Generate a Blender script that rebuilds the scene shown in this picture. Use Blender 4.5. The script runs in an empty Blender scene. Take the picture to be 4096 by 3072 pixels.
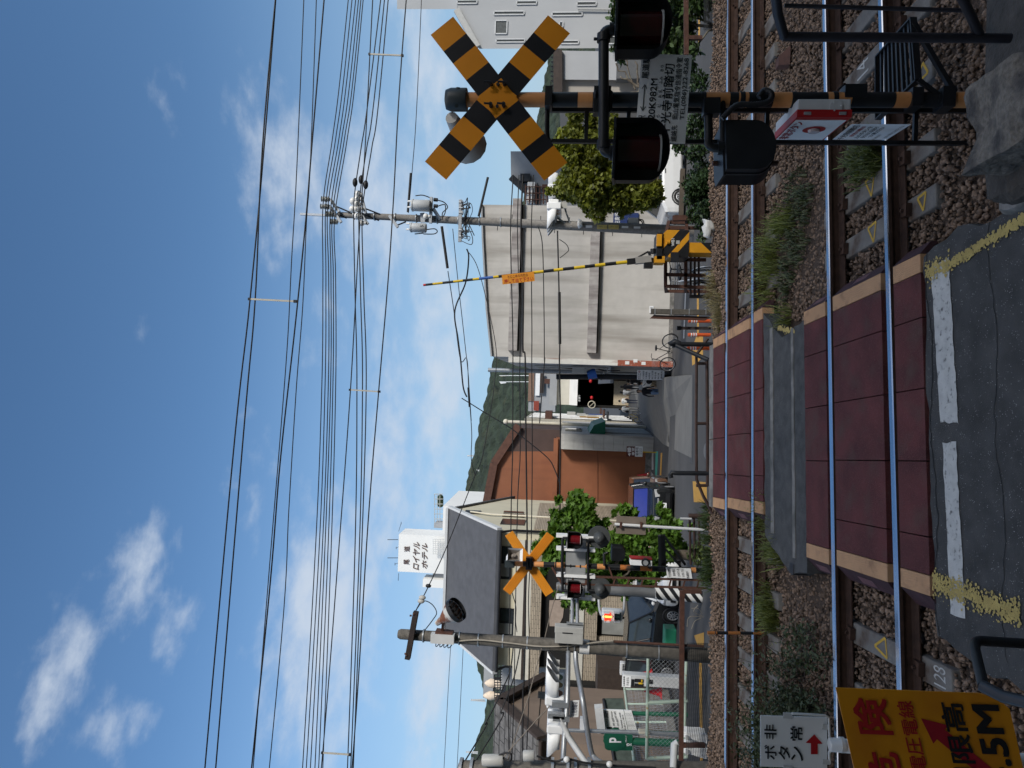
import bpy, math, random
import numpy as np
from mathutils import Vector, Matrix
SC = bpy.context.scene
COL = SC.collection
rnd = random.Random(11)
R_ = math.radians
# ---------------------------------------------------------------- camera
# The photograph lies on its side: the phone was held upright, so the frame is turned a quarter turn.
FOC, TILT, ROLL, EYE = 2780.0, R_(4.57), R_(1.9), 3.05
UPR = (Matrix.Rotation(math.pi/2 + TILT, 3, 'X') @ Matrix.Rotation(ROLL, 3, 'Z'))
cam = bpy.data.objects.new('camera', bpy.data.cameras.new('camera'))
COL.objects.link(cam)
cam.matrix_world = Matrix.Translation((0, 0, EYE)) @ (UPR @ Matrix.Rotation(-math.pi/2, 3, 'Z')).to_4x4()
cam.data.sensor_width = 36.0
cam.data.lens = 36.0*FOC/4096
cam.data.clip_start = 0.05
cam.data.clip_end = 6000
SC.camera = cam
SC.view_settings.view_transform = 'Standard'
SC.view_settings.look = 'None'
SC.view_settings.gamma = 1
SC.view_settings.exposure = 0.93
SC.cycles.max_bounces = 5
SC.cycles.transparent_max_bounces = 8
# ---------------------------------------------------------------- sun and sky
SUN_EL, SUN_AZ = R_(29), R_(138)          # azimuth measured from +Y (the view) towards +X (right)
sd = Vector((math.sin(SUN_AZ)*math.cos(SUN_EL), math.cos(SUN_AZ)*math.cos(SUN_EL), math.sin(SUN_EL)))
sun = bpy.data.objects.new('sun', bpy.data.lights.new('sun', 'SUN'))
COL.objects.link(sun)
sun.data.energy = 1.75
sun.data.angle = R_(10)
sun.data.color = (1.0, 0.95, 0.87)
sun.rotation_euler = (-sd).to_track_quat('-Z', 'Y').to_euler()
W = bpy.data.worlds.new('World'); SC.world = W; W.use_nodes = True
def world():
    nt = W.node_tree; N = nt.nodes; L = nt.links; N.clear()
    def mth(op, a, b=None, c=None):
        n = N.new('ShaderNodeMath'); n.operation = op
        for i, x in enumerate((a, b, c)):
            if x is None: continue
            if isinstance(x, (int, float)): n.inputs[i].default_value = x
            else: L.new(x, n.inputs[i])
        return n.outputs[0]
    out = N.new('ShaderNodeOutputWorld'); bg = N.new('ShaderNodeBackground')
    sky = N.new('ShaderNodeTexSky'); sky.sky_type = 'NISHITA'; sky.sun_disc = False
    sky.sun_elevation = SUN_EL; sky.sun_rotation = SUN_AZ
    sky.air_density = 1.0; sky.dust_density = 0.35; sky.ozone_density = 2.0; sky.altitude = 0
    hs_ = N.new('ShaderNodeHueSaturation'); hs_.inputs['Saturation'].default_value = 1.16; hs_.inputs['Value'].default_value = 0.94; L.new(sky.outputs[0], hs_.inputs['Color'])
    tc = N.new('ShaderNodeTexCoord'); sep = N.new('ShaderNodeSeparateXYZ'); L.new(tc.outputs['Generated'], sep.inputs[0])
    x, y, z = sep.outputs
    az = mth('ARCTAN2', x, y); el = mth('ARCSINE', z)
    # clouds: noise stretched along the horizon, gathered in a few banks
    cb = N.new('ShaderNodeCombineXYZ')
    L.new(mth('MULTIPLY', az, 1.0), cb.inputs[0]); L.new(mth('MULTIPLY', el, 1.9), cb.inputs[1])
    def noise(scale, det, rough, dist=0.0):
        n = N.new('ShaderNodeTexNoise'); n.inputs['Scale'].default_value = scale; n.inputs['Detail'].default_value = det
        n.inputs['Roughness'].default_value = rough; n.inputs['Distortion'].default_value = dist
        L.new(cb.outputs[0], n.inputs['Vector']); return n.outputs['Fac']
    nz = noise(5.5, 9, 0.58, 0.15); nf = noise(22.0, 6, 0.6)
    bank = None
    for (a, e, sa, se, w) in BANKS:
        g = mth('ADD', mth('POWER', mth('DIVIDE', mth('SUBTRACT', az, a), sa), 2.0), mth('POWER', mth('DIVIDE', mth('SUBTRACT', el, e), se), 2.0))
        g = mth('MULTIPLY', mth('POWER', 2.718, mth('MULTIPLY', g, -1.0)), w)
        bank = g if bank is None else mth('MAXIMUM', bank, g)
    d = mth('ADD', mth('ADD', mth('MULTIPLY', nz, 1.0), mth('MULTIPLY', nf, 0.48)), mth('SUBTRACT', mth('MULTIPLY', bank, 0.66), 1.08))
    mr = N.new('ShaderNodeMapRange'); mr.interpolation_type = 'SMOOTHSTEP'; mr.inputs[1].default_value = 0.0; mr.inputs[2].default_value = 0.55
    L.new(d, mr.inputs[0])
    cl = mth('MULTIPLY', mr.outputs[0], 0.84)
    haze = N.new('ShaderNodeMapRange'); haze.interpolation_type = 'SMOOTHSTEP'; haze.inputs[1].default_value = 0.50; haze.inputs[2].default_value = 0.0
    haze.inputs[3].default_value = 0.0; haze.inputs[4].default_value = 0.80
    L.new(el, haze.inputs[0])
    mx = N.new('ShaderNodeMix'); mx.data_type = 'RGBA'; L.new(haze.outputs[0], mx.inputs[0]); L.new(hs_.outputs[0], mx.inputs[6])
    mx.inputs[7].default_value = (2.3, 3.45, 4.8, 1)
    m2 = N.new('ShaderNodeMix'); m2.data_type = 'RGBA'; L.new(cl, m2.inputs[0]); L.new(mx.outputs[2], m2.inputs[6])
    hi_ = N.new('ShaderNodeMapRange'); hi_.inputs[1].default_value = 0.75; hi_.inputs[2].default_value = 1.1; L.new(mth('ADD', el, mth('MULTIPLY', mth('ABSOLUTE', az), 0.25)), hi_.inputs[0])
    cc = N.new('ShaderNodeMix'); cc.data_type = 'RGBA'; L.new(hi_.outputs[0], cc.inputs[0]); cc.inputs[6].default_value = (4.1, 4.6, 5.3, 1); cc.inputs[7].default_value = (17.5, 16.4, 14.8, 1)  # high and rear clouds made brighter to add fill light
    L.new(cc.outputs[2], m2.inputs[7])
    L.new(m2.outputs[2], bg.inputs[0]); bg.inputs[1].default_value = 0.08
    L.new(bg.outputs[0], out.inputs[0])
# bearings of the cloud banks (azimuth, elevation, spreads, weight), radians
BANKS = [(-.30, .545, .11, .06, .98), (-.43, .60, .13, .045, .93), (-.50, .53, .08, .06, .82), (-.36, .50, .11, .05, .90), (-.17, .43, .17, .05, .75), (-.36, .31, .26, .10, 1.15), (-.10, .25, .26, .07, .95), (.06, .185, .40, .07, 1.1),
         (.30, .38, .20, .10, .95), (.24, .27, .24, .08, 1.0), (.45, .20, .30, .07, .95), (.10, .34, .16, .06, .75), (-.34, .17, .30, .05, .95), (.05, .575, .05, .03, .6), (.4, .52, .12, .06, .5), (0, 1.35, 4, .42, 1.1), (2.5, .75, .8, .35, 1.1), (-2.5, .75, .8, .35, 1.1)]  # last three banks are unseen, added overhead and behind as fill light
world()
# ---------------------------------------------------------------- bearings -> places
ZR = dict(S=(0, 0, 1), W=(0, 0, 1.8517), Z1=(1600, 0, .5877), Z2=(2800, 0, .5859), Z3=(1200, 700, .7685), Z4=(2800, 700, .5859), Z5=(1600, 1400, .5877), Z6=(2700, 1400, .6311),
          Z7=(1550, 2200, .6103), Z8=(2700, 2200, .6311), A1=(1200, 700, .3165), A2=(2300, 700, .2712), A3=(2300, 1080, .2712), A4=(2150, 1400, .2486), A5=(1950, 2000, .4295),
          A6=(2100, 2550, .3617), A7=(1550, 1900, .3315), A8=(2900, 2600, .5407), B4=(2200, 0, .3165), B5=(3500, 0, .4218), B6=(1900, 700, .3165), B7=(1600, 2550, .3146), B8=(1950, 1400, .2486))
def ray(zn, x, y):
    a = ZR[zn]; X, Y = a[0] + x*a[2], a[1] + y*a[2]
    return UPR @ Vector(((1536 - Y)/FOC, (2048 - X)/FOC, -1.0))
def q(zn, x, y, d):                      # the point at distance d (metres ahead) on a measured bearing
    r = ray(zn, x, y); return r*(d/r.y) + Vector((0, 0, EYE))
PB, PA = 0.08, -0.19                     # canted track plane: z = PA + PB*y
def plz(y): return PA + PB*y
def pl(zn, x, y, dz=0.0):                # where a bearing meets the track plane
    r = ray(zn, x, y); t = (PA + dz - EYE)/(r.z - PB*r.y)
    return r*t + Vector((0, 0, EYE))
GP = [(-40, .1), (12.3, .1), (14, 0), (28, -1.3), (31, -1.48), (36, -2.2), (56, -2.75), (72, -3.3), (140, -7), (420, -9), (6000, -9)]
def gz(y):
    for (a, za), (b, zb) in zip(GP, GP[1:]):
        if y <= b: return za + (zb - za)*(y - a)/(b - a)
    return GP[-1][1]
def gr(zn, x, y, dz=0.0):                # where a bearing meets the street
    r = ray(zn, x, y); d = 12.5
    while d < 300:
        if EYE + r.z*d/r.y <= gz(d) + dz: break
        d += .05
    return Vector((r.x*d/r.y, d, gz(d) + dz))
# ---------------------------------------------------------------- mesh helpers
OFF = {}
class MB:
    def __init__(s): s.v = []; s.f = []; s.m = []; s.s = []
    def add(s, vs, fs, mi=0, sm=False):
        n = len(s.v); s.v += [tuple(p) for p in vs]
        for f in fs: s.f.append(tuple(i + n for i in f)); s.m.append(mi); s.s.append(sm)
        return s
    def box(s, c, d, mi=0, rz=0.0, mat=None):
        M = mat if mat is not None else Matrix.Rotation(rz, 3, 'Z')
        c = Vector(c); vs = []
        for k in range(8):
            vs.append(c + M @ Vector(((k & 1)*d[0] - d[0]/2, (k >> 1 & 1)*d[1] - d[1]/2, (k >> 2)*d[2] - d[2]/2)))
        return s.add(vs, [(0, 2, 3, 1), (4, 5, 7, 6), (0, 1, 5, 4), (2, 6, 7, 3), (0, 4, 6, 2), (1, 3, 7, 5)], mi)
    def bx(s, a, b, mi=0):               # box between two opposite corners
        a, b = Vector(a), Vector(b)
        return s.box((a + b)/2, (abs(b.x - a.x), abs(b.y - a.y), abs(b.z - a.z)), mi)
    def bar(s, a, b, w, h, mi=0, up=(0, 0, 1)):
        a, b = Vector(a), Vector(b); t = (b - a); L = t.length; t.normalize()
        r = t.cross(Vector(up))
        if r.length < 1e-4: r = t.cross(Vector((1, 0, 0)))
        r.normalize(); n = r.cross(t)
        return s.box((a + b)/2, (w, L, h), mi, mat=Matrix((r, t, n)).transposed())
    def tube(s, pts, r, n=8, mi=0, cap=True, sm=True):
        pts = [Vector(p) for p in pts]; k = len(pts)
        rs = r if isinstance(r, (list, tuple)) else [r]*k
        nrm = None; vs = []
        for i, p in enumerate(pts):
            t = (pts[min(i + 1, k - 1)] - pts[max(i - 1, 0)])
            if t.length < 1e-9: t = Vector((0, 0, 1))
            t.normalize()
            if nrm is None:
                nrm = t.orthogonal().normalized()
            else:
                nrm = nrm - t*nrm.dot(t)
                nrm = nrm.normalized() if nrm.length > 1e-6 else t.orthogonal().normalized()
            b = t.cross(nrm)
            for j in range(n):
                a = 2*math.pi*j/n; vs.append(p + (nrm*math.cos(a) + b*math.sin(a))*rs[i])
        fs = [(i*n + j, i*n + (j + 1) % n, (i + 1)*n + (j + 1) % n, (i + 1)*n + j) for i in range(k - 1) for j in range(n)]
        s.add(vs, fs, mi, sm)
        if cap: s.add(vs[:n], [tuple(range(n))[::-1]], mi); s.add(vs[-n:], [tuple(range(n))], mi)
        return s
    def prism(s, poly, vec, mi=0, side=None):
        poly = [Vector(p) for p in poly]; n = len(poly); vec = Vector(vec)
        s.add(poly, [tuple(range(n))], mi); s.add([p + vec for p in poly], [tuple(range(n))[::-1]], mi)
        s.add(poly + [p + vec for p in poly], [(i, i + n, (i + 1) % n + n, (i + 1) % n) for i in range(n)], mi if side is None else side)
        return s
    def face(s, poly, mi=0): return s.add(poly, [tuple(range(len(poly)))], mi)
    def torus(s, c, ax, R, r, n=20, k=6, mi=0, arc=(0, 2*math.pi)):
        c = Vector(c); ax = Vector(ax).normalized(); u = ax.orthogonal().normalized(); w = ax.cross(u)
        full = abs(arc[1] - arc[0] - 2*math.pi) < 1e-6; cnt = n if full else n + 1
        vs = []
        for i in range(cnt):
            a = arc[0] + (arc[1] - arc[0])*i/n; d = u*math.cos(a) + w*math.sin(a)
            for j in range(k):
                b = 2*math.pi*j/k; vs.append(c + d*(R + r*math.cos(b)) + ax*(r*math.sin(b)))
        fs = [(i*k + j, ((i + 1) % cnt)*k + j, ((i + 1) % cnt)*k + (j + 1) % k, i*k + (j + 1) % k) for i in range(n) for j in range(k)]
        return s.add(vs, fs, mi, True)
    def ball(s, c, r, n=10, k=7, mi=0, sq=(1, 1, 1)):
        vs = []; c = Vector(c)
        for i in range(k + 1):
            a = math.pi*i/k
            for j in range(n):
                b = 2*math.pi*j/n; vs.append(c + Vector((math.sin(a)*math.cos(b)*sq[0], math.sin(a)*math.sin(b)*sq[1], math.cos(a)*sq[2]))*r)
        return s.add(vs, [(i*n + j, (i + 1)*n + j, (i + 1)*n + (j + 1) % n, i*n + (j + 1) % n) for i in range(k) for j in range(n)], mi, True)
    def text(s, body, tl, tr, bl, mi=0, bold=0.0, depth=0.0):
        """lettering stretched over the frame tl -> tr (reading) and tl -> bl (down)"""
        vs, fs = glyphs(body, 0.0)
        if not vs: return s
        xs = [p[0] for p in vs]; ys = [p[1] for p in vs]; x0, x1, y0, y1 = min(xs), max(xs), min(ys), max(ys)
        tl, tr, bl = Vector(tl), Vector(tr), Vector(bl); r, d = tr - tl, bl - tl; n = r.cross(d).normalized()*-1; e = bold*.5
        for k, (ox, oy) in enumerate(((-e, -e), (e, -e), (e, e), (-e, e), (0, 0)) if bold else ((0, 0),)):   # strokes thickened by shifted layers
            s.add([tl + r*((p[0] + ox - x0)/(x1 - x0 or 1)) + d*((y1 - p[1] - oy)/(y1 - y0 or 1)) + n*(depth + k*.0003) for p in vs], fs, mi)
        return s
    def build(s, name, mats, parent=None, loc=None, bevel=0.0):
        off = Vector(loc) if loc is not None else (OFF[parent.name] if parent is not None else Vector((0, 0, 0)))
        me = bpy.data.meshes.new(name)
        me.from_pydata([tuple(Vector(p) - off) for p in s.v], [], s.f)
        for m in (mats if isinstance(mats, (list, tuple)) else [mats]): me.materials.append(m)
        me.polygons.foreach_set('material_index', s.m); me.polygons.foreach_set('use_smooth', s.s)
        me.update()
        o = bpy.data.objects.new(name, me); COL.objects.link(o)
        OFF[o.name] = off
        if parent is not None: o.parent = parent
        else: o.location = off
        if bevel:
            b = o.modifiers.new('edge', 'BEVEL'); b.width = bevel; b.segments = 2; b.limit_method = 'ANGLE'; b.harden_normals = False
        return o
GL = {}
def glyphs(body, bold):
    k = (body, bold)
    if k not in GL:
        cu = bpy.data.curves.new('t', 'FONT'); cu.body = body; cu.offset = bold*.4; cu.resolution_u = 3; cu.fill_mode = 'FRONT'
        o = bpy.data.objects.new('t', cu); COL.objects.link(o)
        me = bpy.data.meshes.new_from_object(o)
        GL[k] = ([tuple(v.co) for v in me.vertices], [tuple(p.vertices) for p in me.polygons])
        bpy.data.objects.remove(o); bpy.data.curves.remove(cu); bpy.data.meshes.remove(me)
    return GL[k]
def tag(o, label, cat, group=None, kind=None):
    if label: o['label'] = label
    if cat: o['category'] = cat
    if group: o['group'] = group
    if kind: o['kind'] = kind
    return o
def thing(name, label, cat, loc=(0, 0, 0), group=None):
    o = bpy.data.objects.new(name, None); COL.objects.link(o); o.location = loc; o.empty_display_size = .1
    OFF[o.name] = Vector(loc)
    return tag(o, label, cat, group)
def struct(o): o['kind'] = 'structure'; return o
def copy_tree(o, loc=None, rz=None, label=None, parent=None, scale=None):
    c = o.copy(); COL.objects.link(c)
    if parent is not None: c.parent = parent
    if loc is not None: c.location = loc
    if rz is not None: c.rotation_euler = (0, 0, rz)
    if scale: c.scale = scale
    if label: c['label'] = label
    for ch in list(o.children): copy_tree(ch, parent=c)
    return c
def lerp(a, b, t): return Vector(a)*(1 - t) + Vector(b)*t
def curve(pts, n=6):
    pts = [Vector(p) for p in pts]; out = []
    for i in range(len(pts) - 1):
        p0 = pts[max(i - 1, 0)]; p1 = pts[i]; p2 = pts[i + 1]; p3 = pts[min(i + 2, len(pts) - 1)]
        for j in range(n):
            t = j/n; out.append(.5*((2*p1) + (p2 - p0)*t + (2*p0 - 5*p1 + 4*p2 - p3)*t*t + (3*p1 - p0 - 3*p2 + p3)*t**3))
    return out + [pts[-1]]
# ---------------------------------------------------------------- materials
MT = {}
def mat(name, col, rough=.6, metal=0.0, var=.12, ns=6.0, bump=0.0, bs=60.0, stain=None, st=(.55, .75), ss=2.5, streak=False, spec=.4, coat=0.0, isl=0.0, speck=None, wave=None, brick=None, emit=None, trans=0.0):
    """procedural surface: base colour with noise, optional stains/streaks/specks/corrugation/brickwork"""
    if name in MT: return MT[name]
    m = bpy.data.materials.new(name); m.use_nodes = True; MT[name] = m
    nt = m.node_tree; N = nt.nodes; L = nt.links; b = N['Principled BSDF']
    b.inputs['Roughness'].default_value = rough; b.inputs['Metallic'].default_value = metal
    b.inputs['Specular IOR Level'].default_value = spec; b.inputs['Coat Weight'].default_value = coat
    tc = N.new('ShaderNodeTexCoord'); geo = N.new('ShaderNodeNewGeometry')
    def noise(sc, det=5, vec=None):
        n = N.new('ShaderNodeTexNoise'); n.inputs['Scale'].default_value = sc; n.inputs['Detail'].default_value = det
        L.new(vec or tc.outputs['Object'], n.inputs['Vector']); return n.outputs['Fac']
    def ramp(f, a, c, lo=0., hi=1.):
        r = N.new('ShaderNodeMapRange'); r.inputs[1].default_value = a; r.inputs[2].default_value = c; r.inputs[3].default_value = lo; r.inputs[4].default_value = hi
        L.new(f, r.inputs[0]); return r.outputs[0]
    def mix(f, a, c, mode='MIX'):
        x = N.new('ShaderNodeMix'); x.data_type = 'RGBA'; x.blend_type = mode
        for i, t in ((0, f), (6, a), (7, c)):
            if isinstance(t, (int, float)): x.inputs[i].default_value = t
            elif isinstance(t, tuple): x.inputs[i].default_value = t + (1,) if len(t) == 3 else t
            else: L.new(t, x.inputs[i])
        return x.outputs[2]
    lo = tuple(c*(1 - var) for c in col); hi = tuple(min(c*(1 + var), 1) for c in col)
    cc = mix(ramp(noise(ns), .3, .7), lo, hi)
    hgt = None
    if brick:
        bk = N.new('ShaderNodeTexBrick'); bk.inputs['Scale'].default_value = 1.0
        mp = N.new('ShaderNodeMapping'); mp.inputs['Rotation'].default_value = (math.pi/2, 0, 0); L.new(tc.outputs['Object'], mp.inputs['Vector'])
        L.new(mp.outputs[0], bk.inputs['Vector'])
        bk.inputs['Brick Width'].default_value = brick[0]; bk.inputs['Row Height'].default_value = brick[1]; bk.inputs['Mortar Size'].default_value = brick[2]
        bk.inputs['Color1'].default_value = (1, 1, 1, 1); bk.inputs['Color2'].default_value = (.82, .82, .82, 1); bk.inputs['Mortar'].default_value = (brick[3],)*3 + (1,)
        cc = mix(1.0, cc, bk.outputs['Color'], 'MULTIPLY'); hgt = bk.outputs['Fac']
    if isl:
        cc = mix(ramp(geo.outputs['Random Per Island'], 0, 1, 0, 1), mix(1.0, cc, (1 - isl,)*3, 'MULTIPLY'), mix(1.0, cc, (1 + isl,)*3, 'MULTIPLY'))
    if speck:
        v = N.new('ShaderNodeTexVoronoi'); v.inputs['Scale'].default_value = speck[0]; L.new(tc.outputs['Object'], v.inputs['Vector'])
        cc = mix(ramp(v.outputs['Distance'], speck[1], speck[1]*.6), cc, mix(ramp(noise(speck[0]*.4, 2), .5, .62), cc, speck[2]))
    if stain:
        vec = None
        if streak:
            mp = N.new('ShaderNodeMapping'); mp.inputs['Scale'].default_value = (1, 1, .10); L.new(tc.outputs['Object'], mp.inputs['Vector']); vec = mp.outputs[0]
        cc = mix(ramp(noise(ss, 8, vec), st[0], st[1]), cc, stain)
    if wave:
        wv = N.new('ShaderNodeTexWave'); wv.wave_type = 'BANDS'; wv.bands_direction = wave[0]; wv.inputs['Scale'].default_value = wave[1]
        L.new(tc.outputs['Object'], wv.inputs['Vector']); hgt = wv.outputs['Fac']
    L.new(cc, b.inputs['Base Color'])
    if bump or hgt is not None:
        bp = N.new('ShaderNodeBump'); bp.inputs['Strength'].default_value = bump or .4; bp.inputs['Distance'].default_value = .02
        L.new(hgt if hgt is not None else noise(bs, 4), bp.inputs['Height']); L.new(bp.outputs[0], b.inputs['Normal'])
    if emit:
        b.inputs['Emission Color'].default_value = tuple(emit[:3]) + (1,); b.inputs['Emission Strength'].default_value = emit[3]
    if trans: b.inputs['Subsurface Weight'].default_value = 0
    return m
K = dict(
 black=mat('black_paint', (.014, .015, .017), .42, var=.3, spec=.35), blackp=mat('black_plastic', (.02, .02, .022), .5, var=.2),
 orange=mat('orange_mast_paint', (.62, .27, .095), .5, var=.12, stain=(.10, .05, .03), st=(.66, .74), ss=9),
 sign_o=mat('reflective_orange', (.66, .24, .010), .38, var=.08, ns=3), sign_b=mat('reflective_black', (.012, .012, .016), .35, var=.2),
 white=mat('white_sheet', (.82, .83, .83), .45, var=.04, ns=3), wpaint=mat('white_paint', (.70, .70, .68), .45, var=.06, stain=(.30, .17, .09), st=(.70, .80), ss=9),
 ink=mat('sign_ink', (.012, .012, .014), .6), red=mat('sign_red', (.36, .012, .014), .5, var=.08), dred=mat('lens_red', (.028, .0025, .0035), .22, var=.1, coat=.5),
 lred=mat('lens_red_bright', (.13, .006, .010), .25, var=.1, coat=.5),
 galv=mat('galvanised_steel', (.36, .38, .40), .42, .55, var=.12, ns=20), grey=mat('grey_box_paint', (.42, .42, .40), .5, var=.07), lgrey=mat('light_grey_paint', (.55, .56, .56), .5, var=.06),
 conc=mat('concrete', (.33, .32, .30), .85, var=.15, ns=9, bump=.25, stain=(.16, .15, .14), st=(.52, .72)), dconc=mat('old_pole_concrete', (.115, .105, .09), .85, var=.28, ns=12, bump=.3, stain=(.05, .047, .042), st=(.5, .72), streak=True),
 pconc=mat('grey_pole_concrete', (.23, .215, .195), .8, var=.22, ns=14, bump=.2, stain=(.12, .11, .10), st=(.5, .7), streak=True),
 rust=mat('rusty_brown_steel', (.085, .038, .026), .75, var=.3, ns=14, bump=.2), brownp=mat('brown_pipe_paint', (.055, .032, .026), .5, var=.25, ns=10),
 dark=mat('dark_steel', (.02, .022, .026), .5, .3, var=.2), rubber=mat('tyre_rubber', (.016, .016, .016), .8),
 glass=mat('dark_window_glass', (.03, .036, .042), .08, var=.15, spec=.9), alu=mat('aluminium', (.55, .56, .57), .35, .6, var=.06),
 cable=mat('cable_black', (.012, .012, .013), .55), wire=mat('wire_dark', (.03, .03, .032), .5), cream=mat('cream_plastic', (.60, .56, .45), .5, var=.06),
 porc=mat('porcelain', (.72, .72, .70), .25, var=.05), yel=mat('yellow_paint', (.62, .40, .03), .45, var=.08), blue=mat('blue_paint', (.03, .11, .38), .45), green=mat('green_paint', (.010, .10, .055), .45, var=.1),
 skin=mat('skin', (.48, .29, .20), .55, var=.05), hair=mat('hair', (.014, .011, .010), .5), cone=mat('red_cone', (.55, .02, .025), .5, var=.08),
)
# ================================================================ GROUND, ROAD, TRACKS
MR = .105; NR = math.hypot(1, MR)
def tw(t, s, dz=0.0):                    # along the rails, across the rails -> world
    y = (s + MR*t)/NR; return Vector(((t - MR*s)/NR, y, plz(y) + dz))
RS = dict(far_outer=10.66, far_inner=9.53, near_outer=7.25, near_inner=6.13)
m_bal = mat('ballast_bed', (.075, .052, .038), .95, var=.45, ns=40, bump=.8, bs=90)
m_asph = mat('asphalt', (.062, .061, .060), .9, var=.28, ns=5, bump=.55, bs=160, speck=(62, .26, (.30, .30, .29)))
m_asph2 = mat('asphalt_strip', (.075, .075, .074), .9, var=.28, ns=7, bump=.5, bs=160, speck=(95, .25, (.26, .25, .24)))
m_street = mat('street_asphalt', (.070, .070, .071), .92, var=.13, ns=.8, bump=.15, bs=60)
m_white = mat('road_white', (.50, .50, .48), .8, var=.12, ns=14, bump=.3, bs=140, stain=(.10, .10, .10), st=(.56, .74), ss=26)
m_yel = mat('road_yellow_worn', (.45, .345, .115), .85, var=.15, ns=12, bump=.4, bs=140)
m_ylane = mat('lane_yellow', (.55, .30, .06), .85, var=.12, ns=8)
m_panel = mat('rubber_panel', (.115, .028, .027), .8, var=.3, ns=3, bump=.8, bs=120, stain=(.105, .058, .045), st=(.52, .8), ss=3.5, speck=(140, .34, (.25, .105, .095)))
m_tan = mat('tan_edge', (.50, .295, .16), .75, var=.12, ns=4, bump=.8, bs=1, wave=None, stain=(.22, .12, .07), st=(.55, .8), ss=7)
m_ramp = mat('panel_ramp', (.055, .022, .026), .75, var=.3, ns=9, bump=.3)
m_kerbc = mat('kerb_concrete', (.21, .20, .185), .9, var=.2, ns=12, bump=.4, stain=(.09, .09, .08), st=(.5, .7))
m_railtop = mat('rail_polished', (.66, .68, .72), .13, 1.0, var=.04, ns=3)
m_railside = mat('rail_rust', (.060, .032, .022), .8, var=.3, ns=12, bump=.2)
m_sleeper = mat('sleeper_concrete', (.19, .18, .165), .9, var=.2, ns=10, bump=.4, stain=(.09, .065, .05), st=(.5, .72), ss=5)
# ground: the trackside shelf and, beyond its retaining edge, the street falling towards the sea
b = MB(); rows = [(-60, -.9), (0, -.24), (4.2, -.22), (11.0, -.23), (12.45, -.36), (12.62, -.40), (12.66, -1.0)]
for i, (s0, d) in enumerate(rows):
    for t in (-70, -12, -6, 0, 6, 12, 70): b.v.append(tuple(tw(t, s0, d)))
for i in range(len(rows) - 1):
    for j in range(6): b.f.append((i*7 + j, i*7 + j + 1, i*7 + j + 8, i*7 + j + 7)); b.m.append(0); b.s.append(False)
struct(b.build('ground', m_bal))
b = MB(); ys = [9.5, 12.3, 14, 18, 22, 25, 28, 31, 36, 45, 56, 72, 140, 420, 6000]
for y in ys:
    for x in (-1, 1): b.v.append((x*(260 if y < 400 else 4000), y, gz(y)))
for i in range(len(ys) - 1): b.f.append((2*i, 2*i + 1, 2*i + 3, 2*i + 2)); b.m.append(0); b.s.append(False)
struct(b.build('road', m_street))
def sheet(name, poly, m, kind='structure', dz=0.0, thick=.0):
    b = MB()
    if thick: b.prism([tw(t, s, dz) for t, s in poly], (0, 0, -thick))
    else: b.face([tw(t, s, dz) for t, s in poly])
    o = b.build(name, m)
    if kind: o['kind'] = kind
    return o
# near pavement and the strip between the tracks (ragged edges)
def ragged(pts, amp=.03, step=.12):
    out = []
    for (a, c) in zip(pts, pts[1:] + pts[:1]):
        a, c = Vector(a), Vector(c); n = max(1, int((c - a).length/step)); nr = Vector((-(c - a).y, (c - a).x)).normalized()
        for i in range(n): p = a.lerp(c, i/n) + nr*rnd.uniform(-amp, amp); out.append((p.x, p.y))
    return out
sheet('pavement', ragged([(-1.35, 3.0), (-1.30, 5.0), (-1.2, 5.62), (1.72, 5.63), (1.80, 5.2), (1.72, 4.6), (2.1, 3.0)], .025), m_asph, dz=-.015, thick=.2)
sheet('path', ragged([(-1.12, 7.87), (-1.2, 8.3), (-.85, 9.10), (2.0, 9.12), (1.55, 8.5), (1.66, 7.87)], .02), m_asph2, dz=-.012, thick=.2)
# worn paint
def paint(name, pts, m, label, cat='road marking', dz=-.009):
    b = MB()
    for poly in pts: b.face([tw(t, s, dz) for t, s in poly])
    return tag(b.build(name, m), label, cat)
paint('white_dash', [ragged([(.38, 5.265), (.39, 5.47), (1.60, 5.53), (1.62, 5.31)], .007, .05)], m_white, 'worn white painted dash on near asphalt, the longer one running right under the red panels')
paint('white_dash', [ragged([(-1.0, 5.26), (-1.0, 5.42), (.235, 5.455), (.245, 5.295)], .007, .05)], m_white, 'worn white painted dash on near asphalt, the one ending in yellow overspray on the left')
def spray(a, c, w, n, name, label):                       # blotchy sprayed line: many small flecks
    b = MB(); a, c = Vector(a), Vector(c); d = (c - a); nr = Vector((-d.y, d.x)).normalized()
    for i in range(n):
        f = rnd.random(); o = rnd.gauss(0, .33); p = a + d*f + nr*(o*w); r = rnd.uniform(.004, .015)
        k = rnd.randint(5, 7); ph = rnd.random()*6
        b.face([tw(p.x + r*math.cos(ph + 6.283*j/k)*rnd.uniform(.6, 1.2), p.y + r*math.sin(ph + 6.283*j/k)*rnd.uniform(.6, 1.2), -.0055 + i*2e-6) for j in range(k)])
    return tag(b.build(name, m_yel), label, 'road marking')
spray((1.58, 5.60), (1.56, 5.30), .10, 260, 'yellow_paint_line', 'short yellow sprayed line crossing the right end of the white dash')
spray((1.56, 5.30), (1.68, 4.3), .06, 800, 'yellow_paint_line', 'long yellow sprayed line bordering the asphalt beside the dark ballast')
spray((-.80, 5.62), (-.86, 4.72), .12, 1000, 'yellow_paint_line', 'broad yellow sprayed band across the asphalt at the left pavement edge')
spray((1.57, 8.12), (1.70, 8.62), .05, 260, 'yellow_paint_line', 'yellow sprayed line on the strip between the tracks beside green grass')
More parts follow.
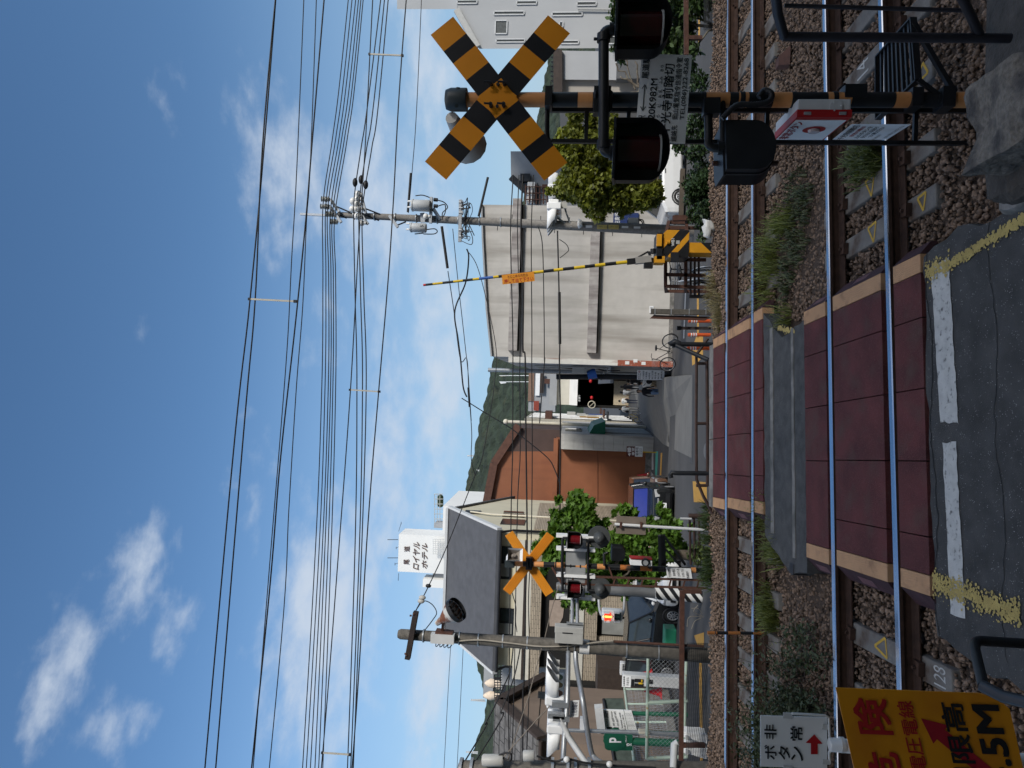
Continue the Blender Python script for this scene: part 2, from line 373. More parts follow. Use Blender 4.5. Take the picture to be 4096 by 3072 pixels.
for (s0, w0, lab) in ((4.86, .005, 'thin dark wavy crack along the near asphalt below the white dashes'), (5.575, .010, 'dark joint crack between the near asphalt and the red crossing')):
    b = MB()
    L_ = [(-1.2 + i*.06, s0 + .03*math.sin(i*.31) + rnd.uniform(-.012, .012)) for i in range(50)]
    for (a, c) in zip(L_, L_[1:]): b.face([tw(a[0], a[1] - w0*rnd.uniform(.2, 1), -.0125), tw(c[0], c[1] - w0*.6, -.0125), tw(c[0], c[1] + w0*.6, -.0125), tw(a[0], a[1] + w0*rnd.uniform(.2, 1), -.0125)])
    tag(b.build('asphalt_crack', mat('crack_dark', (.022, .022, .022), 1.0)), lab, 'crack', 'cracks in the asphalt')
# concrete edge strips between the tracks
for s0, w, lab, t0, t1 in ((8.16, .07, 'pale concrete edging strip between the tracks, the one nearer the camera', -1.0, 1.62), (8.79, .095, 'pale concrete edging strip between the tracks, the one nearer the far rails', -.8, 1.75)):
    b = MB(); b.prism([tw(t, s, -.004) for t, s in ragged([(t0, s0), (t0, s0 + w), (t1, s0 + w), (t1, s0)], .006, .09)], (0, 0, -.1))
    tag(b.build('edging_strip', m_kerbc), lab, 'kerb', 'concrete edging strips')
# far kerb, broken into two lengths
for t0, t1, lab in ((-.66, .40, 'low concrete kerb block behind the far red panels, below the pipe railing'), (.42, 1.95, 'long low concrete kerb block behind the far red panels, near the barrier')):
    b = MB(); b.prism([tw(t, s, -.01) for t, s in ragged([(t0, 11.335), (t0, 11.56), (t1, 11.56), (t1, 11.335)], .006, .1)], (0, 0, -.4))
    tag(b.build('kerb_block', m_kerbc), lab, 'kerb', 'concrete kerbs')
# rails
RT0, RT1 = -9.0, 14.0
prof = [(-.0635, -.153), (.0635, -.153), (.0635, -.142), (.02, -.128), (.008, -.115), (.008, -.048), (.0325, -.038), (.0325, -.008), (.025, 0), (-.025, 0), (-.0325, -.008), (-.0325, -.038), (-.008, -.048), (-.008, -.115), (-.02, -.128), (-.0635, -.142)]
for key, lab in (('far_outer', 'outer rail of the far track, furthest from the camera'), ('far_inner', 'inner rail of the far track, beside the grassy strip'), ('near_outer', 'bright rail of the near track next to the strip between the tracks'), ('near_inner', 'nearest rail, in front beside the asphalt and white dashes')):
    s0 = RS[key]; b = MB(); n = len(prof)
    # slope of this rail relative to the mean direction, as measured
    k = {'far_outer': -.0065, 'far_inner': -.006, 'near_outer': .003, 'near_inner': .006}[key]
    for t in (RT0, RT1):
        for (o, z) in prof: b.v.append(tuple(tw(t, s0 + o + k*t, z)))
    for i in range(n):
        j = (i + 1) % n; top = i in (7, 8, 9)
        b.f.append((i, j, n + j, n + i)); b.m.append(1 if top else 0); b.s.append(False)
    tag(b.build('rail', [m_railside, m_railtop]), lab, 'rail', 'railway rails')
# sleepers with clips
def sleeper(t, s0, lab, marks=None):
    o = thing('sleeper', lab, 'sleeper', tw(t, s0, -.30), 'concrete sleepers under the rails')
    b = MB(); hw = .115
    top = [tw(t - hw*.86, s0 - 1.0, -.16), tw(t + hw*.86, s0 - 1.0, -.16), tw(t + hw*.86, s0 + 1.0, -.16), tw(t - hw*.86, s0 + 1.0, -.16)]
    bot = [tw(t - hw, s0 - 1.03, -.34), tw(t + hw, s0 - 1.03, -.34), tw(t + hw, s0 + 1.03, -.34), tw(t - hw, s0 + 1.03, -.34)]
    b.add(top + bot, [(0, 1, 2, 3), (4, 5, 1, 0), (5, 6, 2, 1), (6, 7, 3, 2), (7, 4, 0, 3)])
    b.build('sleeper_body', m_sleeper, o, bevel=.012)
    for so in (-.62, -.51, .50, .62):
        b = MB(); c = tw(t, s0 + so, -.135); b.box(c, (.11, .10, .05)); b.tube([c, c + Vector((0, 0, .05))], .016, 6); b.build('rail_clip', m_railside, o)
    if marks: marks(o, t, s0)
    return o
def tri(o, t, s0, off=.28, w=.15, rot=0):
    b = MB(); P3 = [(-.5, -.55), (.5, -.55), (0, .62)]; c = math.cos(rot); s_ = math.sin(rot)
    for i in range(3):
        a, d = P3[i], P3[(i + 1) % 3]; A = (a[0]*c - a[1]*s_, a[0]*s_ + a[1]*c); D = (d[0]*c - d[1]*s_, d[0]*s_ + d[1]*c)
        p0 = tw(t + A[0]*w, s0 + off + A[1]*w, -.157); p1 = tw(t + D[0]*w, s0 + off + D[1]*w, -.157); nr = (p1 - p0).cross(Vector((0, 0, 1))).normalized()*.012
        b.face([p0 - nr, p1 - nr, p1 + nr, p0 + nr])
    b.build('paint_mark', mat('mark_yellow', (.52, .33, .05), .85, var=.2, ns=40), o)
def scrawl(o, t, s0, off=-.86, body='B', col='road_white', sz=.15):
    b = MB(); b.text(body, tw(t - .07, s0 + off + sz/2, -.156), tw(t + .08, s0 + off + sz/2, -.156), tw(t - .07, s0 + off - sz/2, -.156)); b.build('paint_mark', m_white if col == 'road_white' else MT['mark_yellow'], o)
NS, FS = 6.69, 10.095
near = [(-1.56, lambda o, t, s: (tri(o, t, s, .0, .17, .15), scrawl(o, t, s, -.86, '128')), 'near sleeper left of the red panels with a yellow triangle and white scrawl'), (-2.12, None, 'near sleeper half hidden by the yellow height limit sign'), (2.26, lambda o, t, s: (tri(o, t, s, -.02, .15, 1.7), tri(o, t, s, -.82, .12, 1.7)), 'near sleeper right of the red panels with two yellow triangles, closest to them'),
        (2.73, lambda o, t, s: tri(o, t, s, .0, .17, 1.7), 'near sleeper with one yellow triangle, second right of the panels'), (3.36, lambda o, t, s: tri(o, t, s, -.85, .14, .5), 'near sleeper behind the ladder with a yellow mark on its near end'), (3.98, lambda o, t, s: scrawl(o, t, s, .1, '14', sz=.22), 'near sleeper with white chalked numerals beyond the footplate'), (4.5, None, 'plain near sleeper beyond the footplate, left of the dark railing'), (5.05, None, 'plain near sleeper at the right edge behind the dark railing')]
for t, mk, lab in near: sleeper(t, NS, lab, mk)
far = [(2.47, 'far sleeper just right of the far red panels'), (3.08, 'far sleeper below the barrier box'), (3.78, 'far sleeper below the white plastic bag'), (4.42, 'far sleeper left of the lower black lamp'), (5.1, 'far sleeper behind the lower black lamp'), (5.62, 'far sleeper just left of the striped mast'), (6.09, 'far sleeper just right of the striped mast'), (6.7, 'far sleeper right of the mast, second one'), (7.3, 'far sleeper near the right picture edge, below shrubs'), (7.9, 'last far sleeper at the right edge'),
       (-1.12, 'far sleeper just left of the far red panels'), (-1.66, 'far sleeper in front of the far crossing mast'), (-2.2, 'far sleeper left of the far mast, under a tall weed'), (-2.69, 'far sleeper behind the dark weed bush'), (-3.2, 'far sleeper behind the left flank of the weed bush'), (-3.74, 'far sleeper with orange stain above the white button sign')]
for t, lab in far: sleeper(t, FS, lab)
# rubber crossing panels (one object each), tan edge strips and end ramps
def panel(t0, t1, s0, s1, lab):
    b = MB(); b.prism([tw(t, s, -.004) for t, s in ((t0, s0), (t0, s1), (t1, s1), (t1, s0))], (0, 0, -.15))
    return tag(b.build('crossing_mat', m_panel, bevel=.006), lab, 'crossing mat', 'red rubber crossing mats')
g = .005
nb = [-.77, -.48, .10, .67, 1.235, 1.60]
rows_ = [(5.655, 6.05, 'in the row nearest the asphalt', 'near', nb), (6.25, 7.165, 'between the two near rails', 'near', nb), (7.335, 7.86, 'in the row beyond the near rails', 'near', [-.79, .09, .66, 1.23, 1.59]),
         (9.135, 9.45, 'in the row before the far rails', 'far', [-.44, -.11, .47, 1.02, 1.92]), (9.62, 10.575, 'between the two far rails', 'far', [-.46, -.13, .45, 1.0, 1.45, 1.88]), (10.75, 11.32, 'in the last row before the kerb', 'far', [-.5, -.14, .42, .97, 1.42, 1.87])]
ordn = ['first', 'second', 'third', 'fourth', 'fifth', 'sixth']
for s0, s1, where, side, br in rows_:
    for i in range(len(br) - 1):
        panel(br[i] + g, br[i + 1] - g, s0, s1, '%s red rubber mat from the left, %s' % (ordn[i], where))
    for t0, t1, ramp, w in ((br[0] - .155, br[0], br[0] - .28, 'left'), (br[-1], br[-1] + .155, br[-1] + .27, 'right')):
        b = MB(); nn = max(3, int((s1 - s0)/.02)); mm = 8
        b.prism([tw(t, s, -.003) for t, s in ((t0 + .003, s0), (t0 + .003, s1), (t1 - .003, s1), (t1 - .003, s0))], (0, 0, -.15))
        for i in range(nn):                       # moulded studs
            for j in range(mm):
                c = tw(t0 + (j + .5)*(t1 - t0)/mm, s0 + (i + .5)*(s1 - s0)/nn, -.003); e = .006
                b.add([c + Vector((-e, -e, 0)), c + Vector((e, -e, 0)), c + Vector((e, e, 0)), c + Vector((-e, e, 0)), c + Vector((0, 0, .004))], [(0, 1, 4), (1, 2, 4), (2, 3, 4), (3, 0, 4)])
        tag(b.build('tan_edge_strip', m_tan), 'tan studded strip, %s end, %s' % (w, where), 'edge strip', 'tan crossing edge strips')
        te = t0 if w == 'left' else t1
        b = MB(); b.add([tw(te, s0, -.004), tw(te, s1, -.004), tw(ramp, s1 - .03, -.11), tw(ramp, s0 + .03, -.11), tw(te, s0, -.16), tw(te, s1, -.16), tw(ramp, s1 - .03, -.16), tw(ramp, s0 + .03, -.16)], [(0, 1, 2, 3), (4, 7, 6, 5), (3, 2, 6, 7), (0, 3, 7, 4), (1, 5, 6, 2)])
        c = lerp(tw((te + ramp)/2, (s0 + s1)/2, -.053), tw(te, (s0 + s1)/2, -.004), 0)
        o = tag(b.build('end_ramp', m_ramp), 'dark red sloping ramp, %s end, %s' % (w, where), 'ramp', 'crossing panel ramps')
        if s1 - s0 > .5:
            b = MB(); dt = (ramp - te)
            b.face([tw(te + dt*.35, (s0 + s1)/2 - .13, -.037), tw(te + dt*.35, (s0 + s1)/2 + .13, -.037), tw(te + dt*.85, (s0 + s1)/2 + .13, -.090), tw(te + dt*.85, (s0 + s1)/2 - .13, -.090)])
            b.build('ramp_plate', mat('ramp_plate', (.16, .07, .075), .5, var=.3, ns=30), o)
# ballast: individual stones gathered into one mass
def ico():
    p = (1 + 5**.5)/2
    v = np.array([(-1, p, 0), (1, p, 0), (-1, -p, 0), (1, -p, 0), (0, -1, p), (0, 1, p), (0, -1, -p), (0, 1, -p), (p, 0, -1), (p, 0, 1), (-p, 0, -1), (-p, 0, 1)], float)
    f = np.array([(0, 11, 5), (0, 5, 1), (0, 1, 7), (0, 7, 10), (0, 10, 11), (1, 5, 9), (5, 11, 4), (11, 10, 2), (10, 7, 6), (7, 1, 8), (3, 9, 4), (3, 4, 2), (3, 2, 6), (3, 6, 8), (3, 8, 9), (4, 9, 5), (2, 4, 11), (6, 2, 10), (8, 6, 7), (9, 8, 1)])
    return v/np.linalg.norm(v[0]), f
def np_mesh(name, V, F, m):
    me = bpy.data.meshes.new(name); n = len(V); k = F.shape[1]
    me.vertices.add(n); me.vertices.foreach_set('co', V.astype(np.float32).ravel())
    me.loops.add(F.size); me.loops.foreach_set('vertex_index', F.astype(np.int32).ravel())
    me.polygons.add(len(F)); me.polygons.foreach_set('loop_start', np.arange(0, F.size, k, dtype=np.int32)); me.polygons.foreach_set('loop_total', np.full(len(F), k, np.int32))
    me.update(calc_edges=True); me.materials.append(m)
    o = bpy.data.objects.new(name, me); COL.objects.link(o); return o
UP = np.array(UPR)
def in_view(P, mg=90):
    c = (P - np.array([0, 0, EYE])) @ UP; z = -c[:, 2]
    u = 1536 + FOC*c[:, 0]/z; v = 2048 - FOC*c[:, 1]/z
    return (u > -mg) & (u < 3072 + mg) & (v > -mg) & (v < 4096 + mg) & (z > .5)
RG = np.random.default_rng(5)
def stones(n, name, m, rmin, rmax, lab):
    t = RG.uniform(-8.5, 10.5, n); s = RG.uniform(4.0, 12.6, n)
    keep = ~((t > -1.0) & (t < 1.84) & (s > 5.62) & (s < 7.87)) & ~((t > -1.05) & (t < 1.62 + (s - 7.87)*.25) & (s >= 7.87) & (s < 9.13)) & ~((t > -.72) & (t < 2.13) & (s >= 9.13) & (s < 11.6)) & ~((t > -1.27) & (t < 1.76) & (s < 5.62))
    for c, lst in ((NS, [a[0] for a in near]), (FS, [a[0] for a in far])):
        for tt in lst: keep &= ~((abs(t - tt) < .115) & (abs(s - c) < 1.0))
    t, s = t[keep], s[keep]; n = len(t)
    y = (s + MR*t)/NR; x = (t - MR*s)/NR
    dz = np.full(n, -.20) + RG.uniform(-.025, .022, n)
    dz = np.where(s > 11.0, -.21 - (s - 11.0)*.09 + RG.uniform(-.03, .05, n) + .04*np.sin(t*2.1)*np.sin(s*3 + t), dz)
    dz = np.where((s > 7.6) & (s < 9.2), dz - .02 + .025*np.sin(t*1.7), dz)
    dz = np.where(s < 5.6, dz - .0 + .02*np.sin(t*3), dz)
    C_ = np.stack([x, y, PA + PB*y + dz], 1)
    ok = in_view(C_, 420); C_ = C_[ok]; n = len(C_); s = s[ok]
    V0, F0 = ico(); r = RG.uniform(rmin, rmax, n)*np.where(RG.random(n) < .12, 1.35, 1.0)
    sc = RG.uniform(.62, 1.25, (n, 1, 3))*r[:, None, None]; jit = 1 + RG.uniform(-.30, .30, (n, 12, 1))
    V = V0[None]*jit*sc
    a = RG.uniform(0, 6.283, (3, n)); 
    for ax in range(3):
        c, s_ = np.cos(a[ax])[:, None], np.sin(a[ax])[:, None]; i, j = [(1, 2), (0, 2), (0, 1)][ax]
        vi, vj = V[:, :, i].copy(), V[:, :, j].copy(); V[:, :, i] = vi*c - vj*s_; V[:, :, j] = vi*s_ + vj*c
    V += C_[:, None, :]
    F = (F0[None] + (np.arange(n)*12)[:, None, None]).reshape(-1, 3)
    return tag(np_mesh(name, V.reshape(-1, 3), F, m), lab, 'ballast', kind='stuff')
m_stone = mat('ballast_stone', (.19, .132, .095), .88, var=.2, ns=25, isl=.55)
BALLAST = stones(165000, 'ballast', m_stone, .014, .024, 'brown crushed stone ballast around sleepers and rails')
# ================================================================ BUILDINGS AND HILLS
m_wbuild = mat('pale_render', (.48, .46, .425), .85, var=.06, ns=2.5, stain=(.28, .26, .23), st=(.47, .74), ss=1.8, streak=True, bump=.1)
m_band = mat('stained_band', (.38, .355, .335), .9, var=.15, ns=5, stain=(.17, .145, .14), st=(.42, .7), ss=3.5, streak=True)
m_whitewall = mat('white_wall', (.72, .71, .68), .8, var=.04, ns=.6, stain=(.50, .49, .47), st=(.55, .85), ss=.35, streak=True)
m_hotel = mat('hotel_white', (.80, .79, .76), .75, var=.03, ns=.2)
m_tallw = mat('tall_building_wall', (.40, .41, .415), .85, var=.05, ns=.5, stain=(.38, .39, .40), st=(.5, .8), ss=.6, streak=True)
m_greyw = mat('grey_wall', (.33, .34, .35), .85, var=.08, ns=1)
m_corr = mat('orange_corrugated', (.26, .094, .042), .6, var=.10, ns=1.1, bump=.55, wave=('X', 4.6), stain=(.20, .07, .035), st=(.52, .82), ss=1.6, streak=True)
m_corrb = mat('brown_corrugated', (.075, .047, .040), .7, var=.12, ns=1.5, bump=.5, wave=('X', 4.6))
m_tile = mat('beige_tile', (.43, .36, .27), .7, var=.10, ns=2, brick=(.42, .085, .010, .22), bump=.25)
m_creamw = mat('cream_wall', (.56, .52, .39), .8, var=.05, ns=1, stain=(.48, .44, .34), st=(.55, .8), ss=1.2, streak=True)
m_creamb = mat('cream_band', (.58, .555, .475), .75, var=.04, ns=2, stain=(.48, .44, .38), st=(.6, .8), ss=2, streak=True)
m_roofg = mat('grey_roof', (.085, .088, .096), .6, var=.14, ns=2.5, bump=.5, wave=('Z', 7.5))
m_slate = mat('slate_roof', (.15, .145, .14), .8, var=.30, ns=6, brick=(.5, .22, .02, .25), bump=.5, stain=(.08, .075, .07), st=(.5, .7))
m_brownw = mat('brown_wall', (.20, .150, .115), .85, var=.07, ns=1.2, stain=(.13, .10, .08), st=(.52, .8), ss=1, streak=True)
m_dbrown = mat('dark_fascia', (.045, .032, .026), .7, var=.2)
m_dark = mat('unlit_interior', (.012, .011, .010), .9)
m_curtain = mat('curtain_grey', (.24, .245, .23), .9, var=.15, ns=2, wave=('X', 6))
m_stairs = mat('lattice_white', (.62, .62, .60), .6)
def splay(b, pts, th):                 # a block whose side walls run along the line of sight of the street
    n = len(pts); bk = [Vector((p.x*(p.y + th)/p.y, p.y + th, p.z)) for p in pts]
    b.add(pts, [tuple(range(n))]); b.add(bk, [tuple(range(n))[::-1]]); b.add(pts + bk, [(i, i + n, (i + 1) % n + n, (i + 1) % n) for i in range(n)]); return b
def zq(z, x, y, d): return q(z, x, y, d).z
def xq(z, x, y, d): return q(z, x, y, d).x
# ---- white building on the corner
d = 31.0; xl, xr = xq('Z3', 1600, 962, d), xq('Z3', 1400, 160, d); zb = gz(d) - .4
o = thing('white_building', 'pale windowless corner building with two stained horizontal bands behind the raised barrier arm', 'building', (xl, d, zb))
b = MB(); zt = [zq('Z3', 1000, 968, d), zq('Z3', 975, 700, d), zq('Z3', 955, 330, d), zq('Z3', 950, 148, d)]
xt = [xl, xq('Z3', 975, 700, d), xq('Z3', 955, 330, d), xr]
b.prism([(xl, d, zb)] + [(x, d, z) for x, z in zip(xt, zt)] + [(xr, d, zb)], (0, 16, 0)); b.build('wall', m_wbuild, o)
for (a, c) in ((1097, 1143), (1505, 1552)):
    z1, z0 = zq('Z3', a, 550, d), zq('Z3', c, 550, d)
    b = MB(); b.bx((xl + .28, d - .30, z0), (xr + .22, d + .3, z1)); b.build('band', m_band, o)
    b = MB(); b.bx((xl + .28, d - .10, z0 - .06), (xr, d - .003, z0 - .003)); b.build('band_shadow', m_dark, o)  # dark strip puts the band's shadow on the wall as colour
b = MB(); b.bx((xl, d - .06, zb), (xr, d - .003, zq('A3', 1395, 500, d))); b.build('plinth', m_kerbc, o)
b = MB()
for i in range(3): b.bar((xt[i], d - .06, zt[i] + .03), (xt[i + 1], d - .06, zt[i + 1] + .03), .16, .07)
b.build('eave_trim', m_greyw, o)
b = MB(); p = q('A2', 750, 650, d - .05); b.box(p, (.55, .04, 1.1)); s_ = b.build('wall_sign', mat('sign_navy', (.012, .03, .12), .5), o)
b = MB(); e = .26; b.text('駐車場', (p.x - e, p.y - .035, p.z + .5), (p.x + e, p.y - .035, p.z + .5), (p.x - e, p.y - .035, p.z + .25)); b.bx((p.x - .22, p.y - .03, p.z - .5), (p.x + .05, p.y - .024, p.z - .1)); b.build('lettering', K['white'], s_)
b = MB(); p = q('A3', 1127, 582, d - .03); b.box(p, (.30, .02, .17)); s_ = b.build('house_plate', K['white'], o)
b = MB(); b.text('土堂', p + Vector((-.11, -.014, .055)), p + Vector((.11, -.014, .055)), p + Vector((-.11, -.014, -.055))); b.build('lettering', K['ink'], s_)
# rusty corner column
xa, xb = xq('Z5', 1400, 104, 30.6), xq('Z5', 1400, 66, 30.6); z0, z1, zm = gz(30.6), zq('Z5', 740, 70, 30.6), zq('Z5', 1480, 80, 30.6)
b = MB(); b.bx((xa, 30.45, zm), (xb, 30.85, z1), 0); b.bx((xa, 30.45, z0), (xb, 30.85, zm), 1)
for k in range(3): b.bx((xa + .06 + .1*(k % 2), 30.44, zm - .35*k - .5), (xa + .2 + .1*(k % 2), 30.449, zm - .35*k - .32), 2)
tag(b.build('rusty_column', [mat('rust_streaked_white', (.66, .64, .58), .8, var=.06, stain=(.22, .065, .03), st=(.50, .58), ss=2.2, streak=True), mat('red_oxide', (.30, .085, .05), .85, var=.2, ns=6, stain=(.50, .40, .34), st=(.60, .68), ss=7), K['wpaint']], loc=(xa, 30.6, z0)), 'tall rust streaked white column with red lower end at the street corner', 'column')
# ---- shops along the right side of the lane
o = thing('shop_house', 'grey cluttered shop front with pipes along the right side of the lane', 'building', (xa, 34, gz(34)))
b = MB(); b.bx((xa + .02, 31.2, gz(40) - .3), (xa + 3, 47, zq('Z5', 850, 110, 38))); b.build('wall', m_greyw, o)
b = MB(); b.bx((xa - .75, 33, .9), (xa + .0, 46, 1.05)); b.build('canopy', m_greyw, o)
for k in range(7):
    y = 32 + k*1.6; z = 2.6 - .3*(k % 3)
    b = MB(); b.bx((xa - .34, y, z - .3), (xa + .0, y + .7, z + .25)); b.build('air_conditioner', K['grey'], o)
for k in range(4):
    b = MB(); y = 31.8 + k*2.9; b.tube([(xa - .08, y, 4.6), (xa - .08, y, 1.3), (xa - .3, y + .7, 1.2), (xa - .3, y + .7, -1.2)], .05, 6); b.build('pipe', K['grey'], o)
pts = curve([q('A4', 230, 260, 32), q('A4', 600, 300, 33), q('A4', 900, 285, 32), q('A4', 1060, 330, 33), q('A4', 1320, 330, 32)], 6)
b = MB(); b.tube(pts, .03, 5); b.build('cable', K['cable'], o)
b = MB(); c = q('A4', 862, 375, 32.4); b.tube([c + Vector((-.1, 0, .16)), c + Vector((.02, 0, -.22))], [.2, .26], 12); tag(b.build('blue_tub', K['blue'], loc=c), 'blue plastic tub propped among pipes on the lane shop front', 'tub')
c0, c1 = q('A4', 300, 432, 32.6), q('A4', 1640, 432, 32.6)
b = MB(); b.tube([(c1.x, 32.6, gz(32.6)), c1, c0], [.15, .14, .12], 10)
for f in (.1, .3, .45, .6): p = lerp(c1, c0, f); b.tube([p, p + Vector((0, 0, .05))], .16, 10)
tag(b.build('dark_utility_pole', K['dark'], loc=(c1.x, 32.6, gz(32.6))), 'thick dark utility pole standing at the mouth of the lane', 'pole')
c0, c1 = q('Z5', 600, 135, 36), q('Z5', 1050, 148, 36)
b = MB(); b.tube([(c1.x, 36, gz(36)), c1, c0], .11, 8); tag(b.build('steel_pole', K['galv'], loc=(c1.x, 36, gz(36))), 'light grey steel pole rising against the wooded hill above the lane', 'pole')
o = thing('construction_sign', 'white gas works notice board with many lines of text beside the lane pole', 'sign', q('A4', 2045, 400, 32.0))
tl, tr, bl = q('A4', 1602, 478, 32), q('A4', 1606, 320, 32), q('A4', 2040, 485, 32)
b = MB(); b.prism([tl, tr, tr + bl - tl, bl], (0, .03, 0)); s_ = b.build('board', K['white'], o)
def fr(tl, tr, bl, a0, a1, c0, c1, dz=-.006):          # sub-frame of a board: across a0..a1, down c0..c1
    r, d_ = Vector(tr) - Vector(tl), Vector(bl) - Vector(tl); off = Vector((0, dz, 0)); t = Vector(tl) + off
    return t + r*a0 + d_*c0, t + r*a1 + d_*c0, t + r*a0 + d_*c1
b = MB(); b.text('ガス工', *fr(tl, tr, bl, .06, .66, .03, .13), bold=.02)
for i, tx in enumerate(('ガス管取替', '工事期間', '時間帯', '施工区間', '発注者', '施工者', '連絡先')): b.text(tx, *fr(tl, tr, bl, .08, .92 - .1*(i % 3), .20 + i*.11, .26 + i*.11), bold=.01)
b.build('lettering', K['ink'], s_)
b = MB(); b.text('中', *fr(tl, tr, bl, .72, .92, .03, .13), bold=.02); b.build('red_lettering', K['red'], s_)
# ---- the covered arcade at the end of the lane
DA = 72.0; g_ = gz(DA)
xl2, xr2 = xq('A4', 1000, 900, DA), xq('A4', 1000, 465, DA)
o = thing('shopping_arcade', 'dark covered arcade entrance under a pale sloping awning at the end of the lane', 'arcade', ((xl2 + xr2)/2, DA, g_))
zf0, zf1, zc1 = zq('A4', 640, 700, DA), zq('A4', 525, 700, DA), zq('A4', 310, 700, DA)
b = MB()
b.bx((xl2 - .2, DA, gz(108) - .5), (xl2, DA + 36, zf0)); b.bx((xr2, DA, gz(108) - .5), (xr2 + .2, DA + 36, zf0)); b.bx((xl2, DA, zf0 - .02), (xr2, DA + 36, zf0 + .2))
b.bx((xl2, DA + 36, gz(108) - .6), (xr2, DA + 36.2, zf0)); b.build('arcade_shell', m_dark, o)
b = MB(); b.prism([(xl2, DA - 1.4, zf0), (xr2, DA - 1.4, zf0), (xr2, DA, zf1), (xl2, DA, zf1)], (0, .05, .08)); b.build('awning', m_whitewall, o)
b = MB(); b.bx((xl2, DA + .1, zf1), (xr2, DA + 1.2, zc1)); b.build('cream_front', m_creamb, o)
b = MB(); b.bx((xl2 - .1, DA - .3, zc1), (xr2 + .1, DA + 3, zq('A4', 195, 700, DA))); b.build('grey_roof_edge', m_greyw, o)
b = MB(); b.bx((xl2 + .1, DA + 2, gz(74)), (xr2 - .1, DA + 2.4, zq('A4', 1228, 700, DA + 2))); b.build('beige_gateway', mat('beige_stone', (.50, .42, .30), .8), o)
for (px, py) in ((855, 503), (872, 767)):
    b = MB(); b.ball(q('A4', px, py, DA - .3), .20, 8, 6, sq=(1, 1, .8)); b.build('paper_lantern', K['cone'], o)
b = MB(); c = q('A4', 872, 878, DA - .4); b.torus(c, (0, 1, 0), .36, .05, 16, 5); b.bar(c + Vector((-.22, 0, .22)), c + Vector((.22, 0, -.22)), .05, .05); b.build('round_sign', K['cream'], o)
b = MB(); tl = q('A4', 662, 830, DA - 1.5); b.text('本通り', q('A4', 655, 830, DA - 1.5), q('A4', 655, 725, DA - 1.5), q('A4', 690, 830, DA - 1.5)); b.build('lettering', K['white'], o)
# roofs stepping up behind the arcade
def block(name, lab, cat, z, x0, x1, y0, y1, d, th, m, **kw):
    """a block whose front spans the crop rectangle x0..x1 (height) by y0..y1 (width) at distance d"""
    ya = (y0 + y1)/2; b = MB(); xa, xb = xq(z, (x0 + x1)/2, y1, d), xq(z, (x0 + x1)/2, y0, d)
    zb = kw['zb'] if 'zb' in kw else zq(z, x1, ya, d)
    b.bx((xa, d, zb), (xb, d + th, zq(z, x0, ya, d)))
    return tag(b.build(name, m, loc=((xa + xb)/2, d, zb)), lab, cat, kw.get('group'))
o = thing('tiled_roof_house', 'brown roofed house with white and red rooftop panels above the arcade entrance', 'house', q('B8', 1100, 700, 84))
for n_, x0, x1, y0, y1, m_ in (('upper_wall', 665, 1100, 340, 990, m_greyw), ('fascia', 655, 745, 350, 830, mat('brown_board', (.22, .14, .10), .8)), ('white_panel', 770, 838, 368, 735, K['white']), ('red_panel', 750, 835, 822, 978, mat('red_panel', (.26, .05, .03), .7, var=.15)), ('dark_gutter', 842, 900, 370, 690, m_dbrown), ('rust_box', 910, 1000, 460, 540, K['rust'])):
    b = MB(); dd = 84 - .12*['upper_wall', 'fascia', 'white_panel', 'red_panel', 'dark_gutter', 'rust_box'].index(n_)
    b.bx((xq('B8', 850, y1, dd), dd, zq('B8', x1, 650, dd)), (xq('B8', 850, y0, dd), dd + (8 if n_ == 'upper_wall' else .1), zq('B8', x0, 650, dd))); b.build(n_, m_, o)
for (py, lab) in ((412, 'slim white flagpole with a furled cream flag above the arcade roofs'), (512, 'slim white flagpole with a white pennant above the arcade roofs')):
    o = thing('flagpole', lab, 'flagpole', q('B8', 690, py, 86)); a, c = q('B8', 690, py, 86), q('B8', 190, py, 86)
    b = MB(); b.tube([a, c], .04, 6); b.build('pole', K['white'], o)
    b = MB(); b.prism([c, q('B8', 215, py + (30 if py > 450 else 12), 86), q('B8', 300, py + (8 if py < 450 else 20), 86), q('B8', 300, py, 86)], (0, .03, 0)); b.build('flag', K['cream'] if py < 450 else K['white'], o)
# ---- left side of the lane: panel-fronted shop with green awning, then taller cream houses
xs = -3.02; D1 = 44.0
o = thing('panel_shop', 'narrow grey panelled shop with a white upper wall and grey shutter beside the orange building', 'shop', (xs - .7, D1, gz(D1)))
ztop = zq('A4', 370, 1390, D1)
b = MB(); b.bx((xs - .98, D1, gz(60) - .3), (xs, 60, ztop)); b.build('wall', mat('shop_white', (.44, .43, .41), .8, var=.1, stain=(.25, .24, .23), st=(.5, .7), streak=True), o)
b = MB()
for k in range(9): b.bx((xs - .98, D1 - .05, gz(D1) + k*.62), (xs, D1 - .002, gz(D1) + k*.62 + .605))
b.build('front_panels', mat('panel_grey', (.42, .42, .40), .8, var=.12, ns=2, stain=(.25, .24, .23), st=(.5, .75), streak=True), o)
b = MB(); b.bx((xs + .002, 46, gz(52)), (xs + .05, 54, 1.2)); b.build('shutter', mat('shutter_grey', (.24, .25, .25), .6, wave=('Z', 5), bump=.5), o)
b = MB(); b.bx((xs + .002, 46.5, 2.0), (xs + .04, 49.5, 3.1)); b.build('window', K['glass'], o)
pp = [(xs + .02, 1.55), (xs + .55, 1.28), (xs + .85, .55), (xs + .02, .55)]
b = MB(); b.prism([(x, 44.8, z) for x, z in pp], (0, 5.2, 0)); tag(b.build('green_awning', K['green'], loc=(xs, 45, .5)), 'dark green boxy awning sticking out over the grey shutter in the lane', 'awning')
o = thing('cream_house', 'cream house with white downpipes and roof clutter on the left side of the lane', 'house', (xs, 60, gz(60)))
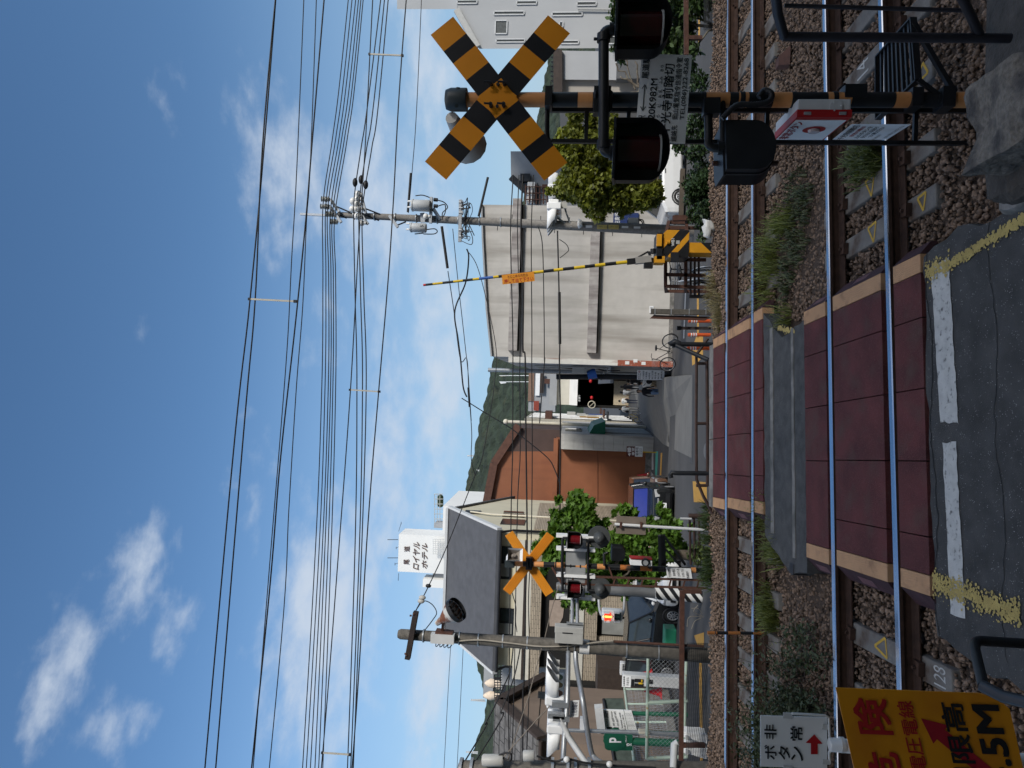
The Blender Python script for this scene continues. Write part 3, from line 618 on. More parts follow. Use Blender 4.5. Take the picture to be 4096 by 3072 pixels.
b = MB(); b.bx((xs - 5, 60, gz(70) - .5), (xs + .1, 72, zq('B8', 600, 1000, 60))); b.build('wall', mat('aged_cream', (.40, .37, .30), .8, var=.12, stain=(.20, .18, .15), st=(.48, .68), streak=True), o)
for k in range(5): b = MB(); b.bx((xs + .11, 60.4 + k*2.2, gz(66) + .1), (xs + .16, 61.9 + k*2.2, gz(66) + 2.4)); b.build('shop_opening', m_dark, o)
for k in range(4): b = MB(); b.bx((xs + .1, 60.6 + k*2.8, gz(66) + 2.5 + .2*(k % 2)), (xs + .9, 62.4 + k*2.8, gz(66) + 2.62 + .2*(k % 2))); b.build('shop_canopy', K['rust'] if k % 2 else K['dark'], o)
for k in range(3): b = MB(); b.bx((xs + .3, 61.2 + k*3.1, .2 - .5*k), (xs + .38, 61.9 + k*3.1, 1.9 - .5*k)); b.build('projecting_sign', [mat('shop_sign_ochre', (.36, .20, .04), .6), K['cream'], mat('shop_sign_blue', (.03, .06, .20), .6)][k], o)
for k in range(4): b = MB(); b.tube([(xs + .2, 61 + k*2.6, -2.6), (xs + .2, 61 + k*2.6, 6.3)], .06, 6); b.build('downpipe', K['white'], o)
for k in range(3): b = MB(); b.bx((xs + .1, 61.5 + k*3, .4 + .9*k), (xs + .5, 62.6 + k*3, 1.2 + .9*k)); b.build('air_conditioner', K['grey'], o)
b = MB(); b.bx((xs + .05, 60.2, 4.3), (xs + .75, 63, 4.9)); b.build('rusty_balcony', K['rust'], o)
c0, c1 = q('B8', 295, 1152, 50), q('B8', 1590, 1205, 50)
b = MB(); b.tube([(c1.x, 50, gz(50)), c1, c0], .12, 8); b.ball(c0, .2, 8, 5); tag(b.build('cream_pole', K['cream'], loc=(c1.x, 50, gz(50))), 'slender cream pole rising in front of the cream house in the lane', 'pole')
# ---- orange corrugated building
D2 = 45.0
o = thing('orange_building', 'orange corrugated metal building with a dark brown upper corner beside the car park', 'building', q('Z5', 1690, 850, D2))
def poly(z, pts, d): return [q(z, x, y, d) for x, y in pts]
zb2 = gz(D2) - .1
def toground(pts, d, z0):          # drop the last two points to the ground
    p = poly('Z5', pts, d); p[-1].z = z0; p[-2].z = z0; p[-1].x = p[0].x; p[-2].x = p[-3].x; return p
b = MB(); b.prism(toground([(1062, 600), (1056, 1040), (1058, 1112), (1665, 1130), (1665, 628)], D2, zb2), (0, .9, 0)); b.build('lower_wall', m_corr, o)
b = MB(); b.prism(poly('Z5', [(690, 690), (640, 772), (612, 908), (585, 1062), (760, 1066), (765, 1098), (1090, 1112), (1090, 690)], D2 + .9), (0, 9, 0)); b.build('upper_wall', m_corr, o)
b = MB(); b.prism(poly('Z5', [(735, 622), (690, 690), (1090, 690), (1090, 545), (800, 530)], D2 + .9), (0, 9, 0)); b.build('brown_wall', m_corrb, o)
b = MB()
for a, c in (((808, 512), (640, 770)), ((640, 770), (583, 1068))):
    b.bar(q('Z5', *a, D2 + .7), q('Z5', *c, D2 + .7), .5, .28, up=(0, 1, 0))
b.build('roof_edge', mat('roof_trim', (.10, .045, .03), .7, var=.2), o)
b = MB(); b.bar(q('Z5', 1062, 602, D2 - .15), q('Z5', 1050, 1042, D2 - .15), .35, .28, up=(0, 0, 1)); b.build('ledge', m_corr, o)
b = MB(); b.bar(q('Z5', 1345, 620, D2 - .03), q('Z5', 1345, 1120, D2 - .03), .03, .03); b.build('seam_strip', mat('seam_brown', (.16, .06, .03), .7), o)
b = MB(); b.bx((xq('Z5', 1600, 1125, D2) - .05, D2 - .2, zb2), (xq('Z5', 1600, 628, D2), D2 - .002, zq('Z5', 1668, 800, D2))); b.build('plinth', m_kerbc, o)
# ---- hotel far behind
DH = 160.0
o = thing('hotel_tower', 'tall white hotel tower with brown lettering beyond the grey roof', 'hotel', q('A7', 800, 960, DH))
def hb(name, x0, x1, y0, y1, d, th, m, par):
    b = MB(); xm = (x0 + x1)/2; b.bx((xq('A7', xm, y1, d), d, zq('A7', x1, (y0 + y1)/2, d)), (xq('A7', xm, y0, d), d + th, zq('A7', x0, (y0 + y1)/2, d))); return b.build(name, m, par)
tw_ = hb('tower', 130, 1000, 735, 1188, DH, 6.5, m_hotel, o)
hb('annex', 668, 1300, 385, 706, DH - 8, 22, m_hotel, o)
hb('stair_block', 425, 1000, 1270, 1368, DH, 4, m_hotel, o)
hb('recess', 545, 1000, 1188, 1270, DH + 1.5, 4, m_greyw, o)
hb('penthouse', 560, 668, 590, 640, DH - 4, 4, m_greyw, o)
for (x0, x1, y0, y1) in ((735, 790, 388, 500), (730, 795, 650, 685)): hb('window', x0, x1, y0, y1, DH - 8.1, .08, K['glass'], o)
for (x0, x1, y0, y1) in ((225, 240, 690, 720), (600, 650, 1210, 1225)): pass
DL = DH - .15
b = MB()
b.text('尾', q('A7', 195, 1078, DL), q('A7', 195, 1020, DL), q('A7', 262, 1078, DL), bold=.03); b.text('道', q('A7', 198, 925, DL), q('A7', 198, 860, DL), q('A7', 266, 925, DL), bold=.03)
b.text('ロイヤル', q('A7', 300, 1120, DL), q('A7', 312, 795, DL), q('A7', 378, 1146, DL), bold=.035); b.text('ホテル', q('A7', 412, 1110, DL), q('A7', 415, 808, DL), q('A7', 480, 1136, DL), bold=.035)
b.build('lettering', mat('brown_letters', (.085, .045, .035), .6), tw_)
b = MB(); xe = xq('A7', 500, 735, DH) + .05
for i, ch in enumerate('尾道ロイヤルホテル'):
    zc = zq('A7', 215 + i*37, 710, DH); b.text(ch, (xe, DH + 2.0, zc + .55), (xe, DH + 4.4, zc + .55), (xe, DH + 2.0, zc - .9))
b.build('side_lettering', MT['brown_letters'], tw_)
b = MB()
for k in range(7): b.tube([q('A7', 560 + (k % 2)*8, 230 + k*60, DH - 2), q('A7', 668, 230 + k*60, DH - 2)], .10, 4)
for x in (568, 600, 632): b.tube([q('A7', x, 228, DH - 2), q('A7', x, 590, DH - 2)], .08, 4)
b.build('roof_railing', K['grey'], o)
b = MB()
for k in range(5): b.ball(q('A7', 640, 270 + k*22, DH - 1), .7, 7, 5)
b.build('roof_plants', mat('roof_plants', (.05, .07, .03), .9), o)
b = MB()
for k in range(8): b.tube([q('A7', 545, 775 + k*25, DH - 1.3), q('A7', 800, 775 + k*25, DH - 1.3)], .07, 4)
for k in range(9): b.tube([q('A7', 550 + k*30, 772, DH - 1.3), q('A7', 550 + k*30, 958, DH - 1.3)], .06, 4)
b.build('outside_stair', m_stairs, o)
b = MB()
for (y, x0) in ((780, 0), (1000, 0)): b.tube([q('A7', 130, y, DH + 2), q('A7', x0, y, DH + 2)], .09, 4)
for (y, x0, y2) in ((1185, 130, 1260), (680, 165, 580), (870, 105, 880), (1060, 90, 1075)): b.tube([q('A7', 135, y, DH + 2), q('A7', x0, y2, DH + 2)], .06, 4); b.bar(q('A7', x0, y2 - 15, DH + 2), q('A7', x0, y2 + 15, DH + 2), .1, .1)
b.build('antennas', K['dark'], o)
# ---- tiled apartment house with grey roof
x0, x1, y0, y1 = -13.8, -7.2, 34.0, 43.4; ze, zr, zg = 6.42, 9.35, gz(34) - .4
o = thing('tiled_apartment_house', 'cream and beige tiled house with a wide grey ribbed gable roof', 'house', ((x0 + x1)/2, y0, zg))
ym = (y0 + y1)/2
b = MB(); b.prism([(x1, y0, zg), (x1, y1, zg), (x1, y1, ze), (x1, ym, zr - .1), (x1, y0, ze)], (x0 - x1, 0, 0)); b.build('wall', m_creamw, o)
rf = MB(); t_ = .16
rf.prism([(x1 + .12, y0 - .55, ze - .36), (x0 - .12, y0 - .55, ze - .36), (x0 - .12, ym, zr), (x1 + .12, ym, zr)], (0, 0, t_)); rf.prism([(x1 + .12, ym, zr), (x0 - .12, ym, zr), (x0 - .12, y1 + .5, ze - .3), (x1 + .12, y1 + .5, ze - .3)], (0, 0, t_))
rf = rf.build('roof', m_roofg, o)
b = MB(); b.bar((x1 + .18, y0 - .55, ze - .33), (x1 + .18, ym, zr + .06), .12, .26); b.bar((x0 - .18, y0 - .55, ze - .33), (x0 - .18, ym, zr + .06), .12, .26); b.bar((x0 - .1, ym, zr + .2), (x1 + .1, ym, zr + .2), .3, .14); b.build('verge_trim', K['lgrey'], rf)
b = MB(); b.tube([(x0 - .1, y0 - .62, ze - .40), (x1 + .1, y0 - .62, ze - .40)], .07, 6); b.tube([(x1 + .05, y0 - .6, ze - .42), (x1 + .05, y0 - .1, ze - 1.0), (x1 + .05, y0 - .1, zg)], .06, 6); b.tube([(x0, y0 - .6, ze - .42), (x0, y0 - .15, ze - .8), (x0, y0 - .15, ze - 2.2)], .06, 6); b.build('gutter', K['dark'], rf)
F0 = y0 - .02
def zf(x): return zq('Z7', x, 500, y0)
def win(xa, xb, za, zb_, nm='window'):
    b = MB(); b.bx((xa, y0 - .03, zb_), (xb, y0 + .02, za)); w = b.build(nm, K['glass'], o)
    b = MB()
    for (p1, p2) in (((xa, zb_), (xb, zb_)), ((xa, za), (xb, za)), ((xa, zb_), (xa, za)), ((xb, zb_), (xb, za)), (((xa + xb)/2, zb_), ((xa + xb)/2, za))): b.bar((p1[0], y0 - .05, p1[1]), (p2[0], y0 - .05, p2[1]), .05, .05)
    b.build('window_frame', K['dark'], w)
    b = MB(); b.bx((xa + .1, y0 - .04, zb_ + .08), ((xa + xb)/2 - .05, y0 - .033, za - .08)); b.build('curtain', m_curtain, w)
    return w
win(xq('A7', 1400, 1245, y0), xq('A7', 1400, 862, y0), zq('A7', 1322, 1050, y0), zq('A7', 1492, 1050, y0))
win(xq('Z7', 760, 560, y0), xq('Z7', 760, 382, y0), zf(702), zf(826))
XL, XR = -14.3, -7.6
for nm, xa, xb, dep, m_ in (('cream_band', 830, 886, .35, m_creamb), ('brown_lintel', 888, 900, .40, m_dbrown), ('cream_band', 902, 934, .36, m_creamb), ('tile_band', 936, 1004, .42, m_tile), ('cream_band', 1192, 1282, .55, m_creamb), ('tile_band', 1284, 1368, .50, m_tile)):
    b = MB(); b.bx((XL, y0 - dep, zf(xb)), (XR, y0 - .002, zf(xa))); b.build(nm, m_, o)
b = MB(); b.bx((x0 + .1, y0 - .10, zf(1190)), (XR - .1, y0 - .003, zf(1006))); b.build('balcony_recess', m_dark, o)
b = MB(); b.prism(poly('Z7', [(1062, 500), (1058, 400), (1062, 330), (1160, 330), (1150, 440), (1120, 500)], y0 - .14), (0, .03, 0)); b.build('curtain', mat('beige_blind', (.34, .27, .22), .9), o)
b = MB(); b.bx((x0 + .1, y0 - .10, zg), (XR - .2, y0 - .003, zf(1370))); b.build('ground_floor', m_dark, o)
for (ya, yb) in ((300, 420), (560, 720)):
    b = MB(); b.bx((xq('Z7', 1480, yb, y0), y0 - .3, zg), (xq('Z7', 1480, ya, y0), y0 - .104, zf(1372))); b.build('tile_pier', m_tile, o)
b = MB(); b.bx((xq('Z7', 1500, 548, y0), y0 - .16, zf(1610)), (xq('Z7', 1500, 445, y0), y0 - .105, zf(1405))); b.build('curtain', m_curtain, o)
# gable side windows
for (xa, xb, ya, yb) in ((1360, 1650, 540, 605), (1385, 1650, 478, 510), (1400, 1640, 445, 462)):
    u0 = 1536 - (1900 + yb*.3315 - 1536); 
    ds = [x1/(ray('A7', 1500, yy).x/ray('A7', 1500, yy).y) for yy in (yb, ya)]
    za, zb_ = zq('A7', xa, ya, ds[0]), zq('A7', xb, ya, ds[0])
    b = MB(); b.bx((x1 + .002, min(ds), zb_), (x1 + .05, max(ds), za)); b.build('side_window', K['glass'], o)
b = MB(); dd = x1/(ray('A7', 1040, 440).x/ray('A7', 1040, 440).y)
for k in range(2): b.bx((x1 + .01, dd - .8 + k*.5, zq('A7', 1130, 440, dd)), (x1 + .06, dd - .45 + k*.5, zq('A7', 945, 440, dd)))
b.build('vent_grille', K['dark'], o)
b = MB(); b.tube([(x1 + .1, 38, zr - 1.2), (x1 + .12, 37.4, zr - 2.4), (x1 + .12, 37.3, -.5)], .05, 6); b.build('wall_pipe', K['cream'], o)
b = MB(); b.bx((x1 + .004, y0 + .3, zg), (x1 + .09, 42, zf(935))); b.build('side_tile', m_tile, o)
# ---- brown gabled house on the left
bx0, bx1, by0, by1, bze, bzr, bzg = -32.0, -12.27, 24.0, 28.5, 3.76, 5.28, gz(24) - .3
o = thing('brown_house', 'brown rendered gabled house with a mottled slate roof above the car park', 'house', (bx1, (by0 + by1)/2, bzg)); bym = (by0 + by1)/2
b = MB(); b.prism([(bx1, by0, bzg), (bx1, by1, bzg), (bx1, by1, bze), (bx1, bym, bzr - .1), (bx1, by0, bze)], (bx0 - bx1, 0, 0)); b.build('wall', m_brownw, o)
b = MB(); b.prism([(bx1 + .25, by0 - .35, bze - .18), (bx0, by0 - .35, bze - .18), (bx0, bym, bzr), (bx1 + .25, bym, bzr)], (0, 0, .13)); b.prism([(bx1 + .25, bym, bzr), (bx0, bym, bzr), (bx0, by1 + .35, bze - .18), (bx1 + .25, by1 + .35, bze - .18)], (0, 0, .13)); rf = b.build('roof', m_slate, o)
b = MB(); b.bar((bx1 + .3, by0 - .35, bze - .22), (bx1 + .3, bym, bzr - .02), .1, .34); b.bar((bx1 + .3, by1 + .35, bze - .22), (bx1 + .3, bym, bzr - .02), .1, .34); b.tube([(bx1 + .2, by0 - .42, bze - .2), (bx0, by0 - .42, bze - .2)], .07, 6); b.build('barge_board', m_dbrown, rf)
b = MB(); b.bx((bx1 + .003, bym + .9, bze - .75), (bx1 + .06, bym + 1.5, bze + .05)); b.build('window', K['glass'], o)
b = MB(); b.bx((bx1 + .003, by0, bze - .05), (bx1 + .05, by1, bze + .05)); b.build('wall_band', m_brownw, o)
b = MB(); b.bx((bx0, by0 - .03, bze - 1.5), (bx1 - .8, by0 - .002, bze - .5)); b.build('front_window', mat('warm_window', (.33, .20, .07), .5, var=.2), o)
# lower extensions to its right: dark shed, grey annex, low dark wall
block('dark_annex', 'dark brown lean-to with a black doorway between the brown house and the tiled house', 'shed', 'Z7', 1375, 1620, 780, 990, 30.5, 2, m_dbrown, zb=gz(30))
o = block('grey_house', 'grey concrete walled house below the roof terrace with parasols', 'house', 'Z7', 752, 1400, 640, 905, 38, 6, m_greyw, zb=gz(38))
block('doorway_block', 'black recessed doorway with pale frame beside the tiled house', 'doorway', 'A6', 390, 500, 510, 750, 33.0, .5, m_dark, zb=gz(33))
o = thing('roof_terrace', 'dark railed roof terrace with a long grey fascia above the grey house', 'terrace', q('B7', 1320, 560, 44))
b = MB(); b.bx((xq('B7', 1100, 770, 48), 48, zq('B7', 1185, 560, 48)), (xq('B7', 1100, 320, 48), 49, zq('B7', 1062, 560, 48))); b.build('fascia', m_greyw, o)
b = MB(); b.bx((xq('B7', 1300, 770, 46), 44, zq('B7', 1330, 560, 46)), (xq('B7', 1300, 310, 46), 48, zq('B7', 1310, 560, 46))); b.build('terrace_floor', K['lgrey'], o)
b = MB()
for k in range(14): b.tube([q('B7', 1200, 340 + k*33, 44), q('B7', 1318, 340 + k*33, 44)], .03, 4)
for x in (1200, 1240, 1280): b.tube([q('B7', x, 335, 44), q('B7', x, 775, 44)], .03, 4)
b.build('railing', K['dark'], o)
b = MB(); b.bx((xq('B7', 1250, 640, 47.5), 47.4, zq('B7', 1320, 560, 47)), (xq('B7', 1250, 500, 47.5), 47.5, zq('B7', 1185, 560, 47))); b.build('dark_opening', m_dark, o)
for (py, x0_, x1_, lab) in ((580, 1075, 1310, 'folded cream parasol in the middle of the roof terrace'), (738, 1058, 1310, 'folded cream parasol at the left end of the roof terrace'), (600, 1205, 1315, 'short folded cream parasol low on the roof terrace')):
    o = thing('folded_parasol', lab, 'parasol', q('B7', x1_, py, 45)); a, c = q('B7', x0_, py, 45), q('B7', x1_, py, 45)
    b = MB(); b.tube([c, lerp(a, c, .5), lerp(a, c, .35), lerp(a, c, .1), a], [.04, .26, .30, .16, .03], 9); b.build('canopy', mat('parasol_cloth', (.70, .58, .45), .9), o)
# ---- right hand buildings
DT = 46.0
o = thing('tall_white_building', 'tall pale grey building with narrow windows at the right picture edge', 'building', q('Z1', 1440, 150, DT))
b = MB(); p = poly('Z1', [(1440, 345), (540, 332), (532, 318), (390, 66), (390, -380), (1440, -380)], DT); p[0].z = p[-1].z = gz(DT); p[0].x = p[1].x
splay(b, p, 12); b.build('wall', m_tallw, o)
b = MB(); splay(b, poly('Z1', [(388, 62), (-20, 62), (-20, -380), (388, -380)], DT + 1), 10); b.build('upper_wall', m_tallw, o)
b = MB(); b.bar(q('Z1', 385, 68, DT - .1), q('Z1', 528, 322, DT - .1), .4, .25, up=(0, 1, 0)); b.build('roof_edge', K['grey'], o)
for (x0_, x1_, ya, yb) in ((640, 845, 78, 103), (655, 850, 268, 290), (648, 730, 142, 232), (1035, 1240, 85, 110), (1095, 1215, 278, 300), (795, 930, 8, 32), (1205, 1335, 14, 40), (390, 525, 3, 27), (1085, 1110, 150, 185), (1420, 1470, 250, 300)):
    b = MB(); a, c = q('Z1', x0_, yb, DT), q('Z1', x1_, ya, DT); b.bx((a.x, DT - .02, c.z), (c.x, DT + .05, a.z)); w = b.build('window', mat('frosted_window', (.085, .092, .09), .35, var=.2), o)
    b = MB()
    for e in (((a.x, a.z), (c.x, a.z)), ((a.x, c.z), (c.x, c.z)), ((a.x, a.z), (a.x, c.z)), ((c.x, a.z), (c.x, c.z))): b.bar((e[0][0], DT - .05, e[0][1]), (e[1][0], DT - .05, e[1][1]), .05, .07)
    b.build('window_frame', K['lgrey'], w)
b = MB(); b.tube([q('B4', 350, 118, DT - .15), q('B4', 790, 122, DT - .15)], .06, 6); b.build('conduit', K['grey'], o)
DG = 40.0
o = thing('grey_annex', 'low grey walled building with a dark railed roof edge behind the signal pipe', 'building', q('B4', 900, 900, DG))
b = MB(); p = poly('B4', [(118, 1005), (118, 640), (1300, 655), (1300, 1015)], DG); splay(b, p, 7); b.build('wall', mat('annex_grey', (.40, .41, .42), .85, var=.05, ns=.8), o)
b = MB(); b.prism(poly('B4', [(118, 1200), (118, 1005), (1300, 1015), (1300, 1210)], DG + .3), (0, 7, 0)); b.build('beige_wall', mat('annex_beige', (.36, .33, .29), .85, var=.07, ns=.8), o)
b = MB(); b.bar(q('B4', 100, 1180, DG - .1), q('B4', 98, 640, DG - .1), .3, .5); b.build('roof_edge', m_dbrown, o)
b = MB()
for k in range(9): b.tube([q('B4', 10, 660 + k*60, DG + 1), q('B4', 90, 660 + k*60, DG + 1)], .04, 4); b.tube([q('B4', 15, 660 + k*60, DG + 1), q('B4', 85, 720 + k*60, DG + 1)], .03, 4)
b.build('railing', K['dark'], o)
b = MB(); b.bx((xq('B4', 900, 1050, DG), DG - .6, gz(DG)), (xq('B4', 900, 745, DG), DG - .01, zq('B4', 840, 850, DG))); b.build('garage_door', mat('garage_grey', (.10, .105, .11), .7), o)
DM = 58.0
o = thing('cluttered_house', 'grey house with pipes, balconies and a sloping dark roof edge beyond the concrete pole', 'house', q('B6', 1400, 150, DM))
b = MB(); splay(b, poly('B6', [(455, 30), (640, 200), (640, 385), (1700, 400), (1700, -300), (450, -300)], DM), 9); b.build('wall', m_greyw, o)
b = MB(); b.bar(q('B6', 455, 28, DM - .2), q('B6', 648, 205, DM - .2), .5, .35, up=(0, 1, 0)); b.build('roof_edge', K['dark'], o)
for (x0_, x1_, ya, yb, m_) in ((660, 760, 110, 370, m_whitewall), (780, 800, 120, 380, K['dark']), (575, 700, 5, 100, K['dark']), (850, 920, 140, 210, K['rust']), (905, 1100, 190, 380, m_whitewall), (1450, 1640, 260, 385, m_dark)):
    b = MB(); a, c = q('B6', x0_, yb, DM), q('B6', x1_, ya, DM); b.bx((a.x, DM - .5, c.z), (c.x, DM - .005, a.z)); b.build('balcony' if m_ is not m_dark else 'opening', m_, o)
b = MB()
for k in range(7): b.tube([q('B6', 640 + k*45, 120 + 17*(k % 3), DM - .6), q('B6', 640 + k*45, 370, DM - .6)], .05, 5)
for k in range(3): b.tube([q('B6', 640, 150 + k*80, DM - .65), q('B6', 900, 150 + k*80, DM - .65)], .05, 5)
b.build('pipe_rack', K['rust'], o)
# ---- wooded hills across the water
from mathutils import noise as mnoise
def hill(sky, d0, name='hills'):
    pts = [q('S', X, Y, d0) for X, Y in sky]; pts.sort(key=lambda p: p.x); xs_ = [p.x for p in pts]; zs_ = [p.z for p in pts]
    nx, ny = 460, 70; xx = np.linspace(xs_[0], xs_[-1], nx); zz = np.interp(xx, xs_, zs_); zz = np.convolve(np.pad(zz, 6, 'edge'), np.ones(13)/13, 'valid')
    b = MB()
    for j in range(ny):
        f = j/(ny - 1); y = d0 - 300*f
        for i in range(nx):
            z = zz[i]*(1 - f)**.9 - 9*f
            dd = mnoise.voronoi(Vector((xx[i]*.085, y*.085, .3)))[0][0]
            z += (1 - dd)*5.5 + mnoise.noise(Vector((xx[i]*.02, y*.02, 0)))*9*min(1, f*6) - 4.0
            b.v.append((xx[i], y + 3*mnoise.noise(Vector((xx[i]*.2, y*.2, 5))), z))
    for j in range(ny - 1):
        for i in range(nx - 1): b.f.append((j*nx + i, (j + 1)*nx + i, (j + 1)*nx + i + 1, j*nx + i + 1)); b.m.append(0); b.s.append(False)
    return struct(b.build(name, mat('wooded_hill', (.024, .036, .022), .95, var=.45, ns=.06, stain=(.040, .046, .026), st=(.55, .75), ss=.05)))
hill([(2250, -400), (2180, 300), (2095, 760), (2040, 1000), (1985, 1300), (1967, 1447), (1952, 1535), (1916, 1676), (1892, 1782), (1858, 1964), (1850, 2060), (1870, 2300), (1888, 2600), (1903, 2654), (1930, 2739), (1947, 2824), (1936, 2874), (1904, 2937), (1886, 2997), (1870, 3200), (1880, 3500)], 800)
for (za, pxb, pyb, pxt, pyt, w, lab) in (('Z5', 635, 820, 522, 820, 14, 'white lattice pylon on the wooded hill above the orange building'), ('Z5', 500, 720, 458, 720, 8, 'small distant lattice mast on the hill skyline'), ('B7', 1085, 800, 900, 795, 24, 'lattice tower on the hill skyline beside the roof terrace'), ('B7', 990, 1465, 838, 1455, 20, 'pale lattice pylon on the hill above the slate roof')):
    D_ = 760; a, c = q(za, pxb, pyb, D_), q(za, pxt, pyt, D_); wl = w*ZR[za][2]/FOC*D_/2
    b = MB()
    for s1 in (-1, 1):
        for s2 in (-1, 1): b.tube([a + Vector((s1*wl, s2*wl, 0)), c + Vector((s1*wl*.25, s2*wl*.25, 0))], .34, 4)
    for k in range(7):
        f0, f1 = k/7, (k + 1)/7; w0, w1 = wl*(1 - .75*f0), wl*(1 - .75*f1); p0, p1 = lerp(a, c, f0), lerp(a, c, f1)
        b.tube([p0 + Vector((-w0, -w0, 0)), p1 + Vector((w1, -w1, 0))], .22, 4); b.tube([p0 + Vector((w0, -w0, 0)), p1 + Vector((-w1, -w1, 0))], .22, 4)
    for k in (.7, .85, .98): p = lerp(a, c, k); b.tube([p + Vector((-wl*1.3, 0, 0)), p + Vector((wl*1.3, 0, 0))], .3, 4)
    tag(b.build('lattice_pylon', K['lgrey'], loc=a), lab, 'pylon')
HILL_B, HILL_H = 1.0, 0.80
# ---- the hillside behind the photographer, whose shade lies over the tracks
b = MB(); nx = 40; prof_ = [(-1.5, .3), (-4, 3), (-9, 12), (-15, 27), (-22, 27.5), (-60, 30)]
for i in range(nx + 1):
    x = -60 + 200*i/nx
    for (y, z) in prof_:
        k = 1 + .03*mnoise.noise(Vector((x*.12, y*.1, 2)))
        b.v.append((x, y - HILL_B, z*HILL_H*k))
for i in range(nx):
    for j in range(len(prof_) - 1): a = i*6 + j; b.f.append((a, a + 1, a + 7, a + 6)); b.m.append(0); b.s.append(False)
struct(b.build('hillside', mat('hillside_green', (.05, .065, .03), .95, var=.4, ns=.8)))
# ================================================================ TREES, SHRUBS, GRASS
def leafmat(name, col, var=.3, isl=.45, tr=.35):
    m = mat(name, col, .5, var=var, ns=1.3, isl=isl, spec=.35)
    nt = m.node_tree; N = nt.nodes; L = nt.links; b = N['Principled BSDF']; out = [n for n in N if n.type == 'OUTPUT_MATERIAL'][0]
    t = N.new('ShaderNodeBsdfTranslucent'); mx = N.new('ShaderNodeMixShader'); mx.inputs[0].default_value = tr
    src = b.inputs['Base Color'].links[0].from_socket
    g = N.new('ShaderNodeMix'); g.data_type = 'RGBA'; g.blend_type = 'MULTIPLY'; g.inputs[0].default_value = 1; L.new(src, g.inputs[6]); g.inputs[7].default_value = (1.3, 1.25, .5, 1)
    L.new(g.outputs[2], t.inputs['Color']); L.new(b.outputs[0], mx.inputs[1]); L.new(t.outputs[0], mx.inputs[2]); L.new(mx.outputs[0], out.inputs['Surface'])
    return m
LOBED = np.array([(0, -.1), (.18, .12), (.5, .05), (.36, .32), (.52, .58), (.22, .58), (0, 1.0), (-.22, .58), (-.52, .58), (-.36, .32), (-.5, .05), (-.18, .12)])
OVAL = np.array([(0, 0), (.16, .2), (.22, .5), (.13, .8), (0, 1.0), (-.13, .8), (-.22, .5), (-.16, .2)])
NEEDLE = np.array([(0, 0), (.05, .4), (0, 1.0), (-.05, .4)])
def leaves(name, C_, size, shape, m, parent=None, droop=.6, off=(0, 0, 0), up=None, sv=.35):
    """one leaf per centre in C_, turned at random, hanging by `droop`"""
    C_ = np.asarray(C_, float); n = len(C_); k = len(shape)
    th = RG.uniform(0, 6.283, n); el = RG.normal(-droop, .45, n); ro = RG.normal(0, .7, n); sz = size*RG.uniform(1 - sv, 1 + sv, n)
    t = np.stack([np.cos(th)*np.cos(el), np.sin(th)*np.cos(el), np.sin(el)], 1)
    s_ = np.stack([-np.sin(th), np.cos(th), np.zeros(n)], 1); nn = np.cross(s_, t)
    w = s_*np.cos(ro)[:, None] + nn*np.sin(ro)[:, None]; nn = np.cross(w, t)
    L2 = shape; V = C_[:, None, :] + (t[:, None, :]*L2[None, :, 1:2] + w[:, None, :]*L2[None, :, 0:1] - nn[:, None, :]*(.25*np.abs(L2[None, :, 0:1]) + .18*L2[None, :, 1:2]**2))*sz[:, None, None]
    F = (np.arange(n*k)).reshape(n, k)
    o = np_mesh(name, V.reshape(-1, 3) - np.array(off), F, m)
    if parent is not None: o.parent = parent
    return o
def clump_pts(cl, per, shell=.55):
    """points through ellipsoidal clumps (centre, radii), denser towards the skin"""
    out = []
    for (c, r) in cl:
        n = int(per*r[0]*r[2]*4 + 20); d = RG.normal(size=(n, 3)); d /= np.linalg.norm(d, axis=1)[:, None]
        rad = RG.uniform(shell**3, 1, n)**(1/3)*(1 + .18*np.sin(d[:, 0]*5 + c[0])*np.sin(d[:, 2]*4 + c[2]*3))
        out.append(np.array(c) + d*rad[:, None]*np.array(r))
    return np.concatenate(out)
def limb(b, a, c, r0, r1, wob=.08):
    pts = [Vector(a)]; n = 5
    for i in range(1, n + 1): p = lerp(a, c, i/n); pts.append(p + Vector((rnd.uniform(-wob, wob), rnd.uniform(-wob, wob), rnd.uniform(-wob, wob)))*(i < n))
    b.tube(pts, [r0 + (r1 - r0)*i/n for i in range(n + 1)], 7)
m_bark = mat('bark', (.11, .09, .07), .9, var=.35, ns=14, bump=.6, stain=(.19, .17, .13), st=(.5, .62), ss=6)
def px_clumps(z, d, lst, dep=.75):
    k = ZR[z][2]*d/FOC; out = []
    for (x, y, r) in lst:
        dd = d + rnd.uniform(-.5, .5); c = q(z, x, y, dd); out.append((tuple(c), (r*k, r*k*dep, r*k)))
    return out
def tree(name, label, cl, trunk, forks, per, lsz, m, shape=LOBED, droop=.75, group=None):
    cl = [(c, tuple(x*rnd.uniform(.82, 1.0) for x in r)) for c, r in cl]; cl += [(tuple(np.array(c) + np.array([rnd.gauss(0, 1) for _ in range(3)])*np.array(r)*.8), tuple(x*rnd.uniform(.28, .55) for x in r)) for c, r in cl for _ in range(4)]; base = Vector(trunk[0]); o = thing(name, label, 'tree', base, group)
    b = MB(); b.tube(curve(trunk, 4), [.16 - .09*i/(4*(len(trunk) - 1)) for i in range(4*(len(trunk) - 1) + 1)], 9)
    for (a, c, r0) in forks: limb(b, a, c, r0, .02)
    tr = b.build('trunk', m_bark, o)
    P_ = clump_pts(cl, per); lv = leaves('crown', P_, lsz, shape, m, o, droop, off=base)
    return o
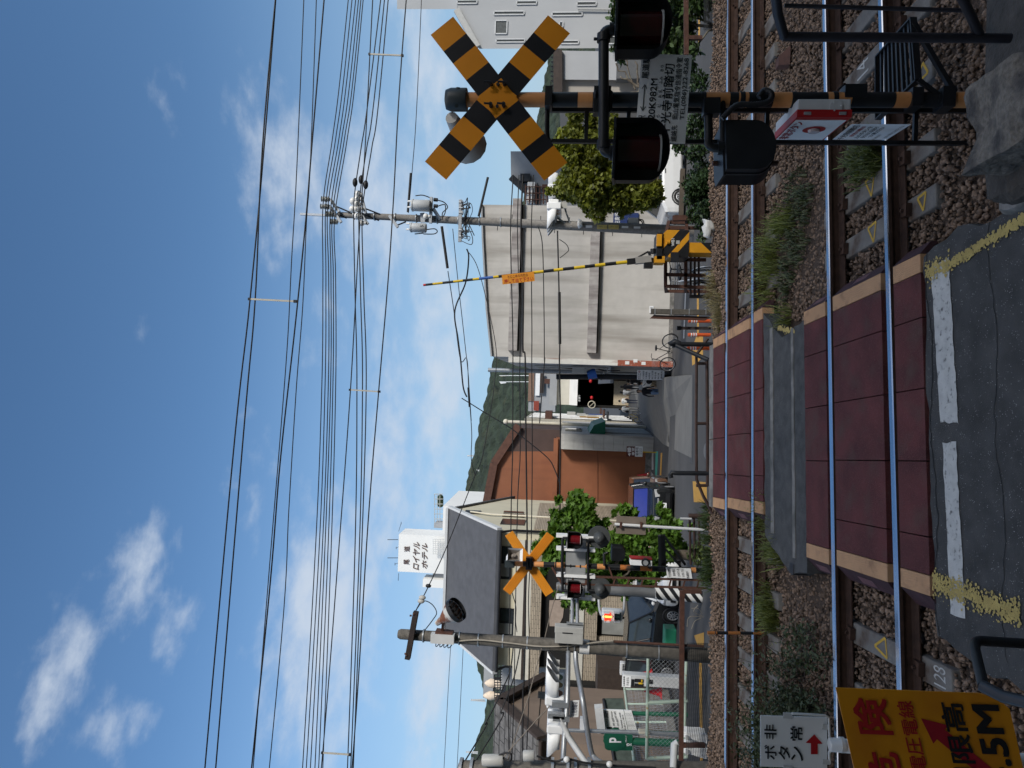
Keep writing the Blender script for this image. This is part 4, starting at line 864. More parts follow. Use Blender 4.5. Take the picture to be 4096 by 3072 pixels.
# right: plane tree with yellowing leaves
dR = 21.0; mL = leafmat('plane_leaf_autumn', (.165, .185, .030), isl=.5)
cl = px_clumps('Z1', dR, [(1230, 850, 115), (1390, 850, 110), (1150, 960, 90), (1260, 1000, 150), (1420, 1000, 120), (1330, 1130, 150), (1170, 1110, 95), (1470, 1180, 150), (1250, 1250, 140), (1420, 1300, 140), (1600, 1270, 120), (1700, 1330, 90), (1100, 1290, 80)]) + \
     px_clumps('Z3', dR, [(1440, 60, 95), (1560, 60, 95), (1640, 115, 85), (1740, 100, 95), (1700, 165, 45), (1820, 60, 60), (1470, 110, 45), (1500, 20, 90), (1650, 30, 90)])
tb = Vector((q('Z1', 1900, 700, dR).x, dR, gz(dR)))
f1 = q('Z1', 1530, 610, dR)
tree('plane_tree', 'plane tree with yellowing leaves and pale forked bare branches behind the name board', cl, [tb, q('Z1', 1800, 660, dR), q('Z1', 1640, 600, dR)],
     [(q('Z1', 1640, 600, dR), q('Z1', 1480, 690, dR), .06), (q('Z1', 1640, 600, dR), q('Z1', 1500, 520, dR), .05), (q('Z1', 1800, 660, dR), q('Z1', 1330, 1050, dR), .08), (q('Z1', 1780, 660, dR), q('Z3', 1850, 60, dR), .07), (q('Z1', 1750, 650, dR), q('Z1', 1560, 1150, dR), .06),
      (q('Z1', 1640, 600, dR), q('Z1', 1600, 420, dR), .03), (q('Z1', 1600, 610, dR), q('Z1', 1470, 430, dR), .025), (q('Z1', 1600, 610, dR), q('Z1', 1520, 380, dR), .02), (q('Z1', 1820, 680, dR), q('Z1', 1750, 1250, dR), .06)], 640, .125, mL)
# left: greener young plane tree behind the far mast
dL = 18.5; mG = leafmat('plane_leaf_green', (.095, .185, .026), isl=.45)
cl = px_clumps('A5', dL, [(840, 60, 130), (740, 150, 100), (900, 190, 120), (650, 260, 100), (800, 330, 110), (560, 380, 70), (480, 420, 50), (960, 330, 100), (1060, 250, 60), (640, 480, 110), (560, 570, 70), (960, 560, 120), (1120, 420, 130), (1290, 400, 130), (1230, 620, 130), (1430, 320, 100), (1560, 260, 80), (1640, 290, 100), (1730, 240, 60),
                           (1480, 480, 130), (1380, 640, 120), (1620, 460, 110), (1740, 400, 90), (1550, 640, 100), (870, 700, 110), (1040, 760, 110), (900, 860, 90), (960, 950, 70), (740, 880, 50), (820, 980, 45), (1270, 800, 70), (1500, 760, 60), (1330, 140, 60), (1250, 90, 40), (1650, 130, 45), (1690, 220, 40)])
tb = Vector((q('A5', 1900, 520, dL).x, dL, gz(dL)))
tree('young_plane_tree', 'leafy bright green young tree right behind the far crossing mast', cl, [tb, q('A5', 1800, 510, dL), q('A5', 1400, 500, dL), q('A5', 1000, 430, dL)],
     [(q('A5', 1600, 505, dL), q('A5', 1500, 250, dL), .05), (q('A5', 1500, 500, dL), q('A5', 1150, 800, dL), .05), (q('A5', 1300, 480, dL), q('A5', 900, 180, dL), .05), (q('A5', 1200, 460, dL), q('A5', 650, 430, dL), .05), (q('A5', 1000, 430, dL), q('A5', 760, 120, dL), .04), (q('A5', 1250, 480, dL), q('A5', 900, 880, dL), .04)], 600, .135, mG)
# right edge: glossy broad-leaved shrub above the tracks
dC = 15.2; mC = leafmat('camellia_leaf', (.058, .098, .032), isl=.45, tr=.15)
def shrub(name, label, z, d, lst, per, lsz, m, shape=OVAL, droop=.4, stem=(0, 0), dep=.7, cat='shrub', zb=None, stems=4):
    cl = px_clumps(z, d, lst, dep); base = Vector((sum(c[0][0] for c in cl)/len(cl), d, zb if zb is not None else min(c[0][2] - c[1][2] for c in cl)))
    o = thing(name, label, cat, base); b = MB()
    for c, r in rnd.sample(cl, min(stems, len(cl))): limb(b, base + Vector((rnd.uniform(-.1, .1), rnd.uniform(-.1, .1), 0)), c, .03, .008, .05)
    b.build('stems', m_bark, o)
    leaves('foliage', clump_pts(cl, per, .35), lsz, shape, m, o, droop, off=base)
    return o
shrub('broadleaf_shrub', 'glossy broad leaved shrub behind the upper right signal lamp', 'Z1', dC, [(1500, 30, 85), (1470, 120, 55), (1560, -60, 90), (1640, -40, 90), (1800, 40, 110), (1900, 90, 110), (1840, 190, 90), (1950, 200, 70), (1760, 260, 90), (1880, 290, 100), (1970, 330, 70), (1980, 60, 90), (2050, 30, 70), (1840, 370, 80), (1930, 420, 70), (1500, 380, 45), (1470, 340, 30), (1560, 300, 50)], 620, .15, mC, zb=.1)
mY = leafmat('yew_needle', (.040, .075, .026), isl=.5, tr=.1)
shrub('yew_bush', 'dark green needle leaved bush beside the barrier box and plastic bag', 'A2', 13.6, [(1680, 150, 130), (1800, 200, 150), (1900, 330, 150), (1750, 380, 150), (1900, 520, 130), (1750, 600, 110), (1880, 680, 110), (1980, 250, 90), (1980, 450, 80), (1900, 820, 60), (1870, 930, 60), (1960, 60, 110), (1850, 30, 110)], 2600, .075, mY, OVAL, .1, zb=.1)
shrub('conifer_shrub', 'dark conifer shrub between the name board and the far ballast', 'Z1', 14.0, [(1960, 470, 60), (2030, 560, 70), (2070, 700, 80), (2020, 820, 70), (2080, 950, 90), (2010, 1050, 70), (2060, 1180, 90), (2030, 1290, 90), (1960, 650, 60), (1950, 900, 60), (1900, 1000, 50)], 2000, .085, mY, OVAL, .15, zb=.1)
mV = leafmat('vine_leaf', (.085, .115, .03), isl=.5, tr=.2)
shrub('ivy_clump', 'yellowish ivy clump climbing the kerb right of the far mast', 'A5', 13.9, [(1920, 480, 70), (1990, 440, 70), (2010, 560, 60), (1960, 560, 60), (2040, 480, 40), (1890, 520, 40)], 900, .09, mV, OVAL, .4, zb=.2)
# grass and weeds between the tracks
m_grass = leafmat('grass_blade', (.175, .205, .065), isl=.45, tr=.3); m_dry = leafmat('dry_grass', (.26, .22, .11), isl=.4, tr=.2); m_weed = leafmat('weed_leaf', (.085, .105, .050), isl=.55, tr=.15)
def tuft(bases, hmin, hmax, lean, wdt, per):
    P_, k = [], 4; V = []
    for (bx, by, bz) in bases:
        for i in range(per):
            a = RG.uniform(0, 6.283); h = RG.uniform(hmin, hmax); l = RG.uniform(.2, 1)*lean*h; x0, y0 = bx + RG.normal(0, .03), by + RG.normal(0, .03)
            ux, uy = math.cos(a), math.sin(a); px_, py_ = -uy*wdt, ux*wdt
            rows = [(0, 0, 1), (.35, .45, .9), (.75, .80, .6), (1.0, .92 - .25*lean*RG.random(), .06)]
            for (fl, fz, fw) in rows:
                cx, cy, cz = x0 + ux*l*fl, y0 + uy*l*fl, bz + h*fz
                V.append((cx - px_*fw, cy - py_*fw, cz)); V.append((cx + px_*fw, cy + py_*fw, cz))
    V = np.array(V); nb = len(V)//8; F = []
    f0 = np.array([(0, 1, 3, 2), (2, 3, 5, 4), (4, 5, 7, 6)]); F = (f0[None] + (np.arange(nb)*8)[:, None, None]).reshape(-1, 4)
    return V, F
def grass(name, lab, pts, n, hmin, hmax, lean, wdt, per, m, dz=-.2):
    bs = []
    for i in range(n):
        a = rnd.choice(pts); t, s, r = a; th = rnd.random()*6.28; rr = r*rnd.random()**.5; p = tw(t + rr*math.cos(th)*1.6, s + rr*math.sin(th), dz); bs.append(tuple(p))
    V, F = tuft(bs, hmin, hmax, lean, wdt, per)
    return tag(np_mesh(name, V, F, m), lab, 'grass', kind='stuff')
def TS(z, x, y, dz=-.17):
    p = pl(z, x, y, dz); return ((p.x + MR*p.y)/NR, (p.y - MR*p.x)/NR)
gp = [TS('Z4', x, y) + (r,) for x, y, r in ((470, 470, .12), (480, 540, .14), (500, 600, .15), (470, 700, .13), (450, 790, .13), (520, 650, .12), (560, 350, .12), (540, 420, .12), (480, 850, .10), (600, 970, .08), (620, 300, .12))]
grass('grass', 'bright green tall grass growing between the tracks right of the panels', gp, 80, .10, .34, 1.0, .005, 11, m_grass)
gp = [TS('Z4', x, y) + (r,) for x, y, r in ((620, 500, .25), (680, 350, .3), (640, 200, .3), (700, 120, .25), (590, 700, .2))]
grass('weeds', 'low mixed weeds in the ballast between the tracks', gp, 120, .04, .13, 1.0, .008, 8, m_weed)
gp = [TS('Z6', x, y) + (r,) for x, y, r in ((600, 1090, .1), (640, 1000, .1), (650, 1180, .13), (690, 1150, .12), (620, 1250, .12), (660, 1280, .1), (600, 930, .07), (560, 1010, .08))]
grass('grass', 'bright green grass growing between the tracks left of the panels', gp, 70, .10, .30, 1.0, .005, 10, m_grass)
gp = [TS('Z8', x, y) + (r,) for x, y, r in ((600, 300, .1), (610, 370, .12), (630, 430, .12))]
grass('grass', 'small fresh grass tuft in the ballast right of the dark weed bush', gp, 45, .12, .28, .9, .006, 14, m_grass)
gp = [TS('Z2', x, y, -.17) + (r,) for x, y, r in ((1130, 1050, .12), (1190, 1110, .12), (1100, 1150, .1), (1230, 1000, .08))]
grass('weeds', 'grassy weeds between the near rails under the ladder', gp, 50, .10, .26, 1.0, .007, 12, leafmat('dull_grass', (.13, .16, .06), isl=.4))
gp = [TS('Z4', 110, 900) + (.15,), TS('Z4', 120, 980) + (.12,), TS('Z4', 60, 780) + (.2,)]
grass('dry_grass', 'straw coloured dry grass on the far ballast beside the barrier', gp, 80, .06, .22, 1.2, .004, 10, m_dry, dz=-.25)
gp = [TS('A5', 2080, 660, -.3) + (.2,), TS('A5', 2060, 250, -.3) + (.25,), TS('A5', 2050, 720, -.3) + (.15,)]
grass('weeds', 'green weeds around the foot of the far crossing mast', gp, 60, .08, .25, 1.0, .006, 11, leafmat('weed_green', (.06, .095, .03), isl=.4), dz=-.32)
# the twiggy dark bush left of centre: wiry stems with tiny leaves
o = thing('weed_bush', 'large dark twiggy weed bush growing between the tracks at the left', 'bush', tw(-2.9, 8.1, -.2))
b = MB(); C_ = []
for i in range(340):
    t0 = -3.3 + rnd.gauss(0, .55); s0 = 8.2 + rnd.gauss(0, .26); p = tw(t0, s0, -.2); h = rnd.uniform(.25, .75)*max(.35, 1 - abs(t0 + 3.2)*.42)
    a = rnd.random()*6.28; tip = p + Vector((math.cos(a)*h*.75, math.sin(a)*h*.6, h)); mid = lerp(p, tip, .5) + Vector((0, 0, h*.15))
    pts = curve([p, mid, tip], 4); b.tube(pts, .004, 3, cap=False)
    for k in range(46): f = rnd.uniform(.08, 1); pp = pts[min(int(f*len(pts)), len(pts) - 1)]; C_.append(tuple(pp + Vector((rnd.gauss(0, .045), rnd.gauss(0, .045), rnd.gauss(0, .04)))))
b.build('stems', mat('weed_stem', (.07, .075, .04), .9), o)
leaves('foliage', C_, .050, OVAL, leafmat('bush_leaf', (.062, .082, .040), isl=.5, tr=.12), o, .1, off=OFF[o.name])
o = thing('tall_weed', 'thin flowering weed stalks rising in front of the far rails at the left', 'weed', tw(-3.0, 9.0, -.2)); b = MB(); C_ = []
for i in range(34):
    t0 = -2.9 + rnd.gauss(0, .5); p = tw(t0, 8.9 + rnd.uniform(-.25, .25), -.2); h = rnd.uniform(.35, .8); tip = p + Vector((rnd.gauss(0, .15), rnd.gauss(0, .15), h)); pts = curve([p, lerp(p, tip, .5) + Vector((rnd.gauss(0, .05), 0, 0)), tip], 4); b.tube(pts, .003, 3, cap=False)
    for k in range(9): f = rnd.uniform(.3, 1); pp = pts[min(int(f*len(pts)), len(pts) - 1)]; C_.append(tuple(pp + Vector((rnd.gauss(0, .04), rnd.gauss(0, .04), rnd.gauss(0, .03)))))
b.build('stems', MT['weed_stem'], o); leaves('foliage', C_, .035, OVAL, leafmat('weed_pale', (.13, .14, .07), isl=.4), o, .0, off=OFF[o.name])
# bare twigs at the left kerb
b = MB()
for (a, m_, c) in (((2010, 1090), (1880, 1090), (1860, 1180)), ((2000, 1080), (1920, 1040), (1960, 980)), ((1990, 1100), (1930, 1130), (1900, 1200)), ((2000, 1060), (1960, 1010), (1900, 1010))): b.tube(curve([q('A5', *a, 13.0), q('A5', *m_, 12.9), q('A5', *c, 12.9)], 5), .006, 4)
tag(b.build('bare_twigs', mat('twig', (.30, .27, .22), .9), loc=q('A5', 2010, 1090, 13.0)), 'pale bare twigs arching over the left kerb block', 'twigs')
# ================================================================ CROSSING EQUIPMENT
VX = Vector((1, 0, 0)); VY = Vector((0, 1, 0)); VZ = Vector((0, 0, 1))
def stripes(b, x, y, r, marks, n=14):
    """pole of coloured bands: marks = [(z, material), ...] upwards, last z closes"""
    for (z0, m_), (z1, _) in zip(marks, marks[1:]): b.tube([(x, y, z0), (x, y, z1)], r, n, m_, cap=False)
def lamp(par, c, fwd, s, lens=True, name='signal_lamp', tilt=0.0):
    """flashing lamp: round-bottomed black shade, flat lid, red drum lens; c = centre of lens, fwd = way it shines"""
    f = Vector(fwd).normalized(); r = VZ.cross(f).normalized()*-1; u = VZ
    def L(a, b_, d_): return Vector(c) + r*a*s + u*b_*s + f*d_*s
    b = MB(); out = []
    for i in range(21):
        a = math.pi*i/20; k = 1.0 if .3 < a < 2.84 else 1; out.append((-.36*math.cos(a), -.10 - .25*math.sin(a)))
    out = [(-.36, .29)] + out + [(.36, .29)]
    b.prism([L(x, y, -.06) for x, y in out], f*(-.035*s))
    # rim turning forward round the board
    for (p, q_) in zip(out, out[1:]):
        b.add([L(p[0], p[1], -.06), L(q_[0], q_[1], -.06), L(q_[0]*1.02, q_[1]*1.02, .16), L(p[0]*1.02, p[1]*1.02, .16)], [(0, 1, 2, 3), (3, 2, 1, 0)])
    b.prism([L(-.38, .27, -.10), L(.38, .27, -.10), L(.36, .30, .22), L(.22, .30, .30), L(-.22, .30, .30), L(-.36, .30, .22)], u*(.03*s))
    if lens: b.tube([L(0, 0, -.09), L(0, 0, -.26), L(0, 0, -.33)], [.21*s, .20*s, .10*s], 14)
    else: b.prism([L(x*.96, y*.96, -.09) for x, y in out], f*(-.10*s))
    sh = b.build(name, K['black'], par)
    if lens:
        b = MB(); n = 14; pr = []
        for i in range(n + 1): a = math.pi*i/n; pr.append((-.20*math.cos(a), -.05 + .20*math.sin(a)))
        b.prism([L(x, -.24, d_) for x, d_ in pr], u*(.50*s)); b.build('lens', K['dred'] if s > .45 else K['lred'], sh)
        b = MB(); b.prism([L(x*1.1, -.262, d_*1.08) for x, d_ in pr], u*(.02*s)); b.build('lens_rim', K['grey'], sh)
        b = MB(); b.bx(L(-.08, -.36, -.052), L(.08, -.29, -.045)); b.build('maker_plate', K['dark'], sh)
    return sh
# ---------------------------------------------------------------- the near mast
D = 5.46; base = q('S', 3880, 400, D); x0, y0 = base.x, base.y; zg = plz(y0) - .25
def zz(x): return q('S', x, 405, D).z
o = thing('crossing_sign_mast', 'nearest black and orange striped mast with a big shaded orange crossbuck', 'crossing signal', (x0, y0, zg))
mk = [(zg, 0), (zz(3790), 1), (zz(3650), 0), (zz(3573), 1), (zz(3490), 1), (zz(3398), 0), (zz(3304), 1), (zz(3163), 0), (zz(3087), 1), (zz(2990), 0), (zz(2950), 1), (zz(2915), 0), (zz(2811), 1), (zz(2370), 0), (zz(2311), 1), (zz(2182), 0), (zz(1865), 0)]
b = MB(); stripes(b, x0, y0, .057, mk, 18)
for x in (2200, 2820, 2975, 3180, 3345, 3760): b.tube([(x0, y0, zz(x)), (x0, y0, zz(x) + .035)], .061, 14, 1)
pole = b.build('pole', [K['orange'], K['black']], o)
b = MB(); b.tube([(x0, y0, zz(1868)), (x0, y0, zz(1865)), (x0, y0, zz(1805)), (x0, y0, zz(1785)), (x0, y0, zz(1780))], [.088, .090, .090, .075, .03], 18); c = q('Z1', 395, 610, D - .05); b.tube([c, c + VX*-.03], .014, 6); b.tube([c + VX*.012, c], .022, 6); b.tube([q('Z1', 385, 720, D - .1), q('Z1', 385, 720, D - .14)], .016, 6); b.build('bell_cap', mat('bell_dark', (.03, .04, .045), .5), o)
# crossbuck
def crossbuck(par, ends_a, ends_b, W_, zone, d, rib=False, back=False):
    mats = [K['sign_o'], K['sign_b']] if not back else [mat('crossbuck_back', (.68, .27, .02), .5, var=.06), K['rust']]
    for i, (e0, e1) in enumerate((ends_a, ends_b)):
        p, r = q(zone, *e0, d), q(zone, *e1, d); t = (r - p); L_ = t.length; t.normalize(); n = t.cross(VY).normalized()*W_/2
        b = MB(); off = VY*(.004*i)
        if not back:
            H_ = L_/2; fr_ = [0, .232, .398, .630, 1 - W_/2/H_ + .018*0, 1.0]
            cut = [(0, 0), (fr_[1]*H_, 1), (fr_[2]*H_, 0), (fr_[3]*H_, 1), (H_ - W_*.5, 0), (H_ + W_*.5, 1), (L_ - fr_[3]*H_, 0), (L_ - fr_[2]*H_, 1), (L_ - fr_[1]*H_, 0), (L_, 0)]
            for (a, m_), (c, _) in zip(cut, cut[1:]):
                A, B = p + t*a + off, p + t*c + off; b.prism([A - n, B - n, B + n, A + n], VY*.003, m_)
        else:
            b.prism([p - n + off, r - n + off, r + n + off, p + n + off], VY*.01)
            for k in range(-2, 3): b.bar(p + n*(k*.38) + off - VY*.006, r + n*(k*.38) + off - VY*.006, .006, .014, up=(0, 1, 0))
        bl = b.build('cross_blade', mats, par)
crossbuck(o, ((285, 175), (1060, 1168)), ((1082, 163), (241, 1160)), .224, 'Z1', D - .075)
b = MB(); z1 = q('Z1', 668, 655, D - .04); b.box(z1 + VY*.0, (.10, .05, .24))
for (x, y) in ((620, 575), (712, 575), (620, 722), (708, 722)): p = q('Z1', x, y, D - .08); b.tube([p, p + VY*-.05], .016, 8); b.tube([p + VY*-.05 + VZ*.0, p + VY*-.055 + VZ*.05], .008, 6)
for (x, y) in ((668, 578), (662, 727)): p = q('Z1', x, y, D - .08); b.tube([p, p + VY*-.018], .013, 6)
b.build('bracket_bolts', K['dark'], o)
b = MB(); a, c = q('Z1', 350, 800, D + .05), q('Z1', 470, 1000, D + .5); b.tube([a, lerp(a, c, .35), c], [.05, .07, .16], 14); b.build('horn_speaker', mat('speaker_beige', (.48, .46, .42), .5), o)
# crossarm with elbows and the two front lamps
def elbow(a, b_, c, r, n=6):
    return [a] + [lerp(lerp(a, b_, i/n), lerp(b_, c, i/n), i/n) for i in range(1, n)] + [c]
dA = D - .14; A0, A1 = q('Z1', 1385, 1000, dA), q('Z1', 1385, 240, dA)
pipe = [q('Z1', 1480, 1040, dA)] + elbow(q('Z1', 1430, 1040, dA), q('Z1', 1390, 1040, dA), q('Z1', 1386, 990, dA), .04) + elbow(q('Z1', 1386, 250, dA), q('Z1', 1390, 205, dA), q('Z1', 1440, 205, dA), .04) + [q('Z1', 1500, 205, dA)]
b = MB(); b.tube(pipe, .040, 12)
for pt in (q('Z1', 1386, 985, dA), q('Z1', 1386, 258, dA)): b.tube([pt - VX*.03, pt + VX*.03], .052, 12)
for yy in (1040, 205): b.tube([q('Z1', 1425, yy, dA), q('Z1', 1450, yy, dA)], .056, 12); b.tube([q('Z1', 1465, yy, dA), q('Z1', 1482, yy, dA)], .062, 12)
p = q('Z1', 1350, 265, dA); b.tube([p, p + VZ*.035], .012, 6)
b.box(q('Z1', 1375, 690, D - .07), (.20, .10, .13)); arm = b.build('lamp_arm', K['black'], o)
b = MB(); b.tube([q('Z1', 1420, 690, D - .085) + VX*-.075, q('Z1', 1420, 690, D - .085) + VX*.075], .03, 8); b.torus(q('Z1', 1330, 650, D - .1), (0, 0, 1), .03, .012, 10, 5); b.build('arm_clamp', K['dark'], arm)
sL = .60
lamp(o, q('Z1', 1625, 1035, D - .30), (-.10, -1, 0), sL); lamp(o, q('Z1', 1640, 185, D - .30), (.06, -1, 0), sL)
# lower lamp seen from behind
c = q('Z2', 330, 1012, D - .12); lamp(o, c + VY*.10, (-.25, 1, 0), .60, lens=False)
b = MB(); b.tube([q('Z2', 55, 740, D - .05)] + elbow(q('Z2', 60, 930, D - .05), q('Z2', 45, 1000, D - .05), q('Z2', 95, 1010, D - .05), .03) + [q('Z2', 175, 1015, D - .05)], .032, 10); b.tube([q('Z2', 110, 690, D - .03), q('Z2', 155, 690, D - .03), q('Z2', 155, 1010, D - .03)], .022, 8); b.box(q('Z2', 75, 735, D - .05), (.12, .10, .12)); b.tube([q('Z2', 120, 1012, D - .05), q('Z2', 170, 1012, D - .05)], .05, 10); b.build('lamp_bracket', K['black'], o)
b = MB(); b.tube([q('Z2', 85, 1115, D + .05), q('Z2', 530, 1115, D + .05)], .021, 8); b.build('rusty_tube', K['rust'], o)
# corrugated cable loop
b = MB(); pts = curve([q('Z2', 150, 810, D - .1), q('Z2', 250, 720, D - .12), q('Z2', 380, 715, D - .12), q('Z2', 470, 690, D - .12), q('Z2', 488, 640, D - .12), q('Z2', 440, 618, D - .1), q('Z2', 400, 665, D - .1)], 12); b.tube(pts, [.021 + .003*(i % 2) for i in range(len(pts))], 8); b.build('cable_conduit', K['blackp'], o)
# ladder on the left of the pole
b = MB(); xa, xb = q('S', 2800, 442, D + .10).x, q('S', 2800, 568, D + .10).x
ztop = q('Z1', 1020, 900, D + .10).z
for xx in (xa, xb): b.bar((xx, y0 + .10, zg), (xx, y0 + .10, ztop), .032, .03)
for X in (2350, 2520, 3085, 3690, 2900): b.bar((xa, y0 + .10, zz(X)), (xb, y0 + .10, zz(X)), .03, .03, up=(0, 1, 0))
b.tube([(xb, y0 + .10, ztop - .02)] + elbow((xb, y0 + .10, ztop), (xb, y0 + .10, zz(2190)), (xb + .12, y0 + .06, zz(2190)), .02) + [(x0 - .05, y0 + .02, zz(2190))], .02, 8)
b.box((x0, y0 - .01, zz(2195)), (.15, .15, .055)); b.build('ladder', K['black'], o)
# name board
TLn, TRn, BRn, BLn = q('Z1', 1600, 985, D - .10), q('Z1', 1645, 365, D - .10), q('Z1', 1988, 375, D - .10), q('Z1', 1940, 978, D - .10)
TLn = TRn + (BLn - BRn)
b = MB(); b.prism([TLn, TRn, BRn, BLn], VY*.004); nbd = b.build('name_board', K['white'], o)
F_ = lambda a0, a1, c0, c1: fr(TLn, TRn, BLn, a0, a1, c0, c1, -.004)
b = MB()
b.text('東尾道駅', *F_(.03, .30, .03, .17), bold=.02); b.text('尾道駅', *F_(.715, .97, .03, .17), bold=.02)
tl, tr, bl = F_(.345, .655, .07, .15); r_ = tr - tl; d_ = bl - tl; c0 = tl + d_*.5
b.face([c0 + r_*.06 - d_*.10, c0 + r_*.94 - d_*.10, c0 + r_*.94 + d_*.10, c0 + r_*.06 + d_*.10])
for s_ in (0, 1):
    e = c0 + r_*s_; k = r_*(.17 if s_ == 0 else -.17); w = d_*.62
    for sg in (-1, 1): b.face([e, e + k*.25, e + k*1.15 + w*sg, e + k*.9 + w*sg*1.05] if sg*(1 if s_ == 0 else -1) > 0 else [e, e + k*.9 + w*sg*1.05, e + k*1.15 + w*sg, e + k*.25])
b.text('220K982M', *F_(.20, .72, .225, .355), bold=.02)
for tx, a0, a1 in (('せん', .09, .16), ('こう', .225, .315), ('じ', .40, .44), ('まえ', .505, .60), ('ふみ', .66, .745), ('きり', .80, .875)): b.text(tx, *F_(a0, a1, .395, .455), bold=.01)
b.text('千光寺前踏切', *F_(.085, .89, .475, .675), bold=.025)
b.text('連絡先', *F_(.02, .20, .70, .82), bold=.015); b.text('岡山電気指令信通指令室', *F_(.27, .965, .70, .82), bold=.015); b.text('TEL(086)222-8268', *F_(.27, .96, .855, .965), bold=.012)
b.build('lettering', K['ink'], nbd)
# emergency button box, notice plate
dE = D - .14; dF = D + .42
P8 = lambda x, y, d: q('Z2', x, y, d)
e0, e1 = P8(665, 790, dE), P8(1030, 790, dE); e0.x = e1.x = (e0.x + e1.x)/2
g0, g1 = P8(665, 673, dE), P8(1028, 675, dE); g0.z, g1.z = e0.z, e1.z; g0.x = g1.x
h0, h1 = P8(580, 942, dF), P8(908, 945, dF); h0.z, h1.z = e0.z, e1.z; h1.x = h0.x
sh_ = h0 - e0
b = MB(); b.add([e0, e1, g1, g0, h0, h1, g1 + sh_, g0 + sh_], [(0, 1, 2, 3), (0, 3, 7, 4), (4, 7, 6, 5), (1, 5, 6, 2), (0, 4, 5, 1), (3, 2, 6, 7)]); bxo = b.build('button_box', K['lgrey'], o, bevel=.008)
nrm = (sh_.cross(VZ)).normalized(); nrm = nrm if nrm.x < 0 else -nrm
def onface(u, v): return e0 + sh_*u + (e1 - e0)*v
b = MB(); b.prism([onface(-.012, -.012) + nrm*.012, onface(1.0, -.012) + nrm*.012, onface(1.0, 1.012) + nrm*.012, onface(-.012, 1.012) + nrm*.012], -nrm*.055); dr = b.build('box_door', K['red'], bxo)
b = MB(); b.prism([onface(.10, .02) + nrm*.016, onface(.99, .02) + nrm*.016, onface(.99, .975) + nrm*.016, onface(.10, .975) + nrm*.016], -nrm*.003); b.build('white_panel', K['white'], dr)
b = MB(); nn = nrm*.018
b.text('非常ボタン', onface(.95, .03) + nn, onface(.16, .03) + nn, onface(.95, .23) + nn, bold=.03)
cc = onface(.50, .56) + nn; uu = sh_.normalized(); b.add([cc + uu*(.085*math.cos(a)) + VZ*(.085*math.sin(a)) for a in [i*.314 for i in range(20)]], [tuple(range(20))]); b.build('lettering', K['red'], dr)
b = MB(); cc = cc + nrm*.002; b.tube([cc, cc + nrm*.02], [.045, .04], 14); b.build('button', mat('button_clear', (.62, .55, .56), .25), dr)
b = MB(); cv = P8(930, 727, dE - .003); cv.y = e0.y - .004; b.tube([cv, cv + VY*-.004], .047, 20)
for a in (.6, 2.7, 4.8): b.tube([cv + Vector((.035*math.cos(a), -.004, .035*math.sin(a))), cv + Vector((.035*math.cos(a), -.012, .035*math.sin(a)))], .006, 6)
b.build('round_cover', mat('cover_grey', (.47, .48, .48), .5), bxo)
b = MB()
for X in (730, 970): cv = P8(X, 778, dE); cv.y = e0.y - .008; b.box(cv, (.02, .016, .05))
b.build('hinge', K['alu'], bxo)
n0, n1 = P8(1035, 847, dE + .03), P8(1443, 845, dE + .03); n1.x, n1.y = n0.x, n0.y
m0 = P8(905, 952, dF); m1 = m0 + (n1 - n0)
b = MB(); b.prism([m0, n0, n1, m1], VY*.004); npl = b.build('notice_plate', K['white'], o)
F2 = lambda a0, a1, c0, c1: tuple(p + Vector((-.006, 0, 0)) for p in fr(m0, n0, m1, a0, a1, c0, c1, 0))
b = MB(); b.text('千光寺前踏切', *F2(.06, .95, .05, .17), bold=.02)
for i, tx in enumerate(('上のボタンを', 'もどらなくなるまで', 'つよく押して下さい')): b.text(tx, *F2(.12 + .05*i, .9 - .02*i, .33 + i*.11, .41 + i*.11), bold=.015)
b.text('岡山電気指令', *F2(.04, .4, .70, .76)); b.text('列車の運転を止めるときは', *F2(.15, .95, .86, .92))
b.build('lettering', K['ink'], npl)
b = MB(); b.text('非常の際は', *F2(.25, .9, .21, .29), bold=.02); b.build('red_lettering', K['red'], npl)
b = MB(); b.box(P8(1045, 640, D), (.10, .12, .16)); b.tube([P8(1015, 600, D), P8(985, 575, D - .05), P8(945, 610, D - .05)], .008, 5); b.build('junction_bracket', K['black'], o)
# footplate: an openwork step hung on the mast
zs = .52
def onz(zn, x, y, z):
    r = ray(zn, x, y); t = (z - EYE)/r.z; return r*t + VZ*EYE
c1, c2, c3, c4 = onz('Z2', 1215, 385, zs), onz('Z2', 1455, 120, zs), onz('Z2', 1490, 545, zs), onz('Z2', 1215, 815, zs)
b = MB()
for A, B in ((c1, c2), (c2, c3), (c3, c4), (c4, c1)): b.bar(A, B, .012, .05)
for i in range(1, 9): b.bar(lerp(c1, c2, i/9), lerp(c4, c3, i/9), .022, .02)
b.bar(c3, (x0 - .02, y0 - .03, zs - .22), .03, .03); b.bar(lerp(c2, c3, .1), (x0 + .08, y0 - .03, zs - .25), .035, .035); b.box((x0, y0, zs - .22), (.15, .15, .09)); b.box((x0, y0, zs), (.14, .14, .08)); b.build('footplate', K['black'], o)
